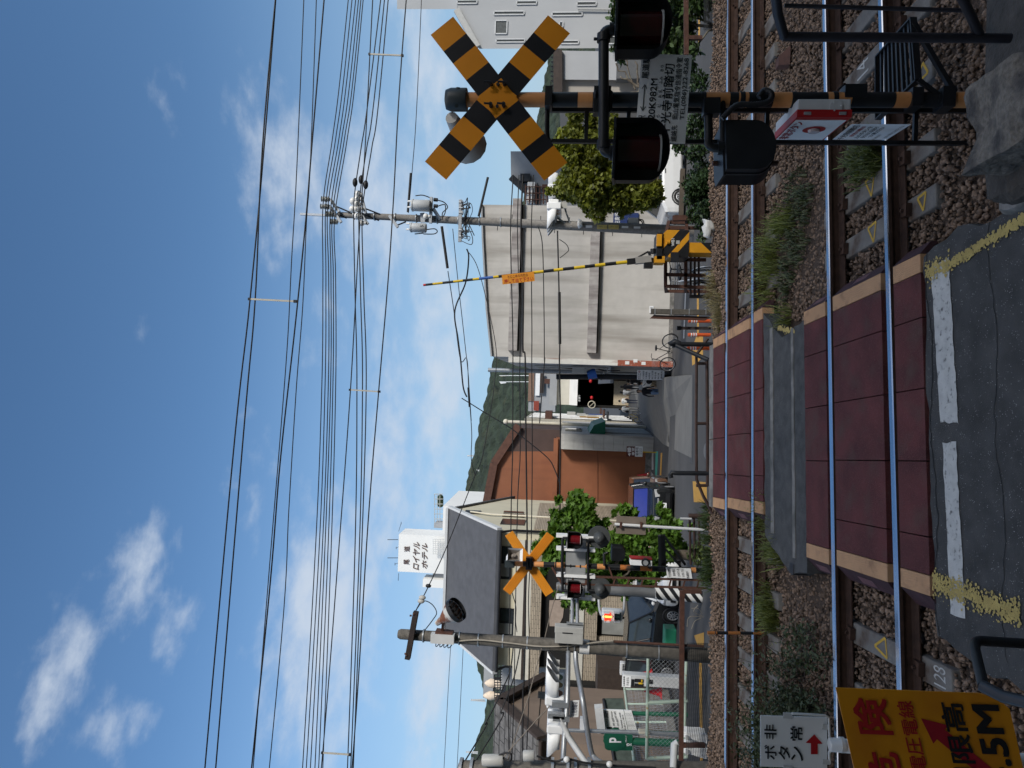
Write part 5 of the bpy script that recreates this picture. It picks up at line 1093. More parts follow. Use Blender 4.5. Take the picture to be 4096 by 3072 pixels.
# ---------------------------------------------------------------- the far mast (seen from the back)
D = 14.1; base = q('A5', 2105, 660, D); tp = q('A5', 245, 590, D); zg = gz(D) - .05
x0, y0 = lerp(base, tp, .45).x, D
lean = (tp - base); lean = lean/lean.z
def pf(x, y, d=D): return q('A5', x, y, d)
def ax(x):
    z = q('A5', x, 620, D).z; return Vector((base.x + lean.x*(z - base.z), D, z))
o = thing('crossing_sign_mast', 'striped crossing mast seen from behind with a bright orange ribbed crossbuck beyond the tracks', 'crossing signal', (base.x, D, zg))
b = MB(); seq = [(2120, 1), (1940, 0), (1895, 1), (1530, 2), (1420, 1), (1330, 2), (1235, 1), (1095, 0), (1020, 1), (930, 0), (820, 1), (720, 0), (625, 1), (522, 0), (432, 1), (330, 0), (245, 0)]
for (xa_, m_), (xb_, _) in zip(seq, seq[1:]): b.tube([ax(xa_), ax(xb_)], .055, 10, m_, cap=False)
for x in (640, 780, 870, 950, 1110, 1340, 1650): b.tube([ax(x), ax(x - 12)], .062, 10, 1)
b.build('pole', [K['orange'], K['black'], mat('orange_rusty', (.42, .14, .03), .7, var=.3, ns=12, stain=(.05, .03, .02), st=(.5, .6), ss=9)], o)
crossbuck(o, ((199, 310), (578, 875)), ((588, 325), (179, 859)), .19, 'A5', D + .08, back=True)
b = MB(); b.box(pf(388, 588, D), (.24, .14, .13)); b.tube([pf(375, 545, D - .08), pf(375, 630, D - .08)], .012, 6); b.tube([pf(405, 545, D - .08), pf(405, 630, D - .08)], .012, 6); b.build('clamp', K['black'], o)
b = MB(); b.box(pf(208, 592), (.13, .14, .20)); b.build('bell_cap', MT['bell_dark'], o)
b = MB(); m0 = pf(258, 508, D - .32); rr = [(-.14, .085), (.14, .085), (.14, -.085), (-.14, -.085)]
bk = pf(195, 545, D - .02); vs = [m0 + Vector((a*.9, 0, c*1.75)) for a, c in rr] + [lerp(m0, bk, .6) + Vector((a*.45, 0, c*.8)) for a, c in rr] + [bk + Vector((a*.3, 0, c*.55)) for a, c in rr]
b.add(vs, [(0, 1, 5, 4), (1, 2, 6, 5), (2, 3, 7, 6), (3, 0, 4, 7), (4, 5, 9, 8), (5, 6, 10, 9), (6, 7, 11, 10), (7, 4, 8, 11), (8, 9, 10, 11)]); hs = b.build('horn_speaker', K['white'], o)
b = MB(); b.add([m0 + Vector((a*.8, .03, c*1.6)) for a, c in rr] + [lerp(m0, bk, .45) + Vector((a*.3, 0, c*.6)) for a, c in rr], [(0, 1, 5, 4), (1, 2, 6, 5), (2, 3, 7, 6), (3, 0, 4, 7), (4, 5, 6, 7)]); b.tube([lerp(m0, bk, .35), lerp(m0, bk, .1)], [.04, .035], 8); b.build('horn_throat', mat('throat', (.25, .22, .19), .6), hs)
sF = .44
for (x, y) in ((812, 372), (812, 828)): lamp(o, pf(x, y, D - .32), (0, -1, 0), sF)
for (x, y, e) in ((1040, 350, 290), (1045, 828, 870)):      # lower pair, backs of the lamps
    c = pf(x, y, D - .1); b = MB(); b.tube([c + VY*.06, c + VY*.03], .225, 22); b.tube([c + VY*.03, c - VY*.04, c - VY*.16, c - VY*.2], [.12, .11, .10, .03], 16); b.build('signal_lamp_back', mat('lamp_grey', (.06, .065, .068), .5, var=.15), o)
c = pf(1215, 490, D - .05); lamp(o, c, (.3, 1, 0), .42, lens=False)
b = MB(); dA = D - .1
b.tube([pf(700, 355, dA), pf(695, 600, dA), pf(700, 845, dA)], .028, 8); b.tube([pf(940, 370, dA), pf(935, 600, dA), pf(940, 845, dA)], .028, 8)
for (x, y) in ((700, 355), (700, 845), (940, 370), (940, 845)): b.tube([pf(x, y, dA), pf(x + 60, y, dA)], .03, 8)
b.tube([pf(1090, 610, dA), pf(1085, 500, dA), pf(1120, 490, dA)], .028, 8); b.build('lamp_arm', K['black'], o)
b = MB(); ya, yb = 725, 795
for (y_, y2) in ((705, 748), (776, 822)): b.bar(pf(680, y_, D - .05), pf(2040, y2, D - .05), .045, .035)
for k in range(10): x = 800 + k*130; f = (x - 680)/1360; b.bar(pf(x, 705 + 43*f, D - .05), pf(x - 20, 776 + 46*f, D - .05), .03, .03)
b.bar(pf(600, 625, D - .05), pf(690, 775, D - .05), .05, .04); b.bar(pf(1130, 625, D - .05), pf(1170, 740, D - .05), .04, .03); b.build('ladder', K['rust'], o)
b = MB(); b.bx(pf(1328, 607, D - .3), pf(1523, 545, D - .1)); bo = b.build('button_box', K['white'], o, bevel=.01)
b = MB(); b.bx(pf(1328, 545, D - .302), pf(1523, 525, D - .1)); b.build('box_door', K['red'], bo)
b = MB(); c = pf(1470, 578, D - .3); b.tube([c, c - VY*.05], .08, 14); b.tube([c - VY*.05, c - VY*.07], .05, 12, 1); b.bx(pf(1495, 598, D - .31), pf(1515, 560, D - .3)); b.build('lock', [K['dark'], K['alu']], bo)
tl, tr, bl = pf(1675, 722, D - .12), pf(1660, 627, D - .12), pf(1907, 732, D - .12)
b = MB(); b.prism([tl, tr, tr + bl - tl, bl], VY*.006); npl = b.build('notice_plate', K['white'], o)
b = MB()
for i, (tx, a0, a1) in enumerate((('千光寺前踏切', .05, .95), ('非常の際は', .2, .85), ('上のボタンを', .15, .9), ('つよく押して下さい', .1, .92), ('岡山電気指令', .05, .7))): b.text(tx, *fr(tl, tr, bl, a0, a1, .06 + i*.18, .17 + i*.18), bold=.01)
b.build('lettering', K['ink'], npl)
b = MB(); c1, c2, c3, c4 = pf(1600, 330, D - .9), pf(1640, 330, D - .6), pf(1650, 600, D - .1), pf(1605, 610, D - .25)
for A, B in ((c1, c2), (c2, c3), (c3, c4), (c4, c1)): b.bar(A, B, .03, .05)
for i in range(1, 6): b.bar(lerp(c1, c2, i/6), lerp(c4, c3, i/6), .02, .02)
b.bar(c2, pf(1840, 600, D), .04, .04); b.bar(lerp(c2, c3, .4), pf(1800, 620, D), .03, .03); b.build('footplate', K['black'], o)
b = MB(); b.box((base.x, D, zg + .08), (.35, .35, .2)); b.build('foot_collar', K['black'], o)
# ---------------------------------------------------------------- barrier machine and raised arm
D = 13.2
o = thing('crossing_barrier', 'yellow and black crossing barrier machine marked WB1 with its striped arm raised', 'barrier', q('A2', 1950, 1100, D))
def pa(x, y, d=D): return q('A2', x, y, d)
zb_, zt_ = pa(1650, 1060).z, pa(1330, 1000).z; xl, xr = pa(1500, 1265).x, pa(1500, 850).x
# housing: a box with chamfered shoulders, diagonal bands laid across it
prof2 = [(xl + .02, zb_), (xr, zb_), (xr, zt_), (xr - .10, zt_ + .10), (xl + .18, zt_ + .16), (xl + .02, zt_ - .06)]
def clip(poly, nx, nz, c, keep):
    out = []
    for (a, b_) in zip(poly, poly[1:] + poly[:1]):
        da, db = (a[0]*nx + a[1]*nz - c)*keep, (b_[0]*nx + b_[1]*nz - c)*keep
        if da >= 0: out.append(a)
        if da*db < 0: t = da/(da - db); out.append((a[0] + (b_[0] - a[0])*t, a[1] + (b_[1] - a[1])*t))
    return out
nx_, nz_ = .64, .77; vals = [p[0]*nx_ + p[1]*nz_ for p in prof2]; lo, hi = min(vals), max(vals)
b = MB(); cuts = [lo - 1, lo + (hi - lo)*.33, lo + (hi - lo)*.47, lo + (hi - lo)*.71, hi + 1]
for i in range(4):
    pl_ = clip(clip(prof2, nx_, nz_, cuts[i], 1), nx_, nz_, cuts[i + 1], -1)
    if len(pl_) > 2: b.prism([(x, D - .22, z) for x, z in pl_], (0, .5, 0), [1, 0, 1, 0][i])
hs = b.build('housing', [mat('barrier_yellow', (.66, .30, .015), .45, var=.06), K['black']], o)
ct = pa(1440, 990, D - .225)
b = MB(); b.text('WB1', pa(1422, 1047, D - .226), pa(1422, 938, D - .226), pa(1466, 1047, D - .226), bold=.03); b.build('lettering', K['white'], hs)
b = MB(); b.box(pa(1517, 992, D - .222), (.065, .012, .065)); b.build('latch_plate', K['grey'], hs)
b = MB(); b.tube([pa(1400, 992, D - .24), pa(1355, 992, D - .24)], .035, 8); b.build('handle', MT['barrier_yellow'], hs)
b = MB(); b.box(lerp(pa(1225, 1060), pa(1225, 1110), .5), (pa(1225, 905).x - pa(1225, 1290).x, .5, .10), 0); b.box(pa(1240, 965, D - .25), (.22, .08, .09), 1); b.box(pa(1235, 1265, D - .1), (.12, .3, .18), 1); b.build('top_cover', [K['black'], MT['barrier_yellow']], o)
b = MB(); xp0, xp1 = pa(1800, 1175).x, pa(1800, 1030).x; zp = zb_; 
for i, (za, zc, m_) in enumerate(((gz(D) + .0, zb_ - .62, 1), (zb_ - .62, zb_ - .36, 0), (zb_ - .36, zb_, 0))):
    b.bx((xp0, D - .2, max(za, -.2)), (xp1, D + .25, zc), m_)
b.prism([(xp0, D - .203, zb_ - .42), (xp1, D - .203, zb_ - .22), (xp1, D - .203, zb_ - .5), (xp0, D - .203, zb_ - .68)], (0, -.002, 0), 1)
b.build('pedestal', [MT['barrier_yellow'], K['black']], o)
b = MB(); b.box(pa(1470, 1210, D - .3), (.16, .1, .14)); b.tube([pa(1150, 1090), pa(1150, 1160)], .05, 8); b.build('crank_boss', K['dark'], o)
# arm
tip, root = q('Z3', 642, 573, D - .1), pa(765, 1282, D - .1)
t = tip - root; L_ = t.length
fr2 = [0, .05, .10, .155, .205, .26, .315, .365, .415, .465, .515, .56]
arm = MB(); n_ = 21
segs = []; 
colr = [0, 1]
bounds = [(765, 0), (612, 1), (465, 0), (312, 1), (160, 0), (0, 1)]
pts_px = [(1703, 0), (1648, 1), (1592, 0), (1540, 1), (1488, 0), (1433, 1), (1375, 0), (1328, 1), (1274, 0), (1218, 1)]
def along(x3): return (1703 - x3)/(1703 - 642)
cutz = [(0.0, 0)] + [(along(x), i % 2) for i, (x, _) in enumerate(pts_px)][1:] + [(along(1040), 0), (along(1012), 2), (along(938), 0), (along(905), 1), (along(852), 0), (along(802), 1), (along(745), 0), (along(693), 1), (along(655), 3), (1.0, 3)]
for (a, m_), (c, _) in zip(cutz, cutz[1:]): arm.tube([root + t*a, root + t*c], .034 - .012*a, 9, m_)
am = arm.build('arm', [mat('arm_yellow', (.68, .46, .02), .45, var=.04), K['black'], mat('arm_blue', (.04, .12, .40), .5), K['cone']], o)
tl, tr = q('Z3', 1050, 520, D - .14), q('Z3', 1218, 502, D - .14)
bl = q('Z3', 1056, 566, D - .14)
# the slogan panel hangs along the arm, read with the head on the side
b = MB(); bl2 = tl + (q('Z3', 1222, 552, D - .14) - tr); b.prism([tl, tr, tr + bl2 - tl, bl2], VY*.008); pn = b.build('slogan_panel', mat('panel_orange', (.62, .24, .015), .5), am)
rr_, dd_ = bl2 - tl, tr - tl
def FS_(a0, a1, c0, c1):       # across the panel's long side, as written
    T = bl2 + Vector((0, -.006, 0)); R = dd_; Dn = -rr_
    return None
b = MB(); T = tl + Vector((0, -.004, 0)); Rv = tr - tl; Dv = bl2 - tl
def lay(tx, a0, a1, c0, c1, bb, bold): bb.text(tx, T + Rv*a0 + Dv*c0, T + Rv*a1 + Dv*c0, T + Rv*a0 + Dv*c1, bold=bold)
lay('とじこめられたら', .18, .80, .12, .42, b, .01); b.build('lettering', mat('dark_red_ink', (.16, .02, .01), .6), pn)
b = MB(); lay('押して出て下さい', .06, .96, .50, .94, b, .02); b.build('red_lettering', K['red'], pn)
b = MB(); b.bar(root, root - t*.055, .10, .10); b.bar(root - t*.04, root - t*.115, .13, .12, 1); b.box(pa(1080, 1320, D - .1), (.14, .12, .16)); b.bar(pa(1080, 1130, D - .05), pa(930, 1215, D - .05), .03, .03); b.bar(pa(1085, 1130, D - .05), pa(1110, 1200, D - .05), .06, .04); b.tube([root - t*.1, pa(1215, 1270)], .05, 8); b.build('arm_holder', [K['black'], mat('holder_grey', (.30, .29, .27), .5)], o)
# ================================================================ POLES, SIGNALS AND WIRES
def pole_thing(name, label, top, bot, r0, r1, m, cat='utility pole', zb=None, n=14):
    """leaning tapered pole between two places; returns (thing, point-at-fraction)"""
    top, bot = Vector(top), Vector(bot)
    if zb is not None: bot = bot + (bot - top)*((zb - bot.z)/(bot.z - top.z)) if bot.z > zb else bot
    o = thing(name, label, cat, bot)
    b = MB(); b.tube([bot, lerp(bot, top, .5), top - (top - bot).normalized()*.05, top], [r1, (r0 + r1)/2, r0, r0*.75], n); b.build('pole', m, o)
    return o, (lambda f: lerp(bot, top, f))
# ---- left concrete pole with crossarm and floodlight
D = 13.7; T, B_ = q('Z7', 70, 550, D), q('Z7', 2100, 690, D)
o, at = pole_thing('utility_pole', 'weathered dark concrete pole with a rusty crossarm and a floodlight, left of the far mast', T, B_, .10, .145, K['dconc'], zb=gz(D))
L_ = B_.z - T.z
def fz(x): return (q('Z7', x, 620, D).z - OFF[o.name].z)/(T.z - OFF[o.name].z)
for x in (240, 475, 760, 920, 1185, 1570, 1780, 1935, 1230, 600): 
    p = at(fz(x)); b = MB(); b.tube([p, p + VZ*.025], .152 if x > 1100 else .128, 14); b.build('pole_band', K['galv'], o)
b = MB(); b.bar(q('Z7', 187, 405, D - .14), q('Z7', 132, 712, D - .14), .10, .12, up=(0, 1, 0)); ca = b.build('crossarm', mat('crossarm_rust', (.028, .02, .018), .7, var=.3), o)
b = MB()
for (x, y) in ((178, 420), (158, 430), (130, 690), (124, 680)): b.tube([q('Z7', x, y, D - .2), q('Z7', x - 12, y, D - .2)], .02, 6)
b.build('arm_bolts', K['rust'], ca)
b = MB(); a, c = q('Z7', 325, 480, D - .3), q('Z7', 450, 392, D - .42); ax_ = (c - a)
b.tube([a - ax_*.02, a + ax_*.22, a + ax_*.3, c - ax_*.25, c - ax_*.1], [.05, .07, .085, .20, .235], 18, 0); b.tube([c - ax_*.1, c + ax_*.08], .24, 18, 1, cap=False); b.tube([c - ax_*.105, c - ax_*.10], .22, 18, 1)
fl = b.build('floodlight', [mat('floodlight_shell', (.50, .50, .48), .5, var=.05, stain=(.16, .06, .03), st=(.47, .58), ss=5), K['black']], o)
b = MB()
for k in range(-2, 3): 
    s_ = ax_.cross(VY).normalized(); p = c + s_*(k*.085); b.bar(p - VY*.2 + ax_*.02, p + VY*.2 + ax_*.02, .01, .07, up=tuple(ax_))
b.build('louvre', K['black'], fl)
b = MB(); b.bar(q('Z7', 360, 530, D - .15), q('Z7', 365, 470, D - .28), .05, .05); b.bar(q('Z7', 318, 530, D - .14), q('Z7', 430, 545, D - .14), .20, .05); b.build('floodlight_bracket', K['rust'], o)
b = MB(); b.box(q('Z7', 362, 578, D - .2), (.18, .14, .46)); b.build('ballast_box', K['lgrey'], o)
b = MB()
for k in range(4): b.torus(q('Z7', 330 + 28*k, 610, D - .16), (.3, .4, 1), .07 + .01*k, .010, 14, 4)
b.build('cable_coil', K['cable'], o)
b = MB(); b.box(q('Z7', 1190, 552, D - .16), (.30, .22, .54)); b.box(q('Z7', 1190, 515, D - .16), (.12, .23, .55)); bx_ = b.build('control_box', K['grey'], o, bevel=.01)
b = MB(); b.box(q('Z7', 1180, 545, D - .275), (.02, .01, .2)); b.build('box_handle', K['dark'], bx_)
b = MB(); b.tube(curve([q('Z7', 435, 600, D - .13), q('Z7', 600, 590, D - .14), q('Z7', 800, 610, D - .14), q('Z7', 1000, 632, D - .14), q('Z7', 1200, 628, D - .15), q('Z7', 1370, 605, D - .15), q('Z7', 1480, 596, D - .15)], 5), .016, 6); b.build('grey_cable', mat('cable_beige', (.32, .29, .24), .7), o)
b = MB(); b.tube([q('Z7', 1480, 600, D - .12), q('Z7', 2075, 632, D - .13)], .025, 7); b.build('pole_conduit', K['rust'], o)
b = MB(); p0 = at(fz(1258)); p1 = at(fz(1322)); b.tube([p0, p1], .138, 16); b.build('white_plate', K['white'], o)
b = MB(); b.tube([q('Z7', 1210, 490, D - .12), q('Z7', 1212, 310, D + .3)], .035, 8); b.tube([q('Z7', 1245, 490, D - .12), q('Z7', 1243, 310, D + .3)], .035, 8)
for y in (495, 480): b.box(q('Z7', 1228, y, D - .12), (.02, .09, .32))
b.build('signal_arm', K['galv'], o)
# ---- vehicle signal seen from behind, hung on that arm
d = D + .35
o = thing('traffic_signal', 'grey backed horizontal traffic signal behind the far crossbuck mast', 'traffic light', q('A5', 820, 620, d))
b = MB(); b.bx(q('A5', 908, 905, d), q('A5', 735, 335, d) + VY*.12); b.build('housing', mat('signal_back', (.27, .28, .285), .5, var=.08), o, bevel=.02)
for y in (905, 700, 455, 335): b = MB(); b.box(q('A5', 820, y, d + .05), (.05, .2, .78)); b.build('white_rim', K['white'], o)
for y in (390, 580, 810): b = MB(); c = q('A5', 825, y, d + .16); b.tube([c, c + VY*.25], .16, 12); b.build('visor', K['white'], o)
# ---- signals seen edge-on: shallow housing with long white visors
def edge_signal(label, c, sgn, d, k=1.0):
    o = thing('traffic_signal', label, 'traffic light', c)
    b = MB(); b.box(Vector(c) + Vector((0, .45*k, 0)), (.17*k, 1.15*k, .36*k)); b.box(Vector(c) + Vector((-sgn*.14*k, .45*k, .02)), (.12*k, .9*k, .26*k)); b.build('housing', K['white'], o, bevel=.03)
    for j in range(3):
        cy = Vector(c) + Vector((sgn*.08*k, j*.36*k + .05*k, 0)); n = 12; vs = []
        for i in range(n + 1):
            a = math.pi*(i/n)*1.25 - math.pi*.125
            for L2 in (0, (.50 - .22*(1 - math.sin(max(0, min(math.pi, a)))))*k): vs.append(cy + Vector((sgn*L2, math.cos(a)*.17*k, math.sin(a)*.17*k)))
        b = MB(); b.add(vs, [(2*i, 2*i + 1, 2*i + 3, 2*i + 2) for i in range(n)], 0, True); v = b.build('visor', K['white'], o); s_ = v.modifiers.new('t', 'SOLIDIFY'); s_.thickness = .012
        b = MB(); b.tube([cy, cy + Vector((sgn*.015, 0, 0))], .145*k, 14); b.build('lens', [mat('lens_red_unlit', (.12, .02, .02), .3), mat('lens_amber_unlit', (.14, .08, .02), .3), mat('lens_green_unlit', (.02, .10, .08), .3)][j], o)
    return o
s1 = edge_signal('white traffic signal seen edge on, its long visor pointing right, over the car park', q('A6', 330, 680, 12.9), 1, 12.9, 1.0)
s2 = edge_signal('white traffic signal seen edge on, its visor pointing left, beside the corner pole', q('A6', 350, 990, 12.9), -1, 12.9, 1.0)
# ---- dark corner pole at the left edge with canisters and arms
D = 12.2; T, B_ = q('Z7', 465, 1455, D), q('Z7', 2090, 1475, D)
o, at = pole_thing('utility_pole', 'thick dark concrete pole cut by the left edge, hung with grey canisters', T, B_, .19, .22, K['dconc'], zb=gz(D))
b = MB()
for x in (490, 560, 1090, 1190, 1240, 1330): p = q('Z7', x, 1452, D); b.tube([p, p + VZ*.05], .225, 14)
b.build('pole_band', K['galv'], o)
for (x0_, x1_, y, r) in ((620, 758, 1378, .10), (888, 962, 1348, .09)):
    b = MB(); a, c = q('Z7', x0_, y, D - .2), q('Z7', x1_, y, D - .2); b.tube([c, lerp(c, a, .06), lerp(c, a, .92), a], [r*.9, r, r, r*.8], 14); b.build('canister', K['grey'], o)
b = MB(); b.tube(curve([q('B7', 1310, 1530, D - .2), q('B7', 1400, 1570, D - .25), q('B7', 1410, 1480, D - .25), q('B7', 1330, 1470, D - .22), q('B7', 1200, 1530, D - .2)], 5), .018, 6); b.tube(curve([q('A6', 130, 1310, D - .2), q('A6', 330, 1370, D - .2), q('A6', 460, 1340, D - .2), q('A6', 640, 1380, D - .2), q('A6', 900, 1410, D - .2), q('A6', 1450, 1440, D - .2)], 6), .018, 6); b.build('cable', K['cable'], o)
for (x, y) in ((460, 1350), (935, 1402)): b = MB(); b.ball(q('A6', x, y, D - .3), .055, 8, 6); b.build('insulator', K['porc'], o)
dA = 12.6
b = MB(); b.tube([q('A6', 480, 160, 13.5), q('A6', 470, 700, dA), q('A6', 435, 1100, dA), q('A6', 420, 1400, D)], .045, 8); b.build('signal_arm', K['galv'], o)
b = MB(); b.tube(curve([q('A6', 560, 160, 13.5), q('A6', 570, 330, 13.3), q('A6', 640, 700, dA), q('A6', 710, 1150, dA), q('A6', 760, 1320, dA), q('A6', 890, 1410, D)], 5), .048, 8); b.build('signal_arm', K['galv'], o)
b = MB(); b.tube([q('A6', 390, 880, dA), q('A6', 480, 1100, dA), q('A6', 680, 1400, D)], .055, 8); b.build('white_brace', K['lgrey'], o); b = MB(); b.tube([q('A6', 1640, 1440, 12.0), q('A6', 1650, 1180, 12.2), q('A6', 1690, 1160, 12.2)], .06, 8); b.build('white_brace', K['lgrey'], o)
b = MB()
for (x, y) in ((390, 735), (400, 890), (345, 860)): b.box(q('A6', x, y, dA), (.09, .1, .30))
b.build('clamp', K['galv'], o)
# ---- pedestrian signal on a grey post with a striped guard
D = 16.5; T, B_ = q('A5', 640, 800, D), q('A5', 2030, 905, D)
o, at = pole_thing('signal_post', 'dark grey post with a black and white striped guard and a red pedestrian signal', T, B_, .10, .12, mat('post_grey', (.13, .135, .14), .5, var=.1), 'signal post', zb=gz(D))
za, zc = q('A5', 2010, 900, D), q('A5', 1560, 865, D)
b = MB(); n = 20; r = .150; cx, cy = lerp(za, zc, .5).x, D
b.tube([za, zc], r - .004, n, 0)
h = (zc.z - za.z)/5
for k in range(-1, 5):
    vs = []
    for j in range(n + 1):
        a = 2*math.pi*j/n; z0_ = za.z + h*(k + .1) + math.cos(a)*h*.55 + .12
        for z_ in (z0_, z0_ + h*.5): zz_ = min(max(z_, za.z), zc.z); f = (zz_ - za.z)/(zc.z - za.z); vs.append(Vector((lerp(za, zc, f).x + r*math.cos(a), cy + r*math.sin(a), zz_)))
    b.add(vs, [(2*j, 2*j + 2, 2*j + 3, 2*j + 1) for j in range(n)], 1)
b.build('striped_guard', [K['wpaint'], K['black']], o)
d = D - .6
b = MB(); b.tube(elbow(q('A5', 1035, 870, D), q('A5', 1035, 1075, D - .4), q('A5', 1075, 1075, d), 0) , .03, 7); b.tube(elbow(q('A5', 1275, 900, D), q('A5', 1275, 1080, D - .4), q('A5', 1245, 1085, d), 0), .03, 7); b.build('signal_arm', K['lgrey'], o)
b = MB(); b.bx(q('A5', 1255, 1137, d), q('A5', 1068, 1022, d) + VY*.2); sg = b.build('pedestrian_signal', K['white'], o, bevel=.03)
for (x, m1) in ((1118, mat('red_lit', (.5, .02, .01), .4, emit=(.9, .035, .01, .85))), (1212, mat('walk_unlit', (.02, .05, .06), .3))):
    b = MB(); b.bx(q('A5', x + 29, 1128, d - .02), q('A5', x - 29, 1048, d - .005)); b.build('lamp_face', m1, sg)
    c = q('A5', x, 1088, d - .03); b = MB(); b.bx(q('A5', x - 32, 1130, d - .16), q('A5', x - 36, 1044, d)); b.bx(q('A5', x + 20, 1130, d - .10), q('A5', x - 36, 1127, d)); b.bx(q('A5', x + 20, 1049, d - .10), q('A5', x - 36, 1045, d)); b.build('lamp_hood', K['white'] if x > 1200 else K['white'], sg)
    b = MB(); s = .34*.3
    b.ball(c + VZ*.085, .022, 8, 6, sq=(1, .3, 1)); b.prism([c + Vector(p) for p in ((-.028, 0, .058), (.028, 0, .058), (.024, 0, -.01), (-.024, 0, -.01))], VY*.004)
    if x < 1200: b.bx(c + Vector((-.022, 0, -.095)), c + Vector((-.002, .004, -.012))); b.bx(c + Vector((.002, 0, -.095)), c + Vector((.022, .004, -.012)))
    else: b.bar(c + Vector((-.008, 0, -.01)), c + Vector((-.035, 0, -.09)), .02, .006); b.bar(c + Vector((.008, 0, -.01)), c + Vector((.03, 0, -.09)), .02, .006); b.bar(c + Vector((-.02, 0, .05)), c + Vector((-.045, 0, .0)), .014, .006); b.bar(c + Vector((.02, 0, .05)), c + Vector((.045, 0, .01)), .014, .006)
    b.build('figure', mat('figure_lit', (.9, .5, .1), .4, emit=(1, .55, .12, 1.0)) if x < 1200 else mat('figure_unlit', (.10, .16, .18), .4), sg)
# ---- right concrete pole with transformers
D = 22.5; T, B_ = q('Z3', 195, 207, D), q('Z3', 2030, 292, D)
o, at = pole_thing('utility_pole', 'tall leaning concrete pole with two grey transformers in front of the pale corner building', T, B_, .095, .175, K['pconc'], zb=gz(D))
k_ = D/FOC
def a1(x, y, d=D): return q('A1', x, y, d)
b = MB(); b.bar(a1(5, 495), a1(440, 515), .09, .07); b.build('top_extension', K['galv'], o)
for i, (A, B) in enumerate((((385, 308), (495, 468)), ((380, 400), (520, 600)), ((770, 250), (830, 488)), ((720, 425), (858, 622)), ((1130, 512), (1235, 662)))):
    b = MB(); b.bar(a1(*A, D - .22), a1(*B, D - .22), .09, .09, up=(0, 1, 0)); b.build('crossarm', K['galv'], o)
b = MB(); b.tube([a1(465, 400, D - .15), a1(700, 500, D - .1)], .025, 5); b.tube([a1(800, 415, D - .15), a1(1010, 495, D - .1)], .025, 5); b.tube([a1(1230, 635, D - .2), a1(1340, 590, D - .1)], .025, 5); b.tube([a1(500, 510, D - .15), a1(590, 545)], .025, 5); b.tube([a1(850, 520, D - .15), a1(1000, 575)], .025, 5); b.build('arm_brace', K['dark'], o)
for i, (x0_, x1_, y) in enumerate(((275, 375, 303), (265, 380, 398), (335, 425, 492), (390, 480, 588), (300, 330, 345))[:4]):
    b = MB(); a, c = a1(x0_, y, D - .22), a1(x1_, y + 4, D - .22); pts = [lerp(a, c, t/14) for t in range(15)]; b.tube(pts, [.055 if t % 3 else .10 for t in range(15)], 8); b.build('insulator', mat('insulator_grey', (.36, .37, .35), .35), o)
for (x, y, r) in ((735, 243, .13), (672, 332, .13), (722, 305, .13), (712, 368, .12), (662, 432, .12), (725, 522, .12), (705, 432, .10), (780, 608, .10), (745, 425, .09), (1598, 352, .11), (1610, 408, .11), (1590, 523, .10)):
    b = MB(); c = a1(x, y, D - .3); b.ball(c, r, 10, 7, sq=(1, 1, .9)); b.tube([c, c - VZ*.14], r*.5, 8); b.build('insulator', K['porc'], o)
for (x0_, x1_, y, r) in ((1412, 1645, 382, .185), (1395, 1595, 662, .150)):
    a, c = a1(x0_, y, D - .35), a1(x1_, y + 10, D - .35); b = MB(); b.tube([c, lerp(c, a, .02), lerp(c, a, .95), a], [r*.9, r, r, r*.93], 18); b.tube([lerp(c, a, .9), lerp(c, a, .97)], r*1.08, 18); tf = b.build('transformer', mat('transformer_grey', (.46, .48, .49), .5, var=.06), o)
    b = MB()
    for dx in (-.09, .1): p = a + Vector((dx, -.1, 0)); b.tube([p, p + VZ*.10, p + VZ*.12], [.03, .03, .015], 7)
    b.build('bushing', K['porc'], tf)
    if r < .16: b = MB(); b.text('5', a1(1520, 655, D - .51), a1(1520, 632, D - .51), a1(1558, 655, D - .51)); b.build('lettering', K['ink'], tf)
b = MB(); b.bar(a1(1660, 282, D - .25), a1(1650, 610, D - .25), .09, .12, up=(0, 1, 0)); b.bar(a1(1680, 420, D - .25), a1(1770, 560, D - .1), .07, .10); b.bar(a1(1545, 480, D - .2), a1(1555, 600, D - .2), .06, .14); b.build('transformer_bracket', K['galv'], o)
b = MB()
for pts in ([(1740, 318), (1820, 345), (1865, 410), (1800, 480), (1805, 570)], [(1740, 395), (1830, 375), (1835, 470), (1800, 540)], [(1460, 262), (1550, 255), (1640, 285)], [(1600, 690), (1700, 680), (1735, 715), (1690, 745), (1560, 745)], [(1450, 745), (1560, 735)]): b.tube(curve([a1(*p, D - .25) for p in pts], 5), .018, 5)
for y in (310, 390): b.tube([a1(1690, y, D - .3), a1(1740, y + 5, D - .3)], .06, 7)
b.build('jumper_cable', K['cable'], o)
b = MB(); b.bar(a1(2030, 315, D - .25), a1(2020, 845, D - .25), .10, .10)
for y in (350, 420, 480, 700, 780): b.tube([a1(2010, y, D - .25), a1(2060, y, D - .25)], .07, 8)
b.build('lower_crossarm', K['galv'], o)
b = MB()
for i in range(16):
    c = (rnd.uniform(2050, 2180), rnd.choice((rnd.uniform(330, 460), rnd.uniform(640, 860)))); 
    b.tube(curve([a1(2035, c[1], D - .3), a1(c[0], c[1] + rnd.uniform(-60, 60), D - .4), a1(c[0] + rnd.uniform(-60, 40), c[1] + rnd.uniform(-70, 70), D - .35), a1(2070 + rnd.uniform(0, 60), 600, D - .2)], 5), .014, 4)
b.build('tangled_cable', K['cable'], o)
for x in range(8): 
    f = .95 - x*.06; b = MB(); p = at(f); b.tube([p, p + VZ*.03], .135 + .05*(1 - f), 12); b.build('pole_band', K['galv'], o)
b = MB()
for i in range(13): p = at(.62 - i*.04); s_ = 1 if i % 2 else -1; b.tube([p + VX*(s_*.1), p + VX*(s_*.27)], .012, 5)
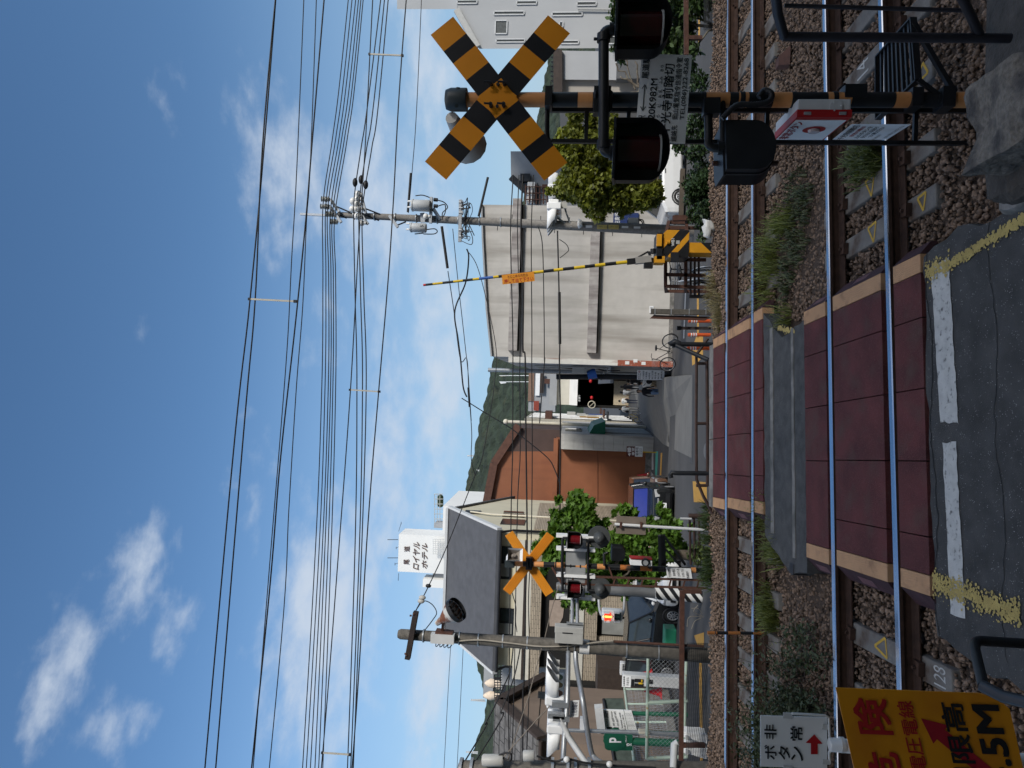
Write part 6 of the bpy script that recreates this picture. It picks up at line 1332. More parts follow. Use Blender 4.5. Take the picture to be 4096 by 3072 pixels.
b.build('step_bolt', K['dark'], o)
def a2(x, y, d=D - .18): return q('A2', x, y, d)
for (x0_, x1_, tx, m_) in ((325, 475, '土堂 12', mat('plate_yellow', (.62, .50, .18), .5)), (492, 645, '安全 40', None)):
    b = MB(); tl, tr, bl = a2(x0_, 796), a2(x0_, 733), a2(x1_, 800); b.prism([tl, tr, tr + bl - tl, bl], VY*.02); pn = b.build('pole_plate', MT['plate_yellow'], o)
    b = MB(); b.text(tx.split()[0], tl + Vector((.06, -.005, -.05)), tr + Vector((-.05, -.005, -.05)), lerp(tl, bl, .55) + Vector((.06, -.005, 0))); b.text(tx.split()[1], lerp(tl, bl, .65) + Vector((.06, -.005, 0)), lerp(tr, tr + bl - tl, .65) + Vector((-.06, -.005, 0)), lerp(tl, bl, .95) + Vector((.06, -.005, 0)), bold=.02); b.build('lettering', K['ink'], pn)
for (x0_, x1_, ya, yb) in ((158, 255, 742, 778), (690, 787, 750, 782), (868, 965, 757, 788)):
    b = MB(); b.bx(a2(x1_, yb), a2(x0_, ya) + VY*.02); b.build('pole_plate', K['white'], o)
b = MB(); a, c = a2(60, 770, D - .2), a2(60, 665, D - .2); b.tube([q('A2', 35, 720, D - .2), q('A2', 55, 720, D - .2), q('A2', 105, 715, D - .2)], [.07, .16, .10], 12); b.build('dome_lamp', K['porc'], o)
b = MB(); b.bx(a2(938, 715, D), a2(785, 628, D) + VY*.14); b.build('meter_box', K['lgrey'], o)
b = MB(); b.tube(curve([a2(935, 665, D), a2(980, 680, D), a2(1000, 725, D)], 4), .02, 5); b.tube(curve([a2(935, 655, D), a2(1000, 665, D), a2(1020, 725, D)], 4), .02, 5); b.build('meter_cable', K['dark'], o)
b = MB(); b.bx(q('B6', 1165, 420, D - .25), q('B6', 1090, 298, D - .2)); b.build('notice_tag', K['grey'], o)
b = MB(); b.bar(q('B6', 1040, 540, D - .1), q('B6', 1180, 640, D - .1), .07, .05); b.bar(q('B6', 1135, 420, D - .1), q('B6', 1215, 660, D - .1), .07, .05); b.bar(q('B6', 1000, 260, D - .2), q('B6', 1000, 640, D - .1), .08, .06); b.build('signal_bracket', K['galv'], o)
edge_signal('white traffic signal on the tall concrete pole, its slotted visor pointing left', q('B6', 1000, 400, D - .4), -1, D, 1.25)
edge_signal('white traffic signal beside the yellowing tree, its visor pointing right', q('B6', 1010, 170, D - .4), 1, D, 1.25)
# ---- wires
def wire(label, pts, d, px, group, name='overhead_wire', m=None, dd=None):
    P3 = [q(*p, d if dd is None else d + dd*i/(len(pts) - 1)) for i, p in enumerate(pts)]
    for e, nx in ((0, 1), (-1, -2)):                 # lines that leave the picture run on past its edge
        a = ZR[pts[e][0]]; Y_ = a[1] + pts[e][2]*a[2]
        if Y_ < 90 or Y_ > 2980: P3[e] = P3[e] + (P3[e] - P3[nx]).normalized()*(.35*P3[e].y)
    c = curve(P3, 8); b = MB(); b.tube(c, px/2*d/FOC, 6)
    return tag(b.build(name, m or K['cable'], loc=P3[0]), label, 'wire', group)
def Wp(*l): return [('W', x, y) for x, y in l]
G1 = 'catenary wires over the tracks'
wire('topmost thick black catenary cable, highest across the sky at the left', Wp((595, 0), (576, 250), (540, 648), (500, 1020), (443, 1659)), 9.5, 6, G1)
wire('second thick black catenary cable, just under the topmost one', Wp((596, 0), (572, 250), (551, 650), (524, 960), (466, 1659)), 9.2, 6, G1)
wire('thin black wire between the catenary cables, merging with the lower cable', Wp((656, 0), (644, 300), (630, 560), (621, 740), (604, 960), (580, 1250), (547, 1659)), 8.2, 4, G1)
wire('thick lower black catenary cable passing the foot of the pale strut', Wp((700, 0), (679, 250), (661, 470), (638, 700), (605, 1000), (577, 1330), (543, 1659)), 8.0, 6, G1)
wire('thin black wire crossing the lower catenary cable near the tall pole', Wp((683, 0), (673, 290), (662, 480), (654, 660), (640, 840), (624, 1100), (608, 1380), (581, 1659)), 8.6, 4, G1)
G2 = 'six feeder lines through the top of the tall pole'
six = [((752, 0), (740, 120), (718, 300), (698, 440), (697.5, 600), (695, 840), (678, 1250), (653, 1659)), ((760, 0), (748, 120), (725, 300), (704, 440), (704, 600), (702, 840), (686, 1250), (661, 1659)), ((768, 0), (754, 130), (732, 300), (708, 450), (710, 600), (709, 840), (693, 1250), (670, 1659)),
       ((774, 0), (761, 130), (738, 300), (714, 455), (715, 600), (714, 840), (699, 1250), (680, 1659)), ((779, 0), (767, 130), (744, 300), (718, 465), (720, 600), (719, 840), (706, 1250), (688, 1659)), ((784, 0), (772, 130), (750, 300), (723, 470), (725, 600), (725, 840), (713, 1250), (697, 1659))]
for i, s_ in enumerate(six): wire('thin feeder line, %s from the top of the six at the tall pole top' % ordn[i], Wp(*s_), 22.2, 4, G2)
G3 = 'lines at the second crossarm of the tall pole'
three = [((822, 0), (800, 180), (780, 320), (767, 410), (764, 470), (767, 640), (771, 843), (765, 1250), (750, 1659)), ((830, 0), (812, 180), (792, 320), (780, 400), (775, 470), (779, 640), (783, 843), (774, 1250), (757, 1659)), ((838, 0), (822, 180), (803, 320), (788, 410), (782, 480), (786, 640), (791, 843), (779, 1250), (763, 1659))]
for i, s_ in enumerate(three): wire('medium voltage line, %s from the top at the second crossarm of the tall pole' % ordn[i], Wp(*s_), 22.0, 4.5, G3)
wire('straight trolley wire hung below the feeder lines by thin struts, upper of its pair', Wp((805, 0), (799, 118), (788, 330), (775, 520), (757, 843), (730, 1210), (697, 1627), (694, 1659)), 12.4, 4.5, G1)
wire('straight lower trolley wire at the foot of the thin struts', Wp((878, 0), (868, 120), (850, 430), (838, 610), (818, 845), (795, 1130), (765, 1600), (760, 1659)), 12.2, 5, G1)
for (x0_, x1_, y, yb, d, lab, w) in ((539, 638, 646, 651, 9.2, 'pale grey hanger strut between the topmost cables and the lower catenary cable', 9), (798, 869, 117, 120, 12.3, 'thin pale hanger strut between trolley wires at the right, above the crossbuck', 7), (756, 819, 842, 846, 12.3, 'thin pale hanger strut between trolley wires in the middle of the sky', 7), (696, 756, 1626, 1630, 12.3, 'thin pale hanger strut between trolley wires at the far left', 7)):
    a, c = q('W', x0_, y, d), q('W', x1_, yb, d); w2 = w/2*d/FOC; o = thing('hanger_strut', lab, 'strut', c, 'hanger struts on the trolley wires')
    b = MB(); b.bar(a, c, w2*1.6, w2*1.6); b.build('strut', mat('strut_pale', (.46, .44, .38), .5), o)
    b = MB(); b.box(c, (w2*2.6, w2*2.6, w2*2.8)); b.box(a, (w2*2.4, w2*2.4, w2*2.2)); b.build('strut_clamp', K['dark'], o)
for (x, y, lab) in ((767, 394, 'dark clamp sleeve on the upper line right of the tall pole'), (780, 388, 'dark clamp sleeve on the middle line right of the tall pole'), (790, 399, 'dark clamp sleeve on the lower line right of the tall pole')):
    b = MB(); c = q('W', x, y, 22.0); b.ball(c, .09, 8, 6, sq=(1.7, 1, .9)); tag(b.build('line_clamp', K['cable'], loc=c), lab, 'clamp', 'clamps on the lines beside the tall pole')
G4 = 'cables strung low across the building fronts'
wire('highest low cable crossing the pale building and grey tiled house', [('Z3', 1110, 0), ('Z3', 1096, 300), ('Z3', 1107, 800), ('Z5', 768, 200), ('Z5', 766, 700), ('Z5', 757, 1050), ('B7', 1392, 115), ('B7', 1388, 500), ('B7', 1380, 1000), ('B7', 1388, 1650)], 18, 4.5, G4)
wire('thin low cable just above the thick one across the buildings', [('Z3', 1140, 0), ('Z3', 1132, 300), ('Z3', 1145, 800), ('Z5', 815, 200), ('Z5', 818, 700), ('Z5', 800, 1050), ('B7', 1460, 115), ('B7', 1455, 500), ('B7', 1440, 1000), ('B7', 1420, 1650)], 18, 4, G4)
wire('thickest low cable crossing the pale building at band height', [('Z3', 1160, 0), ('Z3', 1150, 300), ('Z3', 1162, 600), ('Z3', 1160, 900), ('Z5', 852, 60), ('Z5', 857, 600), ('Z5', 865, 1300), ('Z7', 905, 300), ('B7', 1590, 120), ('B7', 1575, 600), ('B7', 1562, 1000), ('B7', 1560, 1600)], 18, 7, G4)
wire('lashed low cable with small loops under the thick cable', [('Z3', 1215, 0), ('Z3', 1204, 300), ('Z3', 1207, 800), ('Z5', 897, 100), ('Z5', 900, 700), ('Z5', 893, 1300), ('Z7', 925, 300), ('B7', 1645, 120), ('B7', 1640, 600), ('B7', 1630, 1000), ('B7', 1610, 1500)], 18, 4, G4)
wire('thin cable dropping from the tall pole across the middle of the pale wall', [('Z3', 1240, 270), ('Z3', 1262, 370), ('Z3', 1270, 700), ('Z3', 1272, 960), ('Z5', 985, 60), ('Z5', 965, 300), ('Z5', 950, 500)], 20, 4, G4)
wire('twisted cable at signal height from the tall pole to the lane', [('Z3', 1340, 290), ('Z3', 1348, 600), ('Z3', 1352, 900), ('Z5', 1085, 80), ('Z5', 1092, 500), ('Z5', 1088, 900), ('Z5', 1090, 1300)], 20, 6, G4)
b = MB(); b.tube([q('Z3', 1350, 610, 19.9), q('Z3', 1353, 880, 19.9)], .04, 8); tag(b.build('cable_sleeve', K['cable'], loc=q('Z3', 1350, 610, 19.9)), 'long black sleeve on the twisted cable in front of the pale wall', 'sleeve')
b = MB(); b.tube(curve([q('Z3', 1350, 335, 20), q('Z3', 1385, 360, 20), q('Z3', 1398, 390, 20), q('Z3', 1380, 410, 20), q('Z3', 1352, 432, 20)], 6), .012, 5); tag(b.build('cable_loop', K['cable'], loc=q('Z3', 1350, 335, 20)), 'slack black loop hanging from the twisted cable beside the tall pole', 'cable')
wire('looping thick cable from the low tall pole crossarm into the sky over the pale roof', [('Z3', 868, 385), ('Z3', 878, 430), ('Z3', 862, 560), ('Z3', 806, 705), ('Z3', 822, 850), ('Z5', 412, 60), ('Z5', 430, 250), ('Z5', 455, 320)], 24, 6, G4)
wire('black cable sloping down across the orange wall from the aerial joint', [('Z5', 420, 328), ('Z5', 480, 365), ('Z5', 600, 440), ('Z5', 750, 530), ('Z5', 880, 630), ('Z5', 1010, 740), ('Z5', 1055, 820), ('Z5', 1085, 900)], 26, 4.5, G4)
wire('cable from the left crossarm past the hotel to the tall pole', [('Z7', 182, 405), ('Z7', 232, 310), ('Z7', 270, 235), ('Z7', 375, 10), ('A7', 900, 400), ('A7', 1050, 20), ('Z5', 560, 730), ('Z5', 605, 480), ('Z5', 640, 250), ('Z5', 655, 0), ('Z3', 970, 650), ('Z3', 920, 470), ('Z3', 872, 395)], 13.6, 5, G4, dd=9)
wire('barbed looking lashed cable above the hill, lower of the two aerial lines', [('Z3', 770, 500), ('Z3', 800, 700), ('Z3', 835, 960), ('Z5', 455, 60), ('Z5', 468, 280), ('Z5', 488, 560), ('Z5', 485, 740), ('Z5', 510, 850)], 26, 3.5, G4)
wire('thin aerial line rising right of the aerial joint', [('Z3', 795, 280), ('Z3', 820, 530), ('Z3', 850, 800), ('Z3', 875, 1030), ('Z5', 470, 250), ('Z5', 485, 480)], 26, 3, G4)
b = MB(); b.tube([q('Z3', 738, 268, 22.4), q('Z3', 768, 485, 22.4)], .045, 8); tag(b.build('cable_sleeve', K['cable'], loc=q('Z3', 738, 268, 22.4)), 'thick black sleeve sloping from the tall pole over the pale roof', 'sleeve')
b = MB(); b.tube([q('Z3', 978, 12, 22.4), q('Z3', 930, 215, 22.4)], .04, 8); tag(b.build('cable_sleeve', K['cable'], loc=q('Z3', 978, 12, 22.4)), 'thick black sleeve between the crossbuck and the tall pole', 'sleeve')
b = MB(); b.tube([q('Z5', 465, 255, 25.9), q('Z5', 474, 388, 25.9)], .04, 8); tag(b.build('cable_sleeve', K['cable'], loc=q('Z5', 465, 255, 25.9)), 'short black joint sleeve in the sky above the wooded hill', 'sleeve')
wire('thin wire with a white bead, right of the tall pole in the sky', [('W', 910, 0), ('W', 903, 173), ('W', 890, 373), ('W', 882, 460)], 22.5, 3, G4)
b = MB(); b.tube([q('W', 887.5, 374, 22.4), q('W', 881, 458, 22.4)], .04, 7); tag(b.build('cable_sleeve', K['cable'], loc=q('W', 887, 374, 22.4)), 'black sleeve next to the upper transformer of the tall pole', 'sleeve')
wire('thick sagging cable from the corner pole up past the slate roof', [('B7', 850, 1530), ('B7', 950, 1370), ('B7', 1090, 1085), ('B7', 1210, 860), ('B7', 1310, 640), ('B7', 1400, 420), ('B7', 1440, 120)], 12.3, 6, G4, dd=1.4)
wire('second thick cable from the corner pole, lower across the slate roof', [('B7', 985, 1530), ('B7', 1140, 1290), ('B7', 1290, 930), ('B7', 1400, 650), ('B7', 1470, 430), ('B7', 1532, 118)], 12.3, 6, G4, dd=1.4)
wire('pale guy wire from the dark house wall to the slate roof corner', [('B7', 1800, 140), ('B7', 1640, 720), ('B7', 1560, 980), ('B7', 1420, 1400)], 13, 4, G4, m=mat('guy_wire', (.20, .17, .14), .6))
wire('pale guy wire slanting from the edge signal to the corner pole', [('B7', 1905, 870), ('B7', 1760, 1030), ('B7', 1600, 1200), ('B7', 1300, 1540)], 12.6, 4, G4, m=MT['guy_wire'])
wire('brown guy wire slanting from the left pole top box towards the tile front', [('A5', 665, 790), ('A5', 600, 1010), ('A5', 535, 1280)], 13.9, 4, G4, m=MT['guy_wire'])
wire('hair thin upper sky line left of the floodlight pole', [('B7', 645, 100), ('B7', 600, 900), ('B7', 560, 1659)], 60, 2.2, G4)
wire('hair thin lower sky line left of the floodlight pole', [('B7', 806, 70), ('B7', 770, 800), ('B7', 725, 1659)], 60, 2.2, G4)
wire('wavy cable drop in front of the yellow upper wall', [('A5', 205, 780), ('A5', 240, 900), ('A5', 265, 1000), ('A5', 262, 1130), ('A5', 275, 1230)], 14.5, 3.5, G4)
wire('hanging cable loop from the left crossarm', [('Z7', 190, 390), ('Z7', 235, 335), ('Z7', 290, 355), ('Z7', 322, 410), ('Z7', 295, 460), ('Z7', 245, 525)], 13.6, 4, G4)
for i, (x, y) in enumerate(((268, 235), (228, 312), (220, 335))):
    b = MB(); c = q('Z7', x, y, 13.6); b.ball(c, .055 if i else .045, 9, 6, sq=(.9, .9, 1.3)); tag(b.build('line_insulator', K['grey'] if i else K['cable'], loc=c), ['black splice clamp on the cable above the grey roof', 'grey bead insulator on the cable by the left crossarm, upper one', 'grey bead insulator on the cable by the left crossarm, lower one'][i], 'insulator')
# ================================================================ STREET SURFACES, FURNITURE, VEHICLES, PEOPLE
def flat(name, polys, m, lab, cat='road marking', kind=None, dz=.006):
    b = MB()
    for p in polys: b.face([gr(*a, dz) for a in p])
    o = b.build(name, m); 
    return tag(o, lab if not kind else None, cat if not kind else None, kind=kind)
m_pave = mat('lane_paving', (.15, .148, .14), .9, var=.12, ns=1.5)
m_pdark = mat('lane_band', (.055, .055, .057), .9, var=.15, ns=2)
flat('path', [[('Z5', 1985, 735), ('Z5', 1790, 640), ('Z5', 1640, 480), ('Z5', 1490, 395), ('Z5', 1490, 215), ('Z5', 1890, 175), ('Z5', 1990, 170)]], m_pave, None, kind='structure', dz=.010)
bd = []
for x, y0_, y1_ in ((1700, 740, 1130), (1820, 790, 1220), (1930, 835, 1330), (2100, 890, 1480)): bd.append([('A4', x - 9, y0_), ('A4', x - 9, y1_), ('A4', x + 9, y1_ + 6), ('A4', x + 9, y0_ + 4)])
flat('paving_band', bd, m_pdark, 'dark bands laid across the pale paving of the lane', dz=.022)
flat('asphalt_patch', [[('A4', 1580, 690), ('A4', 1700, 640), ('A4', 1830, 620), ('A4', 2060, 590), ('A4', 2150, 640), ('A4', 2180, 780), ('A4', 2130, 860), ('A4', 2190, 905), ('A4', 2080, 880), ('A4', 1900, 815)]], m_pdark, 'irregular dark asphalt repair along the right of the lane', 'road patch', dz=.022)
flat('manhole_cover', [[('Z6', 203 + 22*math.sin(a), 640 + 55*math.cos(a)) for a in [i*.4488 for i in range(14)]]], mat('manhole', (.14, .14, .14), .7, var=.2, ns=20), 'round manhole cover in the road beyond the pipe railing', 'manhole', dz=.02)
flat('lane_line', [[('A3', 1622, 330), ('A3', 1640, 330), ('A3', 1613, 1010), ('A3', 1596, 1010)]], m_white, 'white lane line on the road below the pale corner building')
flat('lane_line', [[('A3', 1800, 330), ('A3', 1828, 330), ('A3', 1828, 1000), ('A3', 1800, 1000)], [('A3', 1800, 960), ('A3', 1890, 960), ('A3', 1890, 1270), ('A3', 1830, 1345), ('A3', 1730, 1410), ('A3', 1720, 1130), ('A3', 1760, 1060)]], m_ylane, 'orange yellow line widening into a hatched block by the pipe railing')
flat('lane_line', [[('Z5', 1993, 893), ('Z5', 2088, 900), ('Z5', 2090, 1040), ('Z5', 2000, 1035)]], m_ylane, 'orange painted block on the road left of the pipe railing')
flat('lane_line', [[('Z7', 2042, 640), ('Z7', 2060, 640), ('Z7', 2066, 1429), ('Z7', 2050, 1429)], [('Z7', 2010, 560), ('Z7', 2075, 540), ('Z7', 2075, 640), ('Z7', 2042, 650)]], m_ylane, 'orange yellow line behind the black netting at the left')
flat('lane_line', [[('B4', 1875, 0), ('B4', 1900, 0), ('B4', 1895, 540), ('B4', 1875, 560)]], m_ylane, 'orange yellow line on the road behind the shrubs at the right')
flat('parking_line', [[('Z5', 1700, 838), ('Z5', 1712, 830), ('Z5', 1772, 930), ('Z5', 1760, 945)], [('Z5', 1712, 700), ('Z5', 1725, 700), ('Z5', 1725, 815), ('Z5', 1712, 815)]], m_white, 'white bay lines beside the red cone')
flat('parking_line', [[('Z5', 1740, 690), ('Z5', 1756, 690), ('Z5', 1750, 870), ('Z5', 1735, 870)]], mat('teal_paint', (.06, .33, .26), .8), 'teal green painted bay line in front of the orange building')
flat('parking_line', [[('Z5', 1775, 700), ('Z5', 1786, 700), ('Z5', 1778, 860), ('Z5', 1768, 860)]], m_ylane, 'thin orange bay line nearest the road by the teal line')
flat('drain_cover', [[('Z6', 100, 150), ('Z6', 120, 150), ('Z6', 112, 720), ('Z6', 93, 710)]], mat('grating', (.06, .062, .065), .7, var=.3, ns=30), 'long dark drain grating across the mouth of the lane', 'drain')
flat('parking_line', [[('A6', 1310, 560), ('A6', 1320, 555), ('A6', 1445, 960), ('A6', 1438, 985)], [('A6', 1260, 950), ('A6', 1268, 945), ('A6', 1400, 1330), ('A6', 1390, 1340)]], m_white, 'white bay lines inside the fenced car park')
# ---- signs on the car park side
def post(b, a, c, r, n=8): b.tube([a, c], r, n)
o = thing('bay_sign', 'brown and white bay number 4 sign on a yellow post before the orange wall', 'sign', Vector((q('Z5', 1716, 696, 42).x, 42, gz(42))))
d = OFF[o.name].y
b = MB(); post(b, OFF[o.name], q('Z5', 1560, 690, d), .035); b.build('post', K['yel'], o)
b = MB(); b.bx(q('Z5', 1601, 727, d - .05), q('Z5', 1543, 655, d - .04)); s1_ = b.build('brown_plate', mat('plate_brown', (.10, .022, .016), .5), o)
b = MB(); b.text('4番', q('Z5', 1548, 722, d - .055), q('Z5', 1548, 660, d - .055), q('Z5', 1573, 722, d - .055), bold=.03); b.text('車室', q('Z5', 1577, 718, d - .055), q('Z5', 1577, 664, d - .055), q('Z5', 1597, 718, d - .055), bold=.02); b.build('lettering', K['white'], s1_)
b = MB(); b.bx(q('Z5', 1650, 727, d - .05), q('Z5', 1601, 655, d - .04)); s1_ = b.build('white_plate', K['white'], o)
b = MB(); b.text('軽専用', q('Z5', 1605, 718, d - .055), q('Z5', 1605, 664, d - .055), q('Z5', 1624, 718, d - .055), bold=.02)
for k in range(3): b.text('お客様専用', q('Z5', 1628 + k*7, 718, d - .055), q('Z5', 1628 + k*7, 666, d - .055), q('Z5', 1633 + k*7, 718, d - .055))
b.build('lettering', K['ink'], s1_)
def cone(lab, p, h, m=None):
    o = thing('traffic_cone', lab, 'traffic cone', p); b = MB(); b.tube([p + VZ*.03, p + VZ*h*.5, p + VZ*h], [h*.24, h*.13, h*.035], 12); b.build('cone_body', m or K['cone'], o); b = MB(); b.box(p + VZ*.015, (h*.55, h*.55, .03)); b.build('cone_base', m or K['cone'], o); return o
cone('red traffic cone in front of the orange wall near the brown car', q('Z5', 1695, 855, 42.5), .72)
cone('red traffic cone beside the car park payment machine', q('A6', 1508, 608, 21.5), .52)
cone('small red traffic cone behind the payment machine by the dark van', q('A6', 1405, 405, 24.5), .5)
D = 18.6
o = thing('parking_sign', 'tall green car park sign with a big white letter P', 'sign', Vector((q('A6', 1190, 1150, D).x, D, gz(D))))
def a6(x, y, d): return q('A6', x, y, d)
b = MB(); n = 9; out = [a6(1190, 1075, D), a6(880, 1075, D)] + [q('A6', 930 - 50*math.cos(t*math.pi/2/n), 1200 + 48*math.sin(t*math.pi/2/n), D) for t in range(n + 1)] + [a6(1190, 1250, D)]
b.prism(out, (0, .22, 0)); gp_ = b.build('board', K['green'], o)
b = MB(); b.prism([a6(1085, 1082, D - .01), a6(900, 1082, D - .01), a6(892, 1095, D - .01), a6(905, 1180, D - .01), a6(940, 1192, D - .01), a6(1060, 1192, D - .01), a6(1095, 1180, D - .01)], (0, .008, 0)); wp_ = b.build('white_face', K['white'], gp_)
b = MB(); c = a6(995, 1130, D - .022); b.add([c + Vector((.30*math.cos(t)*(1 + .05*(i % 2)), 0, .30*math.sin(t)*(1 + .05*(i % 2)))) for i, t in enumerate([k*.1963 for k in range(32)])], [tuple(range(32))]); b.build('green_disc', K['green'], wp_)
b = MB(); b.text('P', a6(935, 1160, D - .03), a6(935, 1110, D - .03), a6(1060, 1160, D - .03), bold=.04); b.text('空', a6(1118, 1200, D - .03), a6(1118, 1170, D - .03), a6(1175, 1200, D - .03), bold=.04); b.text('三井のリパーク', a6(1108, 1160, D - .03), a6(1108, 1085, D - .03), a6(1128, 1160, D - .03), bold=.02); b.build('lettering', K['white'], gp_)
b = MB(); b.tube([a6(1185, 1150, D + .1), Vector((a6(1190, 1150, D).x, D + .1, gz(D)))], .10, 8); b.build('post', K['green'], o)
D = 19.0
o = thing('price_board', 'white car park price board reading 300 with rows of small print on green posts', 'sign', Vector((a6(1180, 920, D).x, D, gz(D))))
tl, tr, br_, bl = a6(850, 1020, D), a6(832, 800, D), a6(1090, 808, D), a6(1140, 1040, D)
b = MB(); b.prism([tl, tr, br_, bl], (0, .06, 0)); pb = b.build('upper_board', K['white'], o)
b = MB()
def fb(a0, a1, c0, c1): 
    L = lambda u, v: lerp(lerp(tl, tr, u), lerp(bl, br_, u), v) + Vector((0, -.012, 0)); return L(a0, c0), L(a1, c0), L(a0, c1)
b.text('300円', *fb(.62, .96, .10, .32), bold=.03)
for i, (tx, a0, a1, c0, c1) in enumerate((('8:00-22:00', .05, .5, .06, .14), ('最大料金', .2, .58, .18, .26), ('22:00-8:00', .58, .95, .44, .50), ('30分 100円', .25, .6, .44, .54), ('60分 100円', .62, .95, .56, .66), ('15分 100円', .25, .6, .60, .70), ('ご利用時間 24時間', .08, .9, .78, .84), ('料金のご案内', .08, .8, .88, .94))): b.text(tx, *fb(a0, a1, c0, c1), bold=.01)
for u, v in ((.05, .20), (.05, .46)):
    t_ = fb(u, u + .13, v, v + .2); b.face([t_[0], t_[1], t_[1] + t_[2] - t_[0], t_[2]])
b.build('lettering', K['ink'], pb)
b = MB(); b.prism([a6(1148, 1040, D), a6(1095, 808, D), a6(1180, 815, D), a6(1242, 1046, D)], (0, .06, 0)); pb2 = b.build('lower_board', K['white'], o)
b = MB()
for k in range(6): b.text('ご案内 0120', a6(1115 + k*13 + 35, 1020, D - .01), a6(1108 + k*12, 835, D - .01), a6(1121 + k*13 + 35, 1020, D - .01))
b.build('lettering', K['ink'], pb2)
b = MB(); b.bar(a6(845, 1032, D - .1), a6(812, 758, D - .1), .25, .22); b.build('lamp_hood', K['lgrey'], o)
for yy in (830, 1040):
    b = MB(); b.tube([a6(840, yy, D + .1), Vector((a6(1180, yy, D).x, D + .1, gz(D)))], .06, 8); b.build('post', K['green'], o)
D = 21.0
o = thing('payment_machine', 'white car park payment machine with screens behind the chain link fence', 'machine', Vector((a6(1495, 480, D).x, D, gz(D))))
b = MB(); b.bx(Vector((a6(1495, 555, D).x, D, gz(D))), a6(1085, 410, D) + VY*.3); mc = b.build('cabinet', K['lgrey'], o, bevel=.02)
b = MB(); b.bx(a6(1168, 552, D - .01), a6(1075, 420, D - .002)); b.build('header', K['white'], mc)
b = MB(); b.text('出庫精算機', a6(1088, 540, D - .015), a6(1088, 430, D - .015), a6(1104, 540, D - .015), bold=.03); b.text('料金支払', a6(1120, 530, D - .015), a6(1120, 440, D - .015), a6(1150, 530, D - .015)); b.build('lettering', K['ink'], mc)
b = MB()
for (xa_, xb_, ya, yb) in ((1175, 1205, 460, 545), (1212, 1310, 455, 500), (1212, 1310, 505, 550), (1372, 1412, 465, 515)): b.bx(a6(xb_, yb, D - .02), a6(xa_, ya, D - .002))
b.build('screen', K['ink'], mc)
b = MB(); b.bx(a6(1300, 500, D - .03), a6(1255, 515, D - .021)); b.bx(a6(1300, 468, D - .03), a6(1283, 490, D - .021)); b.build('coin_slot', K['yel'], mc)
b = MB(); c = a6(1120, 340, 25.5); b.box(c, (.44, .25, .46)); o = tag(b.build('outdoor_unit', K['lgrey'], loc=c - VZ*.23, bevel=.02), 'white air conditioner outdoor unit with a slotted grille above the dark van', 'air conditioner')
b = MB()
for i in range(7):
    for j in range(4): p = c + Vector((-.165 + i*.055, -.128, -.15 + j*.09)); b.box(p, (.04, .01, .065))
g_ = b.build('grille', K['dark'], o)
D = 17.2
o = thing('camera_pole', 'slim grey pole with a beige box and small white camera', 'pole', Vector((a6(1640, 1065, D).x, D, gz(D))))
b = MB(); b.tube([OFF[o.name], a6(1240, 1048, D), a6(480, 1025, D)], [.06, .05, .045], 8); b.build('pole', K['galv'], o)
b = MB(); b.bx(a6(1380, 1082, D - .2), a6(1248, 1000, D)); b.build('beige_box', K['cream'], o, bevel=.02)
b = MB(); b.tube([a6(670, 1025, D - .1), a6(668, 960, D - .15)], .03, 6); b.box(a6(640, 945, D - .2), (.26, .16, .14)); b.build('camera', K['white'], o)
# crossing name plate on the arm
dA = 12.7; tl, tr, bl = a6(490, 885, dA), a6(500, 700, dA), a6(590, 880, dA)
o = thing('name_plate', 'white plate naming the crossing below the edge on traffic signals', 'sign', bl); b = MB(); b.prism([tl, tr, tr + bl - tl, bl], (0, .01, 0)); pn = b.build('plate', K['white'], o)
b = MB(); b.text('千光寺踏切', *fr(tl, tr, bl, .08, .92, .18, .82), bold=.02); b.build('lettering', mat('navy_ink', (.02, .03, .08), .6), pn)
# ---- fences on the far side, left
D = 13.5
o = thing('guard_rail', 'long brown steel guard rail with posts in front of the car park', 'guard rail', a6(1990, 1190, D))
b = MB(); b.bar(q('A5', 1812, 840, D), a6(1724, 1480, D), .085, .085); b.build('rail', K['rust'], o)
for (z_, x0_, x1_, y) in (('A6', 1740, 1990, 1190), ('A5', 1820, 1990, 850)): b = MB(); b.bar(q(z_, x0_, y, D), q(z_, x1_, y, D), .075, .075); b.build('post', K['rust'], o)
o = thing('black_netting', 'sagging black garden netting tied along the ballast edge at the left', 'netting', a6(2000, 700, 13.2)); b = MB(); Dn = 13.15
for i in range(100):
    y = 60 + i*13.6; sag = 25*math.sin(i*.13); b.tube([a6(1790 + sag*.3, y, Dn), a6(1900 + sag, y + 4, Dn - .06), a6(2020, y + 6, Dn)], .0045, 3, cap=False)
for j in range(12):
    x = 1795 + j*20; b.tube([a6(x + 25*math.sin(i*.65)*(.3 + .05*j), 60 + i*68, Dn - .03*math.sin(j/11*3.14)) for i in range(21)], .0045, 3, cap=False)
b.build('net', K['black'], o)
D = 15.2
o = thing('chain_link_fence', 'pale green framed chain link fence along the car park', 'fence', Vector((a6(1760, 710, D).x, D, gz(D))))
gf = mat('pale_green_frame', (.40, .50, .42), .55, var=.1, stain=(.30, .20, .08), st=(.6, .7), ss=6)
b = MB(); b.tube([a6(1362, 205, D), a6(1345, 1340, D)], .035, 7); b.tube([a6(1785, 235, D), a6(1755, 1330, D)], .035, 7); b.build('rail', gf, o)
for (xa_, ya, xb_, yb) in ((1352, 722, 1800, 700), (1345, 1338, 1800, 1318)): b = MB(); b.tube([a6(xa_, ya, D), a6(xb_, yb, D)], .04, 7); b.build('post', gf, o)
b = MB(); xl_, xr_ = a6(1550, 1335, D).x, a6(1550, 215, D).x; z1_, z0_ = a6(1355, 780, D).z, a6(1770, 780, D).z; H_ = z1_ - z0_; k = xl_ - H_
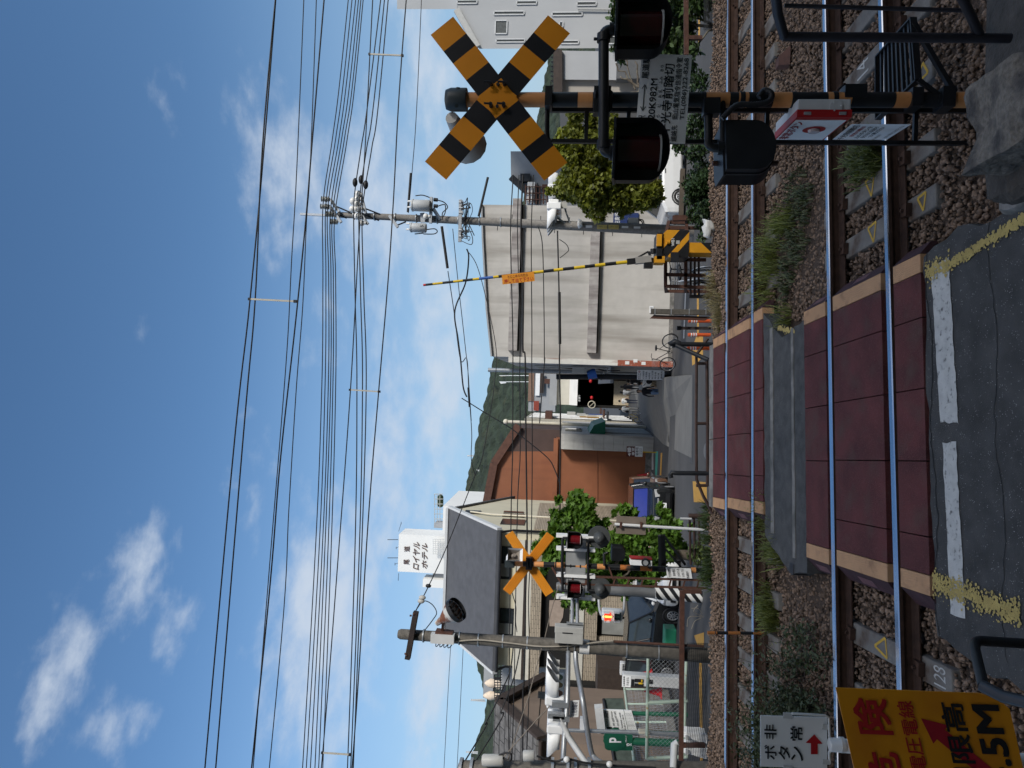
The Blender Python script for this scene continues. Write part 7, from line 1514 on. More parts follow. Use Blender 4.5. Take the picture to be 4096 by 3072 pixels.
while k < xr_:
    for s_ in (1, -1):
        a0, a1 = (k, z0_), (k + H_, z1_)
        if s_ < 0: a0, a1 = (k, z1_), (k + H_, z0_)
        t0 = max(0, (xl_ - k)/H_); t1 = min(1, (xr_ - k)/H_)
        if t1 > t0: b.tube([(k + H_*t0, D, a0[1] + (a1[1] - a0[1])*t0), (k + H_*t1, D, a0[1] + (a1[1] - a0[1])*t1)], .0035, 3, cap=False)
    k += .095
b.build('wire_mesh', K['galv'], o)
D2_ = 22.5
o = thing('chain_link_fence', 'grey green chain link fence on a concrete kerb between car park and brown house', 'fence', Vector((a6(1560, 900, D2_).x, D2_, gz(D2_))))
m_mesh = mat('mesh_backdrop', (.09, .11, .10), .9, var=.3, ns=40)
b = MB()
A_, B2_, C2_, D3_ = a6(1100, 560, D2_ + 3), a6(1215, 1430, D2_ - 3), a6(1640, 1430, D2_ - 3), a6(1500, 560, D2_ + 3)
for i in range(46):
    f = i/45; b.tube([lerp(A_, B2_, f), lerp(D3_, C2_, max(0, f - .04))], .006, 3, cap=False); b.tube([lerp(A_, B2_, max(0, f - .04)), lerp(D3_, C2_, f)], .006, 3, cap=False)
for i in range(12): f = i/11; b.tube([lerp(A_, D3_, f), lerp(B2_, C2_, f)], .006, 3, cap=False)
b.build('wire_mesh', K['galv'], o)
b = MB(); b.tube([A_, B2_], .045, 6); b.build('rail', gf, o)
for f in (.02, .25, .5, .75, .98): b = MB(); b.tube([lerp(A_, B2_, f), lerp(D3_, C2_, f)], .04, 6); b.build('post', gf, o)
b = MB(); p = a6(1700, 1430, D2_ - 3); b.bar(lerp(D3_, C2_, 0) - VZ*.12, C2_ - VZ*.12, .2, .25); b.build('kerb', m_kerbc, o)
o = thing('screen_fence', 'low dark green mesh screen along the foot of the brown house', 'fence', a6(1060, 850, 23.6)); b = MB(); b.prism([a6(870, 680, 25.2), a6(1000, 1430, 23.2), a6(1250, 1430, 23.2), a6(1085, 680, 25.2)], (0, .06, 0)); b.build('mesh', mat('screen_green', (.045, .06, .05), .8, var=.3, ns=5), o)
b = MB(); b.tube([a6(868, 680, 25.1), a6(998, 1430, 23.1)], .05, 6); b.tube([a6(1040, 1010, 23.9), a6(1240, 1250, 23.4)], .05, 6); b.build('frame', K['dark'], o)
for (y0_, y1_, lab) in ((1005, 1120, 'white plastic road barrier behind the brown guard rail, right one'), (1150, 1290, 'white plastic road barrier behind the brown guard rail, left one')):
    c0, c1 = a6(1990, y1_, 14.4), a6(1742, y0_, 14.4); o = thing('plastic_barrier', lab, 'barrier', c0); b = MB(); x0_, x1_ = c0.x, c1.x; zz0, zz1 = c0.z, c1.z
    b.prism([(x0_, 14.2, zz0), (x1_, 14.2, zz0), (x1_, 14.25, zz0 + .1), (x1_ - .04, 14.33, zz1), (x0_ + .04, 14.33, zz1), (x0_, 14.25, zz0 + .1)], (0, .25, 0)); b.build('body', K['white'], o, bevel=.02)
    b = MB(); b.box(((x0_ + x1_)/2, 14.22, zz1 - .06), ((x1_ - x0_)*.4, .05, .06)); b.build('handle_slot', K['lgrey'], o)
# back of a sign on a rust streaked post
D = 13.1; o = thing('sign_back', 'back of a brown grey sign plate on a rust streaked white post', 'sign', q('A5', 2090, 280, D))
b = MB(); b.tube([q('A5', 2090, 282, D), q('A5', 1185, 226, D)], .028, 8); b.build('post', K['wpaint'], o)
b = MB(); b.bx(q('A5', 1472, 325, D + .04), q('A5', 1200, 147, D + .05)); b.build('plate', mat('plate_back', (.19, .155, .125), .7, var=.12, ns=6), o)
for (xx) in (1240, 1430): b = MB(); b.box(q('A5', xx, 232, D - .0), (.10, .07, .04)); b.build('clamp', K['rust'], o)
o = thing('pipe_rail', 'low triple brown pipe railing left of the crossing behind the sign post', 'railing', q('A5', 2050, 150, 13.6))
b = MB()
for xx in (1882, 1922, 1968): b.tube([q('A5', xx, 150, 13.6), q('A5', xx + 10, 600, 13.8)], .024, 7)
b.build('rail', K['brownp'], o); b = MB(); b.tube([q('A5', 1872, 150, 13.6), q('A5', 2052, 152, 13.6)], .05, 8); b.build('post', K['brownp'], o)
b = MB(); b.tube([q('A5', 1795, 172, 13.5), q('A5', 1900, 176, 13.5)], .022, 7); b.build('white_cap', K['lgrey'], o)
# the pipe railing closing the far end of the crossing, with bent black guards
D = 12.0; P5 = lambda x, y: q('Z5', x, y, D)
o = thing('pipe_railing', 'brown pipe railing across the far end of the red crossing', 'railing', P5(2095, 500))
b = MB(); b.tube([q('A3', 1960, 1010, D), q('A3', 1790, 1250, D), P5(2018, 95), P5(2015, 500), P5(2018, 880), P5(2060, 985), P5(2125, 1110)], .026, 8); b.build('top_rail', K['brownp'], o)
b = MB(); b.tube([P5(2088, 60), P5(2092, 500), P5(2092, 925)], .028, 8); b.build('lower_rail', K['brownp'], o)
for y in (92, 500, 922): b = MB(); b.tube([P5(2016, y), P5(2094, y)], .026, 8); b.build('upright', K['brownp'], o)
o = thing('bent_guard', 'black bent pipe guard post in front of the car, middle of the railing', 'guard post', P5(2098, 840)); b = MB(); b.tube([P5(2130, 840), P5(1880, 838), P5(1850, 834), P5(1840, 850), P5(1846, 870)], .040, 9); b.build('post', K['dark'], o)
o = thing('bent_guard', 'black guard post with a slanting brace at the barrier end of the railing', 'guard post', q('A3', 2030, 1100, D)); b = MB(); b.tube([q('A3', 2040, 1100, D), q('A3', 1540, 1094, D)], .040, 9); b.tube([q('A3', 1545, 1090, D), q('A3', 1470, 1055, D), q('A3', 1410, 1080, D), q('A3', 1470, 1110, D + .05)], .05, 9); b.build('post', K['dark'], o)
b = MB(); b.tube([q('A3', 1490, 1112, D), q('A3', 1960, 1325, D - .25)], .036, 8); b.build('brace', K['dark'], o)
# right of the crossing: rusty frames round the barrier, old posts, delineators
D = 13.45
o = thing('rusty_guard_frame', 'rusty brown steel guard frame beside the barrier machine', 'guard frame', q('A2', 1930, 1470, D))
w_ = .06
b = MB(); b.bar(q('A2', 1335, 1262, D), q('A3', 1335, 235, D), w_, w_); b.bar(q('A3', 1335, 235, D), q('A3', 1345, 318, D + 1.2), w_, w_); b.build('top_rail', K['rust'], o)
b = MB(); b.bar(q('A2', 1632, 1180, D), q('A3', 1632, 250, D), w_, w_); b.bar(q('A3', 1632, 250, D), q('A3', 1632, 318, D + 1.2), w_, w_); b.build('mid_rail', K['rust'], o)
for p0, p1, dd in ((('A2', 1600, 1250), ('A2', 1930, 1252), 0), (('A2', 1335, 1468), ('A2', 1930, 1484), 0), (('A3', 1345, 240), ('A3', 2015, 262), 0), (('A3', 1345, 312), ('A3', 1985, 320), 1.2)): b = MB(); b.bar(q(*p0, D + dd), q(*p1, D + dd), w_, w_); b.build('post', K['rust'], o)
for yy in (1705, 1765, 1825): b = MB(); b.tube([q('A2', yy, 1180, D + .1), q('A3', yy, 400, D + .1)], .022, 7); b.build('pipe', K['brownp'], o)
b = MB(); b.bar(q('A3', 1680, 392, D + .1), q('A3', 1990, 392, D + .1), .09, .06); b.build('pipe_bracket', K['dark'], o)
o = thing('rusty_guard_frame', 'rusty brown steel guard frame at the foot of the concrete pole', 'guard frame', q('A2', 1830, 780, D)); b = MB(); b.bar(q('A2', 1385, 690, D + .9), q('A2', 1340, 862, D), w_, w_); b.bar(q('A2', 1400, 700, D + .9), q('A2', 1650, 705, D + .9), w_, w_); b.bar(q('A2', 1645, 700, D + .5), q('A2', 1645, 870, D), w_, w_); b.build('rail', K['rust'], o)
b = MB(); b.bar(q('A2', 1370, 780, D + .4), q('A2', 1850, 782, D + .4), w_, w_); b.build('post', K['rust'], o)
b = MB(); b.torus(q('A3', 1850, 420, D + .3), (0, 1, 0), .31, .02, 20, 5, arc=(.3, 3.3)); tag(b.build('hose_loop', K['cable'], loc=q('A3', 1950, 420, D + .3)), 'black hose bent in a loop behind the pipe bracket', 'hose')
D = 12.9; o = thing('concrete_post', 'short mossy concrete post strapped to a thin brown board', 'post', q('A3', 2040, 625, D)); b = MB(); b.bar(q('A3', 1120, 612, D), q('A3', 2060, 628, D), .092, .092); b.build('post', K['dconc'], o)
for xx in (1175, 1415, 1680, 1925): b = MB(); b.box(q('A3', xx, 618, D), (.104, .104, .02)); b.build('strap', K['galv'], o)
b = MB(); b.prism([q('A3', 1100, 716, D - .12), q('A3', 1165, 660, D + .1), q('A3', 2008, 690, D + .1), q('A3', 1920, 748, D - .12)], (0, .012, 0)); b.build('board', K['rust'], o)
for x0_, x1_, y, lab in ((1672, 2010, 752, 'orange and white rubber delineator post next to the mossy concrete post'), (1668, 2000, 956, 'orange and white rubber delineator post right of the black guard post'), (1655, 2000, 1156, 'orange and white rubber delineator post behind the slanting brace')):
    dd = 13.6; a, c = q('A3', x1_, y, dd), q('A3', x0_, y, dd); o = thing('delineator_post', lab, 'delineator', a, 'orange delineator posts'); b = MB(); b.tube([a, c], .035, 9); b.build('post', mat('delineator_orange', (.75, .12, .03), .5, var=.05), o)
    for f in (.62, .72, .83): b = MB(); b.tube([lerp(a, c, f), lerp(a, c, f + .055)], .0375, 9); b.build('reflective_band', K['white'], o)
o = thing('peeling_post', 'peeling rusty stub post with a dark top beside the delineators', 'post', q('A3', 1990, 860, 13.2)); b = MB(); b.tube([q('A3', 2000, 860, 13.2), q('A3', 1545, 858, 13.2)], .030, 9); b.build('post', mat('peeling', (.26, .18, .14), .8, var=.2, stain=(.05, .03, .02), st=(.50, .58), ss=9), o); b = MB(); b.box(q('A3', 1530, 858, 13.2), (.075, .075, .07)); b.build('cap', K['dark'], o)
b = MB(); c = q('A2', 1950, 790, 12.5); b.ball(c, .115, 18, 14, sq=(1.45, .8, 1.0)); o = b.build('plastic_bag', mat('bag_white', (.66, .66, .64), .4, var=.05), loc=c - VZ*.13)
for v in o.data.vertices: 
    n_ = mnoise.noise(Vector(v.co)*14)*.045; v.co += Vector((n_, n_*.5, n_*.8 - (.03 if v.co.z > .2 else 0)))
tag(o, 'crumpled white plastic bag lying beside the yew bush', 'bag')
o = thing('guard_rail', 'brown steel rail with a short post behind the right hand shrubs', 'guard rail', q('B4', 1900, 480, 13.3)); b = MB(); b.bar(q('B4', 1718, -60, 13.3), q('B4', 1722, 700, 13.3), .08, .08); b.build('rail', K['rust'], o); b = MB(); b.bar(q('B4', 1730, 480, 13.3), q('B4', 1920, 480, 13.3), .07, .07); b.build('post', K['rust'], o)
o = thing('guard_rail', 'brown steel rail behind the yew bush running to the plane tree', 'guard rail', q('A2', 1600, 300, 14.0)); b = MB(); b.bar(q('A2', 1585, -80, 14.0), q('A2', 1560, 640, 13.8), .085, .085); b.build('rail', mat('olive_rail', (.10, .08, .06), .7, var=.2), o); b = MB(); b.bar(q('A2', 1440, 640, 13.8), q('A2', 1720, 635, 13.8), .10, .10); b.build('post', K['rust'], o)
o = thing('black_netting', 'black garden netting bulging over the ballast edge at the right', 'netting', q('B4', 2040, 150, 12.9)); b = MB()
for i in range(34): y = -40 + i*13; b.tube([q('B4', 1945, y, 12.95), q('B4', 2000, y + 5, 12.8), q('B4', 2050, y + 8, 12.9)], .004, 3, cap=False)
for j in range(9): x = 1945 + j*13; b.tube([q('B4', x, -40 + i*30, 12.95 - .12*math.sin(j/8*3.14)) for i in range(15)], .004, 3, cap=False)
b.build('net', K['black'], o)
# ---- bicycles
def bicycle(lab, p, rz, m, s=1.0):
    o = thing('bicycle', lab, 'bicycle', p); M = Matrix.Rotation(rz, 3, 'Z'); T_ = lambda x, y, z: Vector(p) + M @ Vector((x, y, z))*s
    ax_ = M @ VY
    for x in (-.52, .52):
        b = MB(); b.torus(T_(x, 0, .33), ax_, .31*s, .018*s, 22, 5); w = b.build('wheel', K['rubber'], o)
        b = MB()
        for k in range(12): a = k*math.pi/6; b.tube([T_(x, 0, .33), T_(x + .30*math.cos(a), 0, .33 + .30*math.sin(a))], .0035, 3, cap=False)
        b.torus(T_(x, 0, .33), ax_, .285*s, .009*s, 22, 4); b.build('rim', K['alu'], w)
    b = MB(); b.tube([T_(-.52, 0, .33), T_(-.05, 0, .30), T_(.30, 0, .80)], .017*s, 6); b.tube([T_(-.05, 0, .30), T_(-.18, 0, .82)], .016*s, 6); b.tube([T_(-.52, 0, .33), T_(-.16, 0, .72)], .011*s, 6); b.tube([T_(.52, 0, .33), T_(.34, 0, .70), T_(.29, 0, .95)], .016*s, 6); b.build('frame', m, o)
    b = MB(); b.tube([T_(.18, -.27, .98), T_(.28, -.15, 1.0), T_(.30, 0, .97), T_(.28, .15, 1.0), T_(.18, .27, .98)], .013*s, 6); b.build('handlebar', K['dark'], o)
    b = MB(); b.ball(T_(-.20, 0, .86), .10*s, 9, 6, sq=(1.3, .9, .45)); b.build('saddle', K['black'], o)
    b = MB(); a0 = T_(.52, 0, .86)
    for k in range(5):
        z = .74 + k*.05; b.tube([T_(.38, -.16, z), T_(.66, -.16, z), T_(.66, .16, z), T_(.38, .16, z), T_(.38, -.16, z)], .004*s, 3)
    b.build('basket', K['alu'], o); b = MB(); b.torus(T_(-.05, 0, .30), ax_, .09*s, .01*s, 12, 4); b.tube([T_(-.05, -.06, .30), T_(.04, -.08, .16)], .01, 4); b.tube([T_(-.05, .06, .30), T_(-.14, .08, .44)], .01, 4); b.build('crank', K['dark'], o)
    b = MB(); b.torus(T_(-.52, 0, .33), ax_, .345*s, .012*s, 14, 4, arc=(.2, 2.6)); b.build('mudguard', m, o); return o
p = gr('A3', 1505, 1225); bicycle('black bicycle with a wire basket leaning near the rusty column', p, R_(152), K['black'])
p = q('A2', 1880, 1400, 15.6); p.z = gz(15.6); bicycle('black bicycle with raised handlebar parked behind the rusty frame, nearer the barrier', p, R_(80), K['black'])
p = q('A3', 1890, 120, 15.2); p.z = gz(15.2); bicycle('silver framed bicycle parked behind the rusty frame, further left', p, R_(97), K['alu'])
p = gr('B8', 2160, 1050); bicycle('bicycle with a yellow front panel parked left in the lane', Vector((-2.2, 54, gz(54))), R_(60), K['yel'])
# ---- cars: body lofted over cross-sections, glasshouse, wheels
def car(lab, p, rz, L_, Wd, Hh, col, glass=None, name='parked_car', cat='car', hood=.20, plate=None, metal=None, bf=.56):
    o = thing(name, lab, cat, p); M = Matrix.Rotation(rz, 3, 'Z'); T_ = lambda x, y, z: Vector(p) + M @ Vector((x, y, z)); w = Wd/2; belt = Hh*bf; gl = glass or K['glass']
    st = [(-.5, .80, .30, belt*.70), (-.485, .93, .22, belt*.84), (-.44, .98, .20, belt*.90), (-.5 + hood, 1.0, .20, belt*1.0), (0, 1.0, .20, belt*1.02), (.42, 1.0, .20, belt*1.03), (.48, .96, .22, belt*1.0), (.5, .86, .30, belt*.9)]
    b = MB(); n = 10; V = []
    for (f, ww, zb_, zt_) in st:
        y = f*L_; a = w*ww
        for (x, z) in ((-a*.86, zb_), (-a*.97, zb_ + .08), (-a, zb_ + (zt_ - zb_)*.45), (-a*.985, zt_ - .10), (-a*.90, zt_), (a*.90, zt_), (a*.985, zt_ - .10), (a, zb_ + (zt_ - zb_)*.45), (a*.97, zb_ + .08), (a*.86, zb_)): V.append(T_(x, y, z))
    k = len(st); fs = [(i*n + j, i*n + (j + 1) % n, (i + 1)*n + (j + 1) % n, (i + 1)*n + j) for i in range(k - 1) for j in range(n)] + [tuple(range(n))[::-1], tuple((k - 1)*n + j for j in range(n))]
    b.add(V, fs, 0, False); body = b.build('body', col, o, bevel=.03)
    y0_, y1_, yt0, yt1 = (-.5 + hood)*L_ + .02, .485*L_, (-.5 + hood + .16)*L_, .455*L_; wt = w*.80; wb = w*.93; zr_ = Hh - .05
    B_ = [T_(-wb, y0_, belt - .02), T_(wb, y0_, belt - .02), T_(wb, y1_, belt), T_(-wb, y1_, belt)]; U_ = [T_(-wt, yt0, zr_), T_(wt, yt0, zr_), T_(wt, yt1, zr_), T_(-wt, yt1, zr_)]
    b = MB(); b.add(B_[:2] + U_[:2], [(0, 1, 3, 2)]); b.build('windscreen', gl, o)
    b = MB(); b.add([B_[2], B_[3], U_[2], U_[3]], [(0, 1, 3, 2)]); b.build('rear_window', K['glass'], o)
    for (i, j) in ((1, 2), (3, 0)): b = MB(); b.add([B_[i], B_[j], U_[i], U_[j]], [(0, 1, 3, 2)]); b.build('side_window', K['glass'], o)
    b = MB(); b.prism(U_, (0, 0, .05)); cr = T_(0, (yt0 + yt1)/2, zr_ + .05)
    for (i, j) in ((0, 0), (1, 1), (2, 2), (3, 3)): b.bar(B_[i], U_[j] + VZ*.02, .07, .07)
    for (i, j) in ((1, 2), (0, 3)):
        for f in ((.36, .66) if L_ > 3 else (.5,)): b.bar(lerp(B_[i], B_[j], f), lerp(U_[i], U_[j], f) + VZ*.01, .06, .05)
    b.build('roof', col, o, bevel=.02)
    rw = .27 if Hh < 1.7 else .28
    for y in (-.32*L_, .31*L_):
        for s_ in (-1, 1):
            c = T_(s_*(w - .09), y, rw); a_ = M @ VX*s_; b = MB(); b.tube([c - a_*.10, c + a_*.095, c + a_*.10], [rw, rw, rw*.86], 20); wh = b.build('wheel', K['rubber'], o)
            b = MB(); b.tube([c + a_*.085, c + a_*.105], rw*.62, 16, 1)
            for t in range(9): a2_ = t*6.283/9; e = (M @ VY)*math.cos(a2_) + VZ*math.sin(a2_); b.bar(c + a_*.112 + e*.03, c + a_*.108 + e*(rw*.66), .03, .015, 0, up=tuple(a_))
            b.torus(c + a_*.105, a_, rw*.64, .016, 18, 4, 0); b.build('rim', [K['alu'], K['dark']], wh)
            b = MB(); b.torus(T_(s_*(w + .002), y, rw), a_, rw + .05, .03, 16, 4, arc=(0, 2*math.pi)); b.build('wheel_arch', K['blackp'], o)
    for s_ in (-1, 1):
        b = MB(); b.prism([T_(s_*w*.50, -.492*L_, belt*.80), T_(s_*w*.90, -.478*L_, belt*.84), T_(s_*w*.93, -.47*L_, belt*.66), T_(s_*w*.55, -.496*L_, belt*.64)], M @ Vector((0, -.035, 0))); b.build('headlight', K['alu'], o)
        b = MB(); b.bx(T_(s_*w*.82, .494*L_, belt*.62), T_(s_*w*.95, .505*L_, belt*.95)); b.build('tail_light', K['red'], o)
        b = MB(); b.ball(T_(s_*(w + .09), y0_ + .25, belt + .06), .085, 8, 6, sq=(1, .6, .8)); b.build('door_mirror', col, o)
        b = MB(); b.bar(T_(s_*(w*.995), -.05*L_, belt*.86), T_(s_*(w*.995), .0*L_, belt*.86), .03, .03); b.bar(T_(s_*(w*.995), .24*L_, belt*.86), T_(s_*(w*.995), .29*L_, belt*.86), .03, .03); b.build('door_handle', metal or K['dark'], o)
    b = MB(); b.bar(T_(-w*.45, -.505*L_, belt*.70), T_(w*.45, -.505*L_, belt*.70), .03, .05); b.build('chrome_bar', K['alu'], o)
    b = MB(); b.bar(T_(-w*.75, -.50*L_, .40), T_(w*.75, -.50*L_, .40), .06, .16); b.build('grille', K['black'], o)
    b = MB(); b.bx(T_(-.165, -.53*L_, .46), T_(.165, -.515*L_, .62)); np_ = b.build('number_plate', K['white'], o)
    if plate: b = MB(); b.text(plate, T_(-.14, -.535*L_, .59), T_(.14, -.535*L_, .59), T_(-.14, -.535*L_, .485)); b.build('lettering', K['green'], np_)
    return o
pb_ = mat('car_black', (.008, .009, .010), .22, var=.05, coat=.35, spec=.5); pw_ = mat('car_white', (.68, .69, .69), .25, var=.02, coat=.8); pr_ = mat('car_brown', (.12, .065, .04), .25, var=.05, coat=.8)
c = gr('Z5', 1862, 1068); car('glossy black small car facing the camera with a blue sky reflection in its windscreen', Vector((c.x, 28.9, gz(28.9))), R_(4), 3.4, 1.46, 1.62, pb_, glass=mat('windscreen_sky_tint', (.020, .035, .22), .08, var=.05, spec=.35), plate='33', bf=.68)  # blue base colour of the windscreen paints in the reflected sky
c = q('Z5', 1720, 1000, 33.5); car('brown small car half hidden behind the glossy black car', Vector((c.x + .10, 34.5, gz(34.5))), R_(6), 3.4, 1.5, 1.72, pr_)
c = q('Z7', 1890, 570, 24.6); car('large black van parked sideways behind the left concrete pole', Vector((c.x + .15, 25.0, gz(25) + .0)), R_(68), 3.9, 1.62, 1.72, pb_, hood=.16, name='parked_van', cat='van')
c = q('A2', 1330, 300, 27); car('white light van mostly hidden behind the plane tree', Vector((c.x + .8, 27.5, gz(27.5))), R_(-78), 3.6, 1.5, 1.8, pw_, hood=.12, name='parked_van', cat='van')
c = q('A5', 1700, 740, 24); car('white car glimpsed behind the leafy young tree and ladder', Vector((c.x, 24.6, gz(24.6))), R_(4), 3.4, 1.48, 1.5, pw_)
b = MB(); c = q('A5', 1760, 1290, 20.5); b.bx(c + Vector((-.5, 0, 0)), c + Vector((.25, .5, .33))); tag(b.build('green_tub', mat('tub_green', (.02, .20, .11), .5), loc=c, bevel=.03), 'green plastic tub on the ground by the dark van', 'tub')
# ---- people in the lane
def person(lab, p, h, face, top, bottom, shoe, bag=None, sleeves='short', hairlen=.0, stride=.0):
    me = bpy.data.meshes.new('person'); s = h/1.70; f = Vector((math.sin(face), math.cos(face), 0)); r = Vector((f.y, -f.x, 0))
    J = {'pelvis': (0, 0, .93), 'waist': (0, 0, 1.06), 'chest': (0, .01, 1.30), 'neck': (0, .0, 1.44), 'chin': (0, .02, 1.50), 'head': (0, .03, 1.60), 'crown': (0, .02, 1.69)}
    R0 = {'pelvis': .145, 'waist': .125, 'chest': .145, 'neck': .055, 'chin': .062, 'head': .088, 'crown': .055}
    E = [('pelvis', 'waist'), ('waist', 'chest'), ('chest', 'neck'), ('neck', 'chin'), ('chin', 'head'), ('head', 'crown')]
    for sd_, sg in (('l', -1), ('r', 1)):
        st = stride*sg
        J.update({'hip' + sd_: (.10*sg, 0, .86), 'knee' + sd_: (.11*sg, .06 + st*.5, .48), 'ankle' + sd_: (.11*sg, -.02 + st, .09), 'toe' + sd_: (.12*sg, .14 + st, .03), 'sh' + sd_: (.17*sg, 0, 1.38), 'el' + sd_: (.235*sg, -.03 - st*.3, 1.10), 'wr' + sd_: (.235*sg, .06 - st*.5, .87), 'ha' + sd_: (.23*sg, .08 - st*.5, .78)})
        R0.update({'hip' + sd_: .095, 'knee' + sd_: .066, 'ankle' + sd_: .045, 'toe' + sd_: .038, 'sh' + sd_: .065, 'el' + sd_: .043, 'wr' + sd_: .030, 'ha' + sd_: .028})
        E += [('pelvis', 'hip' + sd_), ('hip' + sd_, 'knee' + sd_), ('knee' + sd_, 'ankle' + sd_), ('ankle' + sd_, 'toe' + sd_), ('chest', 'sh' + sd_), ('sh' + sd_, 'el' + sd_), ('el' + sd_, 'wr' + sd_), ('wr' + sd_, 'ha' + sd_)]
    ks = list(J); me.from_pydata([(r*J[k][0] + f*J[k][1] + VZ*J[k][2])*s for k in ks], [(ks.index(a), ks.index(c)) for a, c in E], [])
    ob = bpy.data.objects.new('tmp', me); COL.objects.link(ob); ob.modifiers.new('s', 'SKIN'); sm = ob.modifiers.new('u', 'SUBSURF'); sm.levels = 1
    for i, k in enumerate(ks): me.skin_vertices[0].data[i].radius = (R0[k]*s, R0[k]*s*.86); me.skin_vertices[0].data[i].use_root = (k == 'pelvis')
    dg = bpy.context.evaluated_depsgraph_get(); m2 = bpy.data.meshes.new_from_object(ob.evaluated_get(dg)); bpy.data.objects.remove(ob)
    m2.materials.clear()
    for m_ in (K['skin'], top, bottom, shoe): m2.materials.append(m_)
    for pg in m2.polygons:
        c = pg.center/s; ax_ = abs(c.dot(r)); pg.use_smooth = True
        if c.z > 1.455: k = 0
        elif ax_ > .17 and c.z < (1.16 if sleeves == 'short' else .82): k = 0
        elif c.z > .98 or (ax_ > .2 and c.z > .8): k = 1
        elif c.z > .10: k = 2
        else: k = 3
        pg.material_index = k
    o = bpy.data.objects.new('person', m2); COL.objects.link(o); o.location = p; OFF[o.name] = Vector(p); tag(o, lab, 'person')
    b = MB(); c = Vector(p) + (f*.005 + VZ*1.625)*s; b.ball(c, .104*s, 12, 8, sq=(1, 1.05, 1.0)); 
    if hairlen: b.ball(c - f*.05*s - VZ*hairlen*.5*s, .085*s, 10, 7, sq=(1, .7, 1.0 + hairlen*3))
    for v in range(len(b.v)):
        q_ = Vector(b.v[v]) - c
        if q_.dot(f) > .035*s and q_.z < .045*s: b.v[v] = tuple(c + q_ - f*(q_.dot(f) - .02*s)*1.2)
    b.build('hair', K['hair'], o)
    if bag: b = MB(); c = Vector(p) + (r*bag[0] - f*.05 + VZ*bag[1])*s; b.ball(c, .13*s, 9, 7, sq=(1, .6, 1.25)); b.tube([c + VZ*.1*s, Vector(p) + (r*-.1 + VZ*1.40 - f*.10)*s], .015*s, 5); b.build('shoulder_bag', bag[2], o)
    return o
cw = mat('cloth_white', (.68, .68, .66), .9, var=.06); ck = mat('cloth_black', (.018, .018, .022), .9); cn = mat('cloth_navy', (.025, .032, .055), .9); ct = mat('cloth_tan', (.33, .26, .17), .9, var=.08); cj = mat('cloth_denim', (.14, .21, .33), .9, var=.15); cg = mat('cloth_grey', (.30, .30, .29), .9); cl_ = mat('cloth_light', (.50, .48, .43), .9)
def at_lane(x, y, d): p = q('A4', x, y, d); p.z = gz(d); return p
person('person in white shirt and tan trousers with a black shoulder bag', at_lane(2130, 555, 36), 1.68, 0.1, cw, ct, K['white'], bag=(.10, 1.12, ck))
person('person in a black top and blue jeans walking beside the white shirted person', at_lane(2105, 680, 35), 1.66, math.pi - .5, ck, cj, K['white'], sleeves='long', stride=.16)
person('person dressed all in black by the gas works board', at_lane(1900, 510, 46), 1.70, 0.3, ck, ck, K['black'], hairlen=.1)
person('person in black seen among the lane crowd left of the board', at_lane(1590, 600, 55), 1.66, 0, ck, ck, K['black'], hairlen=.2)
person('person with brown hair, white shirt and grey trousers in the lane', at_lane(1600, 690, 56), 1.62, .2, cw, cg, K['black'], hairlen=.15)
person('person in a white shirt and navy trousers with a strap bag in mid lane', at_lane(1575, 830, 58), 1.62, -.1, cw, cn, K['black'], bag=(.12, 1.0, ck), stride=.12)
person('person in a white shirt and light trousers with a black bag, leftmost in the lane', at_lane(1575, 960, 57), 1.62, .1, cw, cl_, K['black'], bag=(-.15, 1.0, ck))
# ================================================================ FOREGROUND
def a8(x, y, d=3.3): return q('A8', x, y, d)
def SG(a, b_, d=3.3): return a8(820 + .2277*a + b_, 280 + a + .038*b_, d)
o = thing('height_limit_sign', 'big orange yellow overhead line danger sign with red and black lettering', 'sign', Vector((a8(1500, 700).x, 3.4, .05)))
b = MB(); b.prism([SG(0, 0), SG(0, 1060), SG(30, 1190), SG(110, 1262), SG(1180, 1262), SG(1180, 0)], (0, .006, 0)); bd_ = b.build('board', mat('danger_yellow', (.66, .27, .010), .42, var=.10, ns=2.5, stain=(.46, .135, .012), st=(.50, .78), ss=2.2, bump=.05), o)
dT = 3.294
def st_(tx, a0, a1, c0, c1, bold, bb): bb.text(tx, SG(a0, c0, dT), SG(a1, c0, dT), SG(a0, c1, dT), bold=bold)
b = MB(); st_('険', 330, 72, 98, 350, .045, b); st_('危', 740, 470, 98, 350, .045, b); b.build('red_lettering', mat('danger_red', (.40, .015, .018), .5), bd_)
b = MB(); st_('高電圧電線', 742, 78, 425, 545, .02, b); b.build('small_red_lettering', MT['danger_red'], bd_)
b = MB(); st_('制限高', 775, 82, 742, 915, .035, b); st_('4.5M', 700, 90, 985, 1178, .05, b); b.build('black_lettering', K['ink'], bd_)
b = MB(); dv = Vector((.774, .633)); nv = Vector((-.633, .774)); hp = lambda u, v: (1450 + dv.x*u + nv.x*v, 505 + dv.y*u + nv.y*v)
dR_ = dT + .0025
b.face([a8(*hp(0, 0), dR_), a8(*hp(190, 88), dR_), a8(*hp(190, -88), dR_)]); b.face([a8(*hp(190, 46), dR_), a8(*hp(980, 46), dR_), a8(*hp(980, -46), dR_), a8(*hp(190, -46), dR_)]); b.build('red_arrow', mat('arrow_red', (.34, .012, .025), .5), bd_)
b = MB(); c0 = a8(775, 700, 3.38); b.tube([Vector((c0.x - .03, 3.4, -.1)), c0, c0 + VZ*.004], [.031, .031, .022], 14); b.tube([a8(850, 700, 3.38), a8(880, 702, 3.38)], .034, 14); b.build('post', K['wpaint'], o)
dB = 3.42
o = thing('button_direction_sign', 'small white emergency button sign with a red arrow pointing right', 'sign', a8(755, 690, dB))
TLb, TRb, BLb = a8(262, 862, dB), a8(262, 484, dB), a8(755, 880, dB)
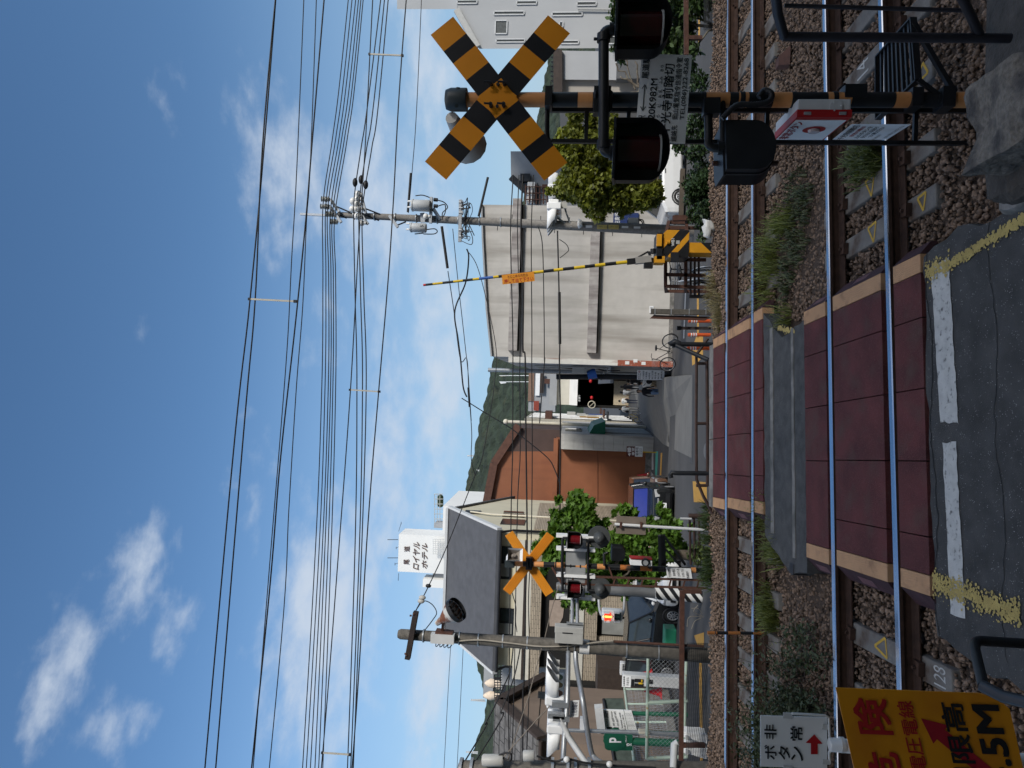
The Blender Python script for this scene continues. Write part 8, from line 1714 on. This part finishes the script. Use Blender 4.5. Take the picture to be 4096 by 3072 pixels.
b = MB(); b.prism([TLb, TRb, TRb + BLb - TLb, BLb], (0, .004, 0)); bb_ = b.build('board', K['white'], o)
b = MB()
def bt(tx, x0_, x1_, y0_, y1_): b.text(tx, a8(x0_, y1_, dB - .004), a8(x0_, y0_, dB - .004), a8(x1_, y1_ + 4, dB - .004), bold=.025)
bt('非', 292, 380, 550, 656); bt('常', 484, 574, 564, 668); bt('ボ', 292, 380, 702, 806); bt('タ', 396, 480, 710, 808); bt('ン', 490, 576, 714, 816); b.build('lettering', K['ink'], bb_)
b = MB(); b.face([a8(x, y, dB - .004) for x, y in ((660, 624), (722, 694), (686, 694), (686, 771), (635, 771), (635, 690), (596, 687))]); b.build('red_arrow', mat('button_red', (.42, .01, .015), .5), bb_)
for (x0_, x1_, y0_, y1_) in ((430, 498, 460, 510), (720, 775, 546, 592), (722, 778, 808, 850), (432, 498, 850, 890)): b = MB(); b.bx(a8(x1_, y1_, dB - .006), a8(x0_, y0_, dB - .003)); b.build('clip', K['lgrey'], o)
b = MB(); b.tube([a8(495, 470, dB - .02), a8(740, 484, dB - .02), a8(768, 500, dB - .02), a8(772, 640, dB), a8(800, 690, dB)], .006, 6); b.tube([a8(775, 840, dB), a8(770, 760, dB), a8(800, 710, dB)], .007, 6); b.build('bracket', K['wpaint'], o)
# rail beside the danger sign
o = thing('black_handrail', 'short black pipe handrail at the bottom left by the danger sign', 'railing', q('Z8', 2300, 600, 3.1)); b = MB()
A, B = q('Z8', 1885, 565, 3.1), q('Z8', 1955, 865, 2.85); b.tube([q('Z8', 2700, 625, 3.1)] + elbow(q('Z8', 1960, 577, 3.1), A, lerp(A, B, .25), .03) + [B], .021, 10); b.build('rail', K['black'], o)
b = MB(); b.tube([q('Z8', 1940, 858, 2.84), q('Z8', 2080, 930, 2.78), q('Z8', 2300, 985, 2.7)], .024, 10); b.build('lower_rail', mat('rail_grey', (.05, .055, .065), .35, .2, var=.2), o)
# railing at the right, stone steps and boulder
o = thing('dark_railing', 'dark pipe railing at the bottom right corner above the stone step', 'railing', q('Z2', 2100, 260, 3.8)); D = 3.8
b = MB(); b.tube([q('Z2', 2118, 262, D), q('Z2', 565, 250, D)], .024, 10); b.build('post', mat('railing_dark', (.030, .028, .034), .42, .2, var=.2), o)
b = MB(); b.tube([q('Z2', 575, 250, D), q('Z2', 530, 90, D - .1), q('Z2', 510, -90, D - .25)], .026, 10); b.build('top_rail', MT['railing_dark'], o)
b = MB(); b.tube([q('Z2', 1905, 235, D), q('Z2', 1850, 110, D - .1), q('Z2', 1765, -60, D - .25)], .024, 10); b.build('lower_rail', MT['railing_dark'], o)
b = MB(); b.tube([q('Z2', 575, 38, D - .1), q('Z2', 1815, 72, D - .12)], .011, 8); b.build('baluster', MT['railing_dark'], o)
m_gran = mat('granite', (.16, .142, .12), .9, var=.35, ns=30, bump=1.0, bs=45, stain=(.06, .055, .052), st=(.46, .62), ss=6, speck=(120, .3, (.08, .075, .07)))
def rock(name, lab, c, d, seed, rough=.10, m=None, cat='stone', sq=.72):
    b = MB(); n = 9; vs = []; idx = {}
    def key(x, y, z): return (round(x, 4), round(y, 4), round(z, 4))
    F_ = []
    for axis in range(3):
        for sg in (-1, 1):
            for i in range(n):
                for j in range(n):
                    fc = []
                    for (a, e) in ((i, j), (i + 1, j), (i + 1, j + 1), (i, j + 1)):
                        pt = [0, 0, 0]; pt[axis] = sg; pt[(axis + 1) % 3] = -1 + 2*a/n; pt[(axis + 2) % 3] = -1 + 2*e/n; kk = key(*pt)
                        if kk not in idx: idx[kk] = len(vs); vs.append(Vector(pt))
                        fc.append(idx[kk])
                    F_.append(tuple(fc if sg > 0 else fc[::-1]))
    out = []
    for v in vs:
        r_ = v.normalized()*1.12; w = v*sq + r_*(1 - sq); s_ = Vector((seed, seed*.7, 0)); k = 1 + rough*mnoise.noise(w*1.1 + s_)*2 + rough*.5*mnoise.noise(w*3.1 + s_) + rough*.2*mnoise.noise(w*8 + s_)
        w = w*k; out.append(Vector(c) + Vector((w.x*d[0]/2, w.y*d[1]/2, w.z*d[2]/2)))
    b.add(out, F_); return tag(b.build(name, m or m_gran, loc=c), lab, cat)
mdk = mat('damp_stone', (.062, .055, .048), .9, var=.35, ns=7, bump=.8, bs=35, stain=(.035, .036, .034), st=(.5, .65), ss=4)
rock('stone_step', 'long dark stone step at the bottom right, hiding the foot of the striped mast', (2.98, 3.86, .15), (2.80, 1.56, .66), 3.1, .018, mdk, 'step', .93)
rock('stone_step', 'upper dark stone step at the right edge below the pipe railing', (3.1, 3.05, .42), (2.3, 1.0, .8), 8.3, .03, mdk, 'step', .9)
c = q('Z2', 2150, 770, 3.75); rock('boulder', 'rough pale granite boulder in the bottom right corner', c - VZ*.10, (.46, .52, .40), 5.7, .10, None, 'stone', .80)
c = q('Z2', 2180, 990, 4.0); rock('boulder', 'darker low stone under the pale granite boulder', c - VZ*.06, (.55, .4, .26), 9.9, .09, mdk)
c = q('Z2', 2150, 1190, 4.35); rock('concrete_slab', 'pale concrete slab edge at the bottom beside the yellow line', c - VZ*.05, (.42, .30, .14), 2.2, .05, m_kerbc, 'slab')
p0 = tw(-1.85, 4.55, -.10); rock('concrete_slab', 'grey concrete block at the bottom left behind the handrail', p0, (.9, .26, .3), 4.4, .03, m_kerbc, 'slab')
b = MB(); p0 = tw(-1.12, 8.32, -.16); b.box(p0 + VZ*.07, (.12, .22, .16)); tag(b.build('cable_box', K['blackp'], loc=p0, bevel=.01), 'small black cable box in the ballast at the left end of the panels', 'box')
b = MB(); p0 = pl('Z2', 600, 400, -.17); b.prism([p0 + Vector((-.12, -.1, 0)), p0 + Vector((.12, -.1, 0)), p0 + Vector((.06, .05, .10)), p0 + Vector((-.06, .05, .10))], (0, .14, 0)); tag(b.build('metal_wedge', K['rust'], loc=p0), 'small rusty metal wedge lying in the ballast right of the mast', 'wedge')
o = thing('striped_stake', 'thin orange and black striped stake standing in the strip left of the crossing', 'stake', q('Z8', 575, 528, 9.25)); b = MB(); a, c = q('Z8', 590, 528, 9.25), q('Z8', 205, 524, 9.25)
for (f0, f1, m_) in ((0, .25, 0), (.25, .46, 1), (.46, .66, 0), (.66, .84, 1), (.84, 1, 0)): b.tube([lerp(a, c, f0), lerp(a, c, f1)], .021, 9, m_)
b.build('stake', [mat('stake_orange', (.36, .13, .03), .7, var=.25, ns=12), K['black']], o)
b = MB(); b.tube(curve([q('Z8', 262, 500, 9.2), q('Z8', 258, 530, 9.18), q('Z8', 300, 560, 9.2)], 5), .008, 5); b.build('wire_tie', K['rust'], o)
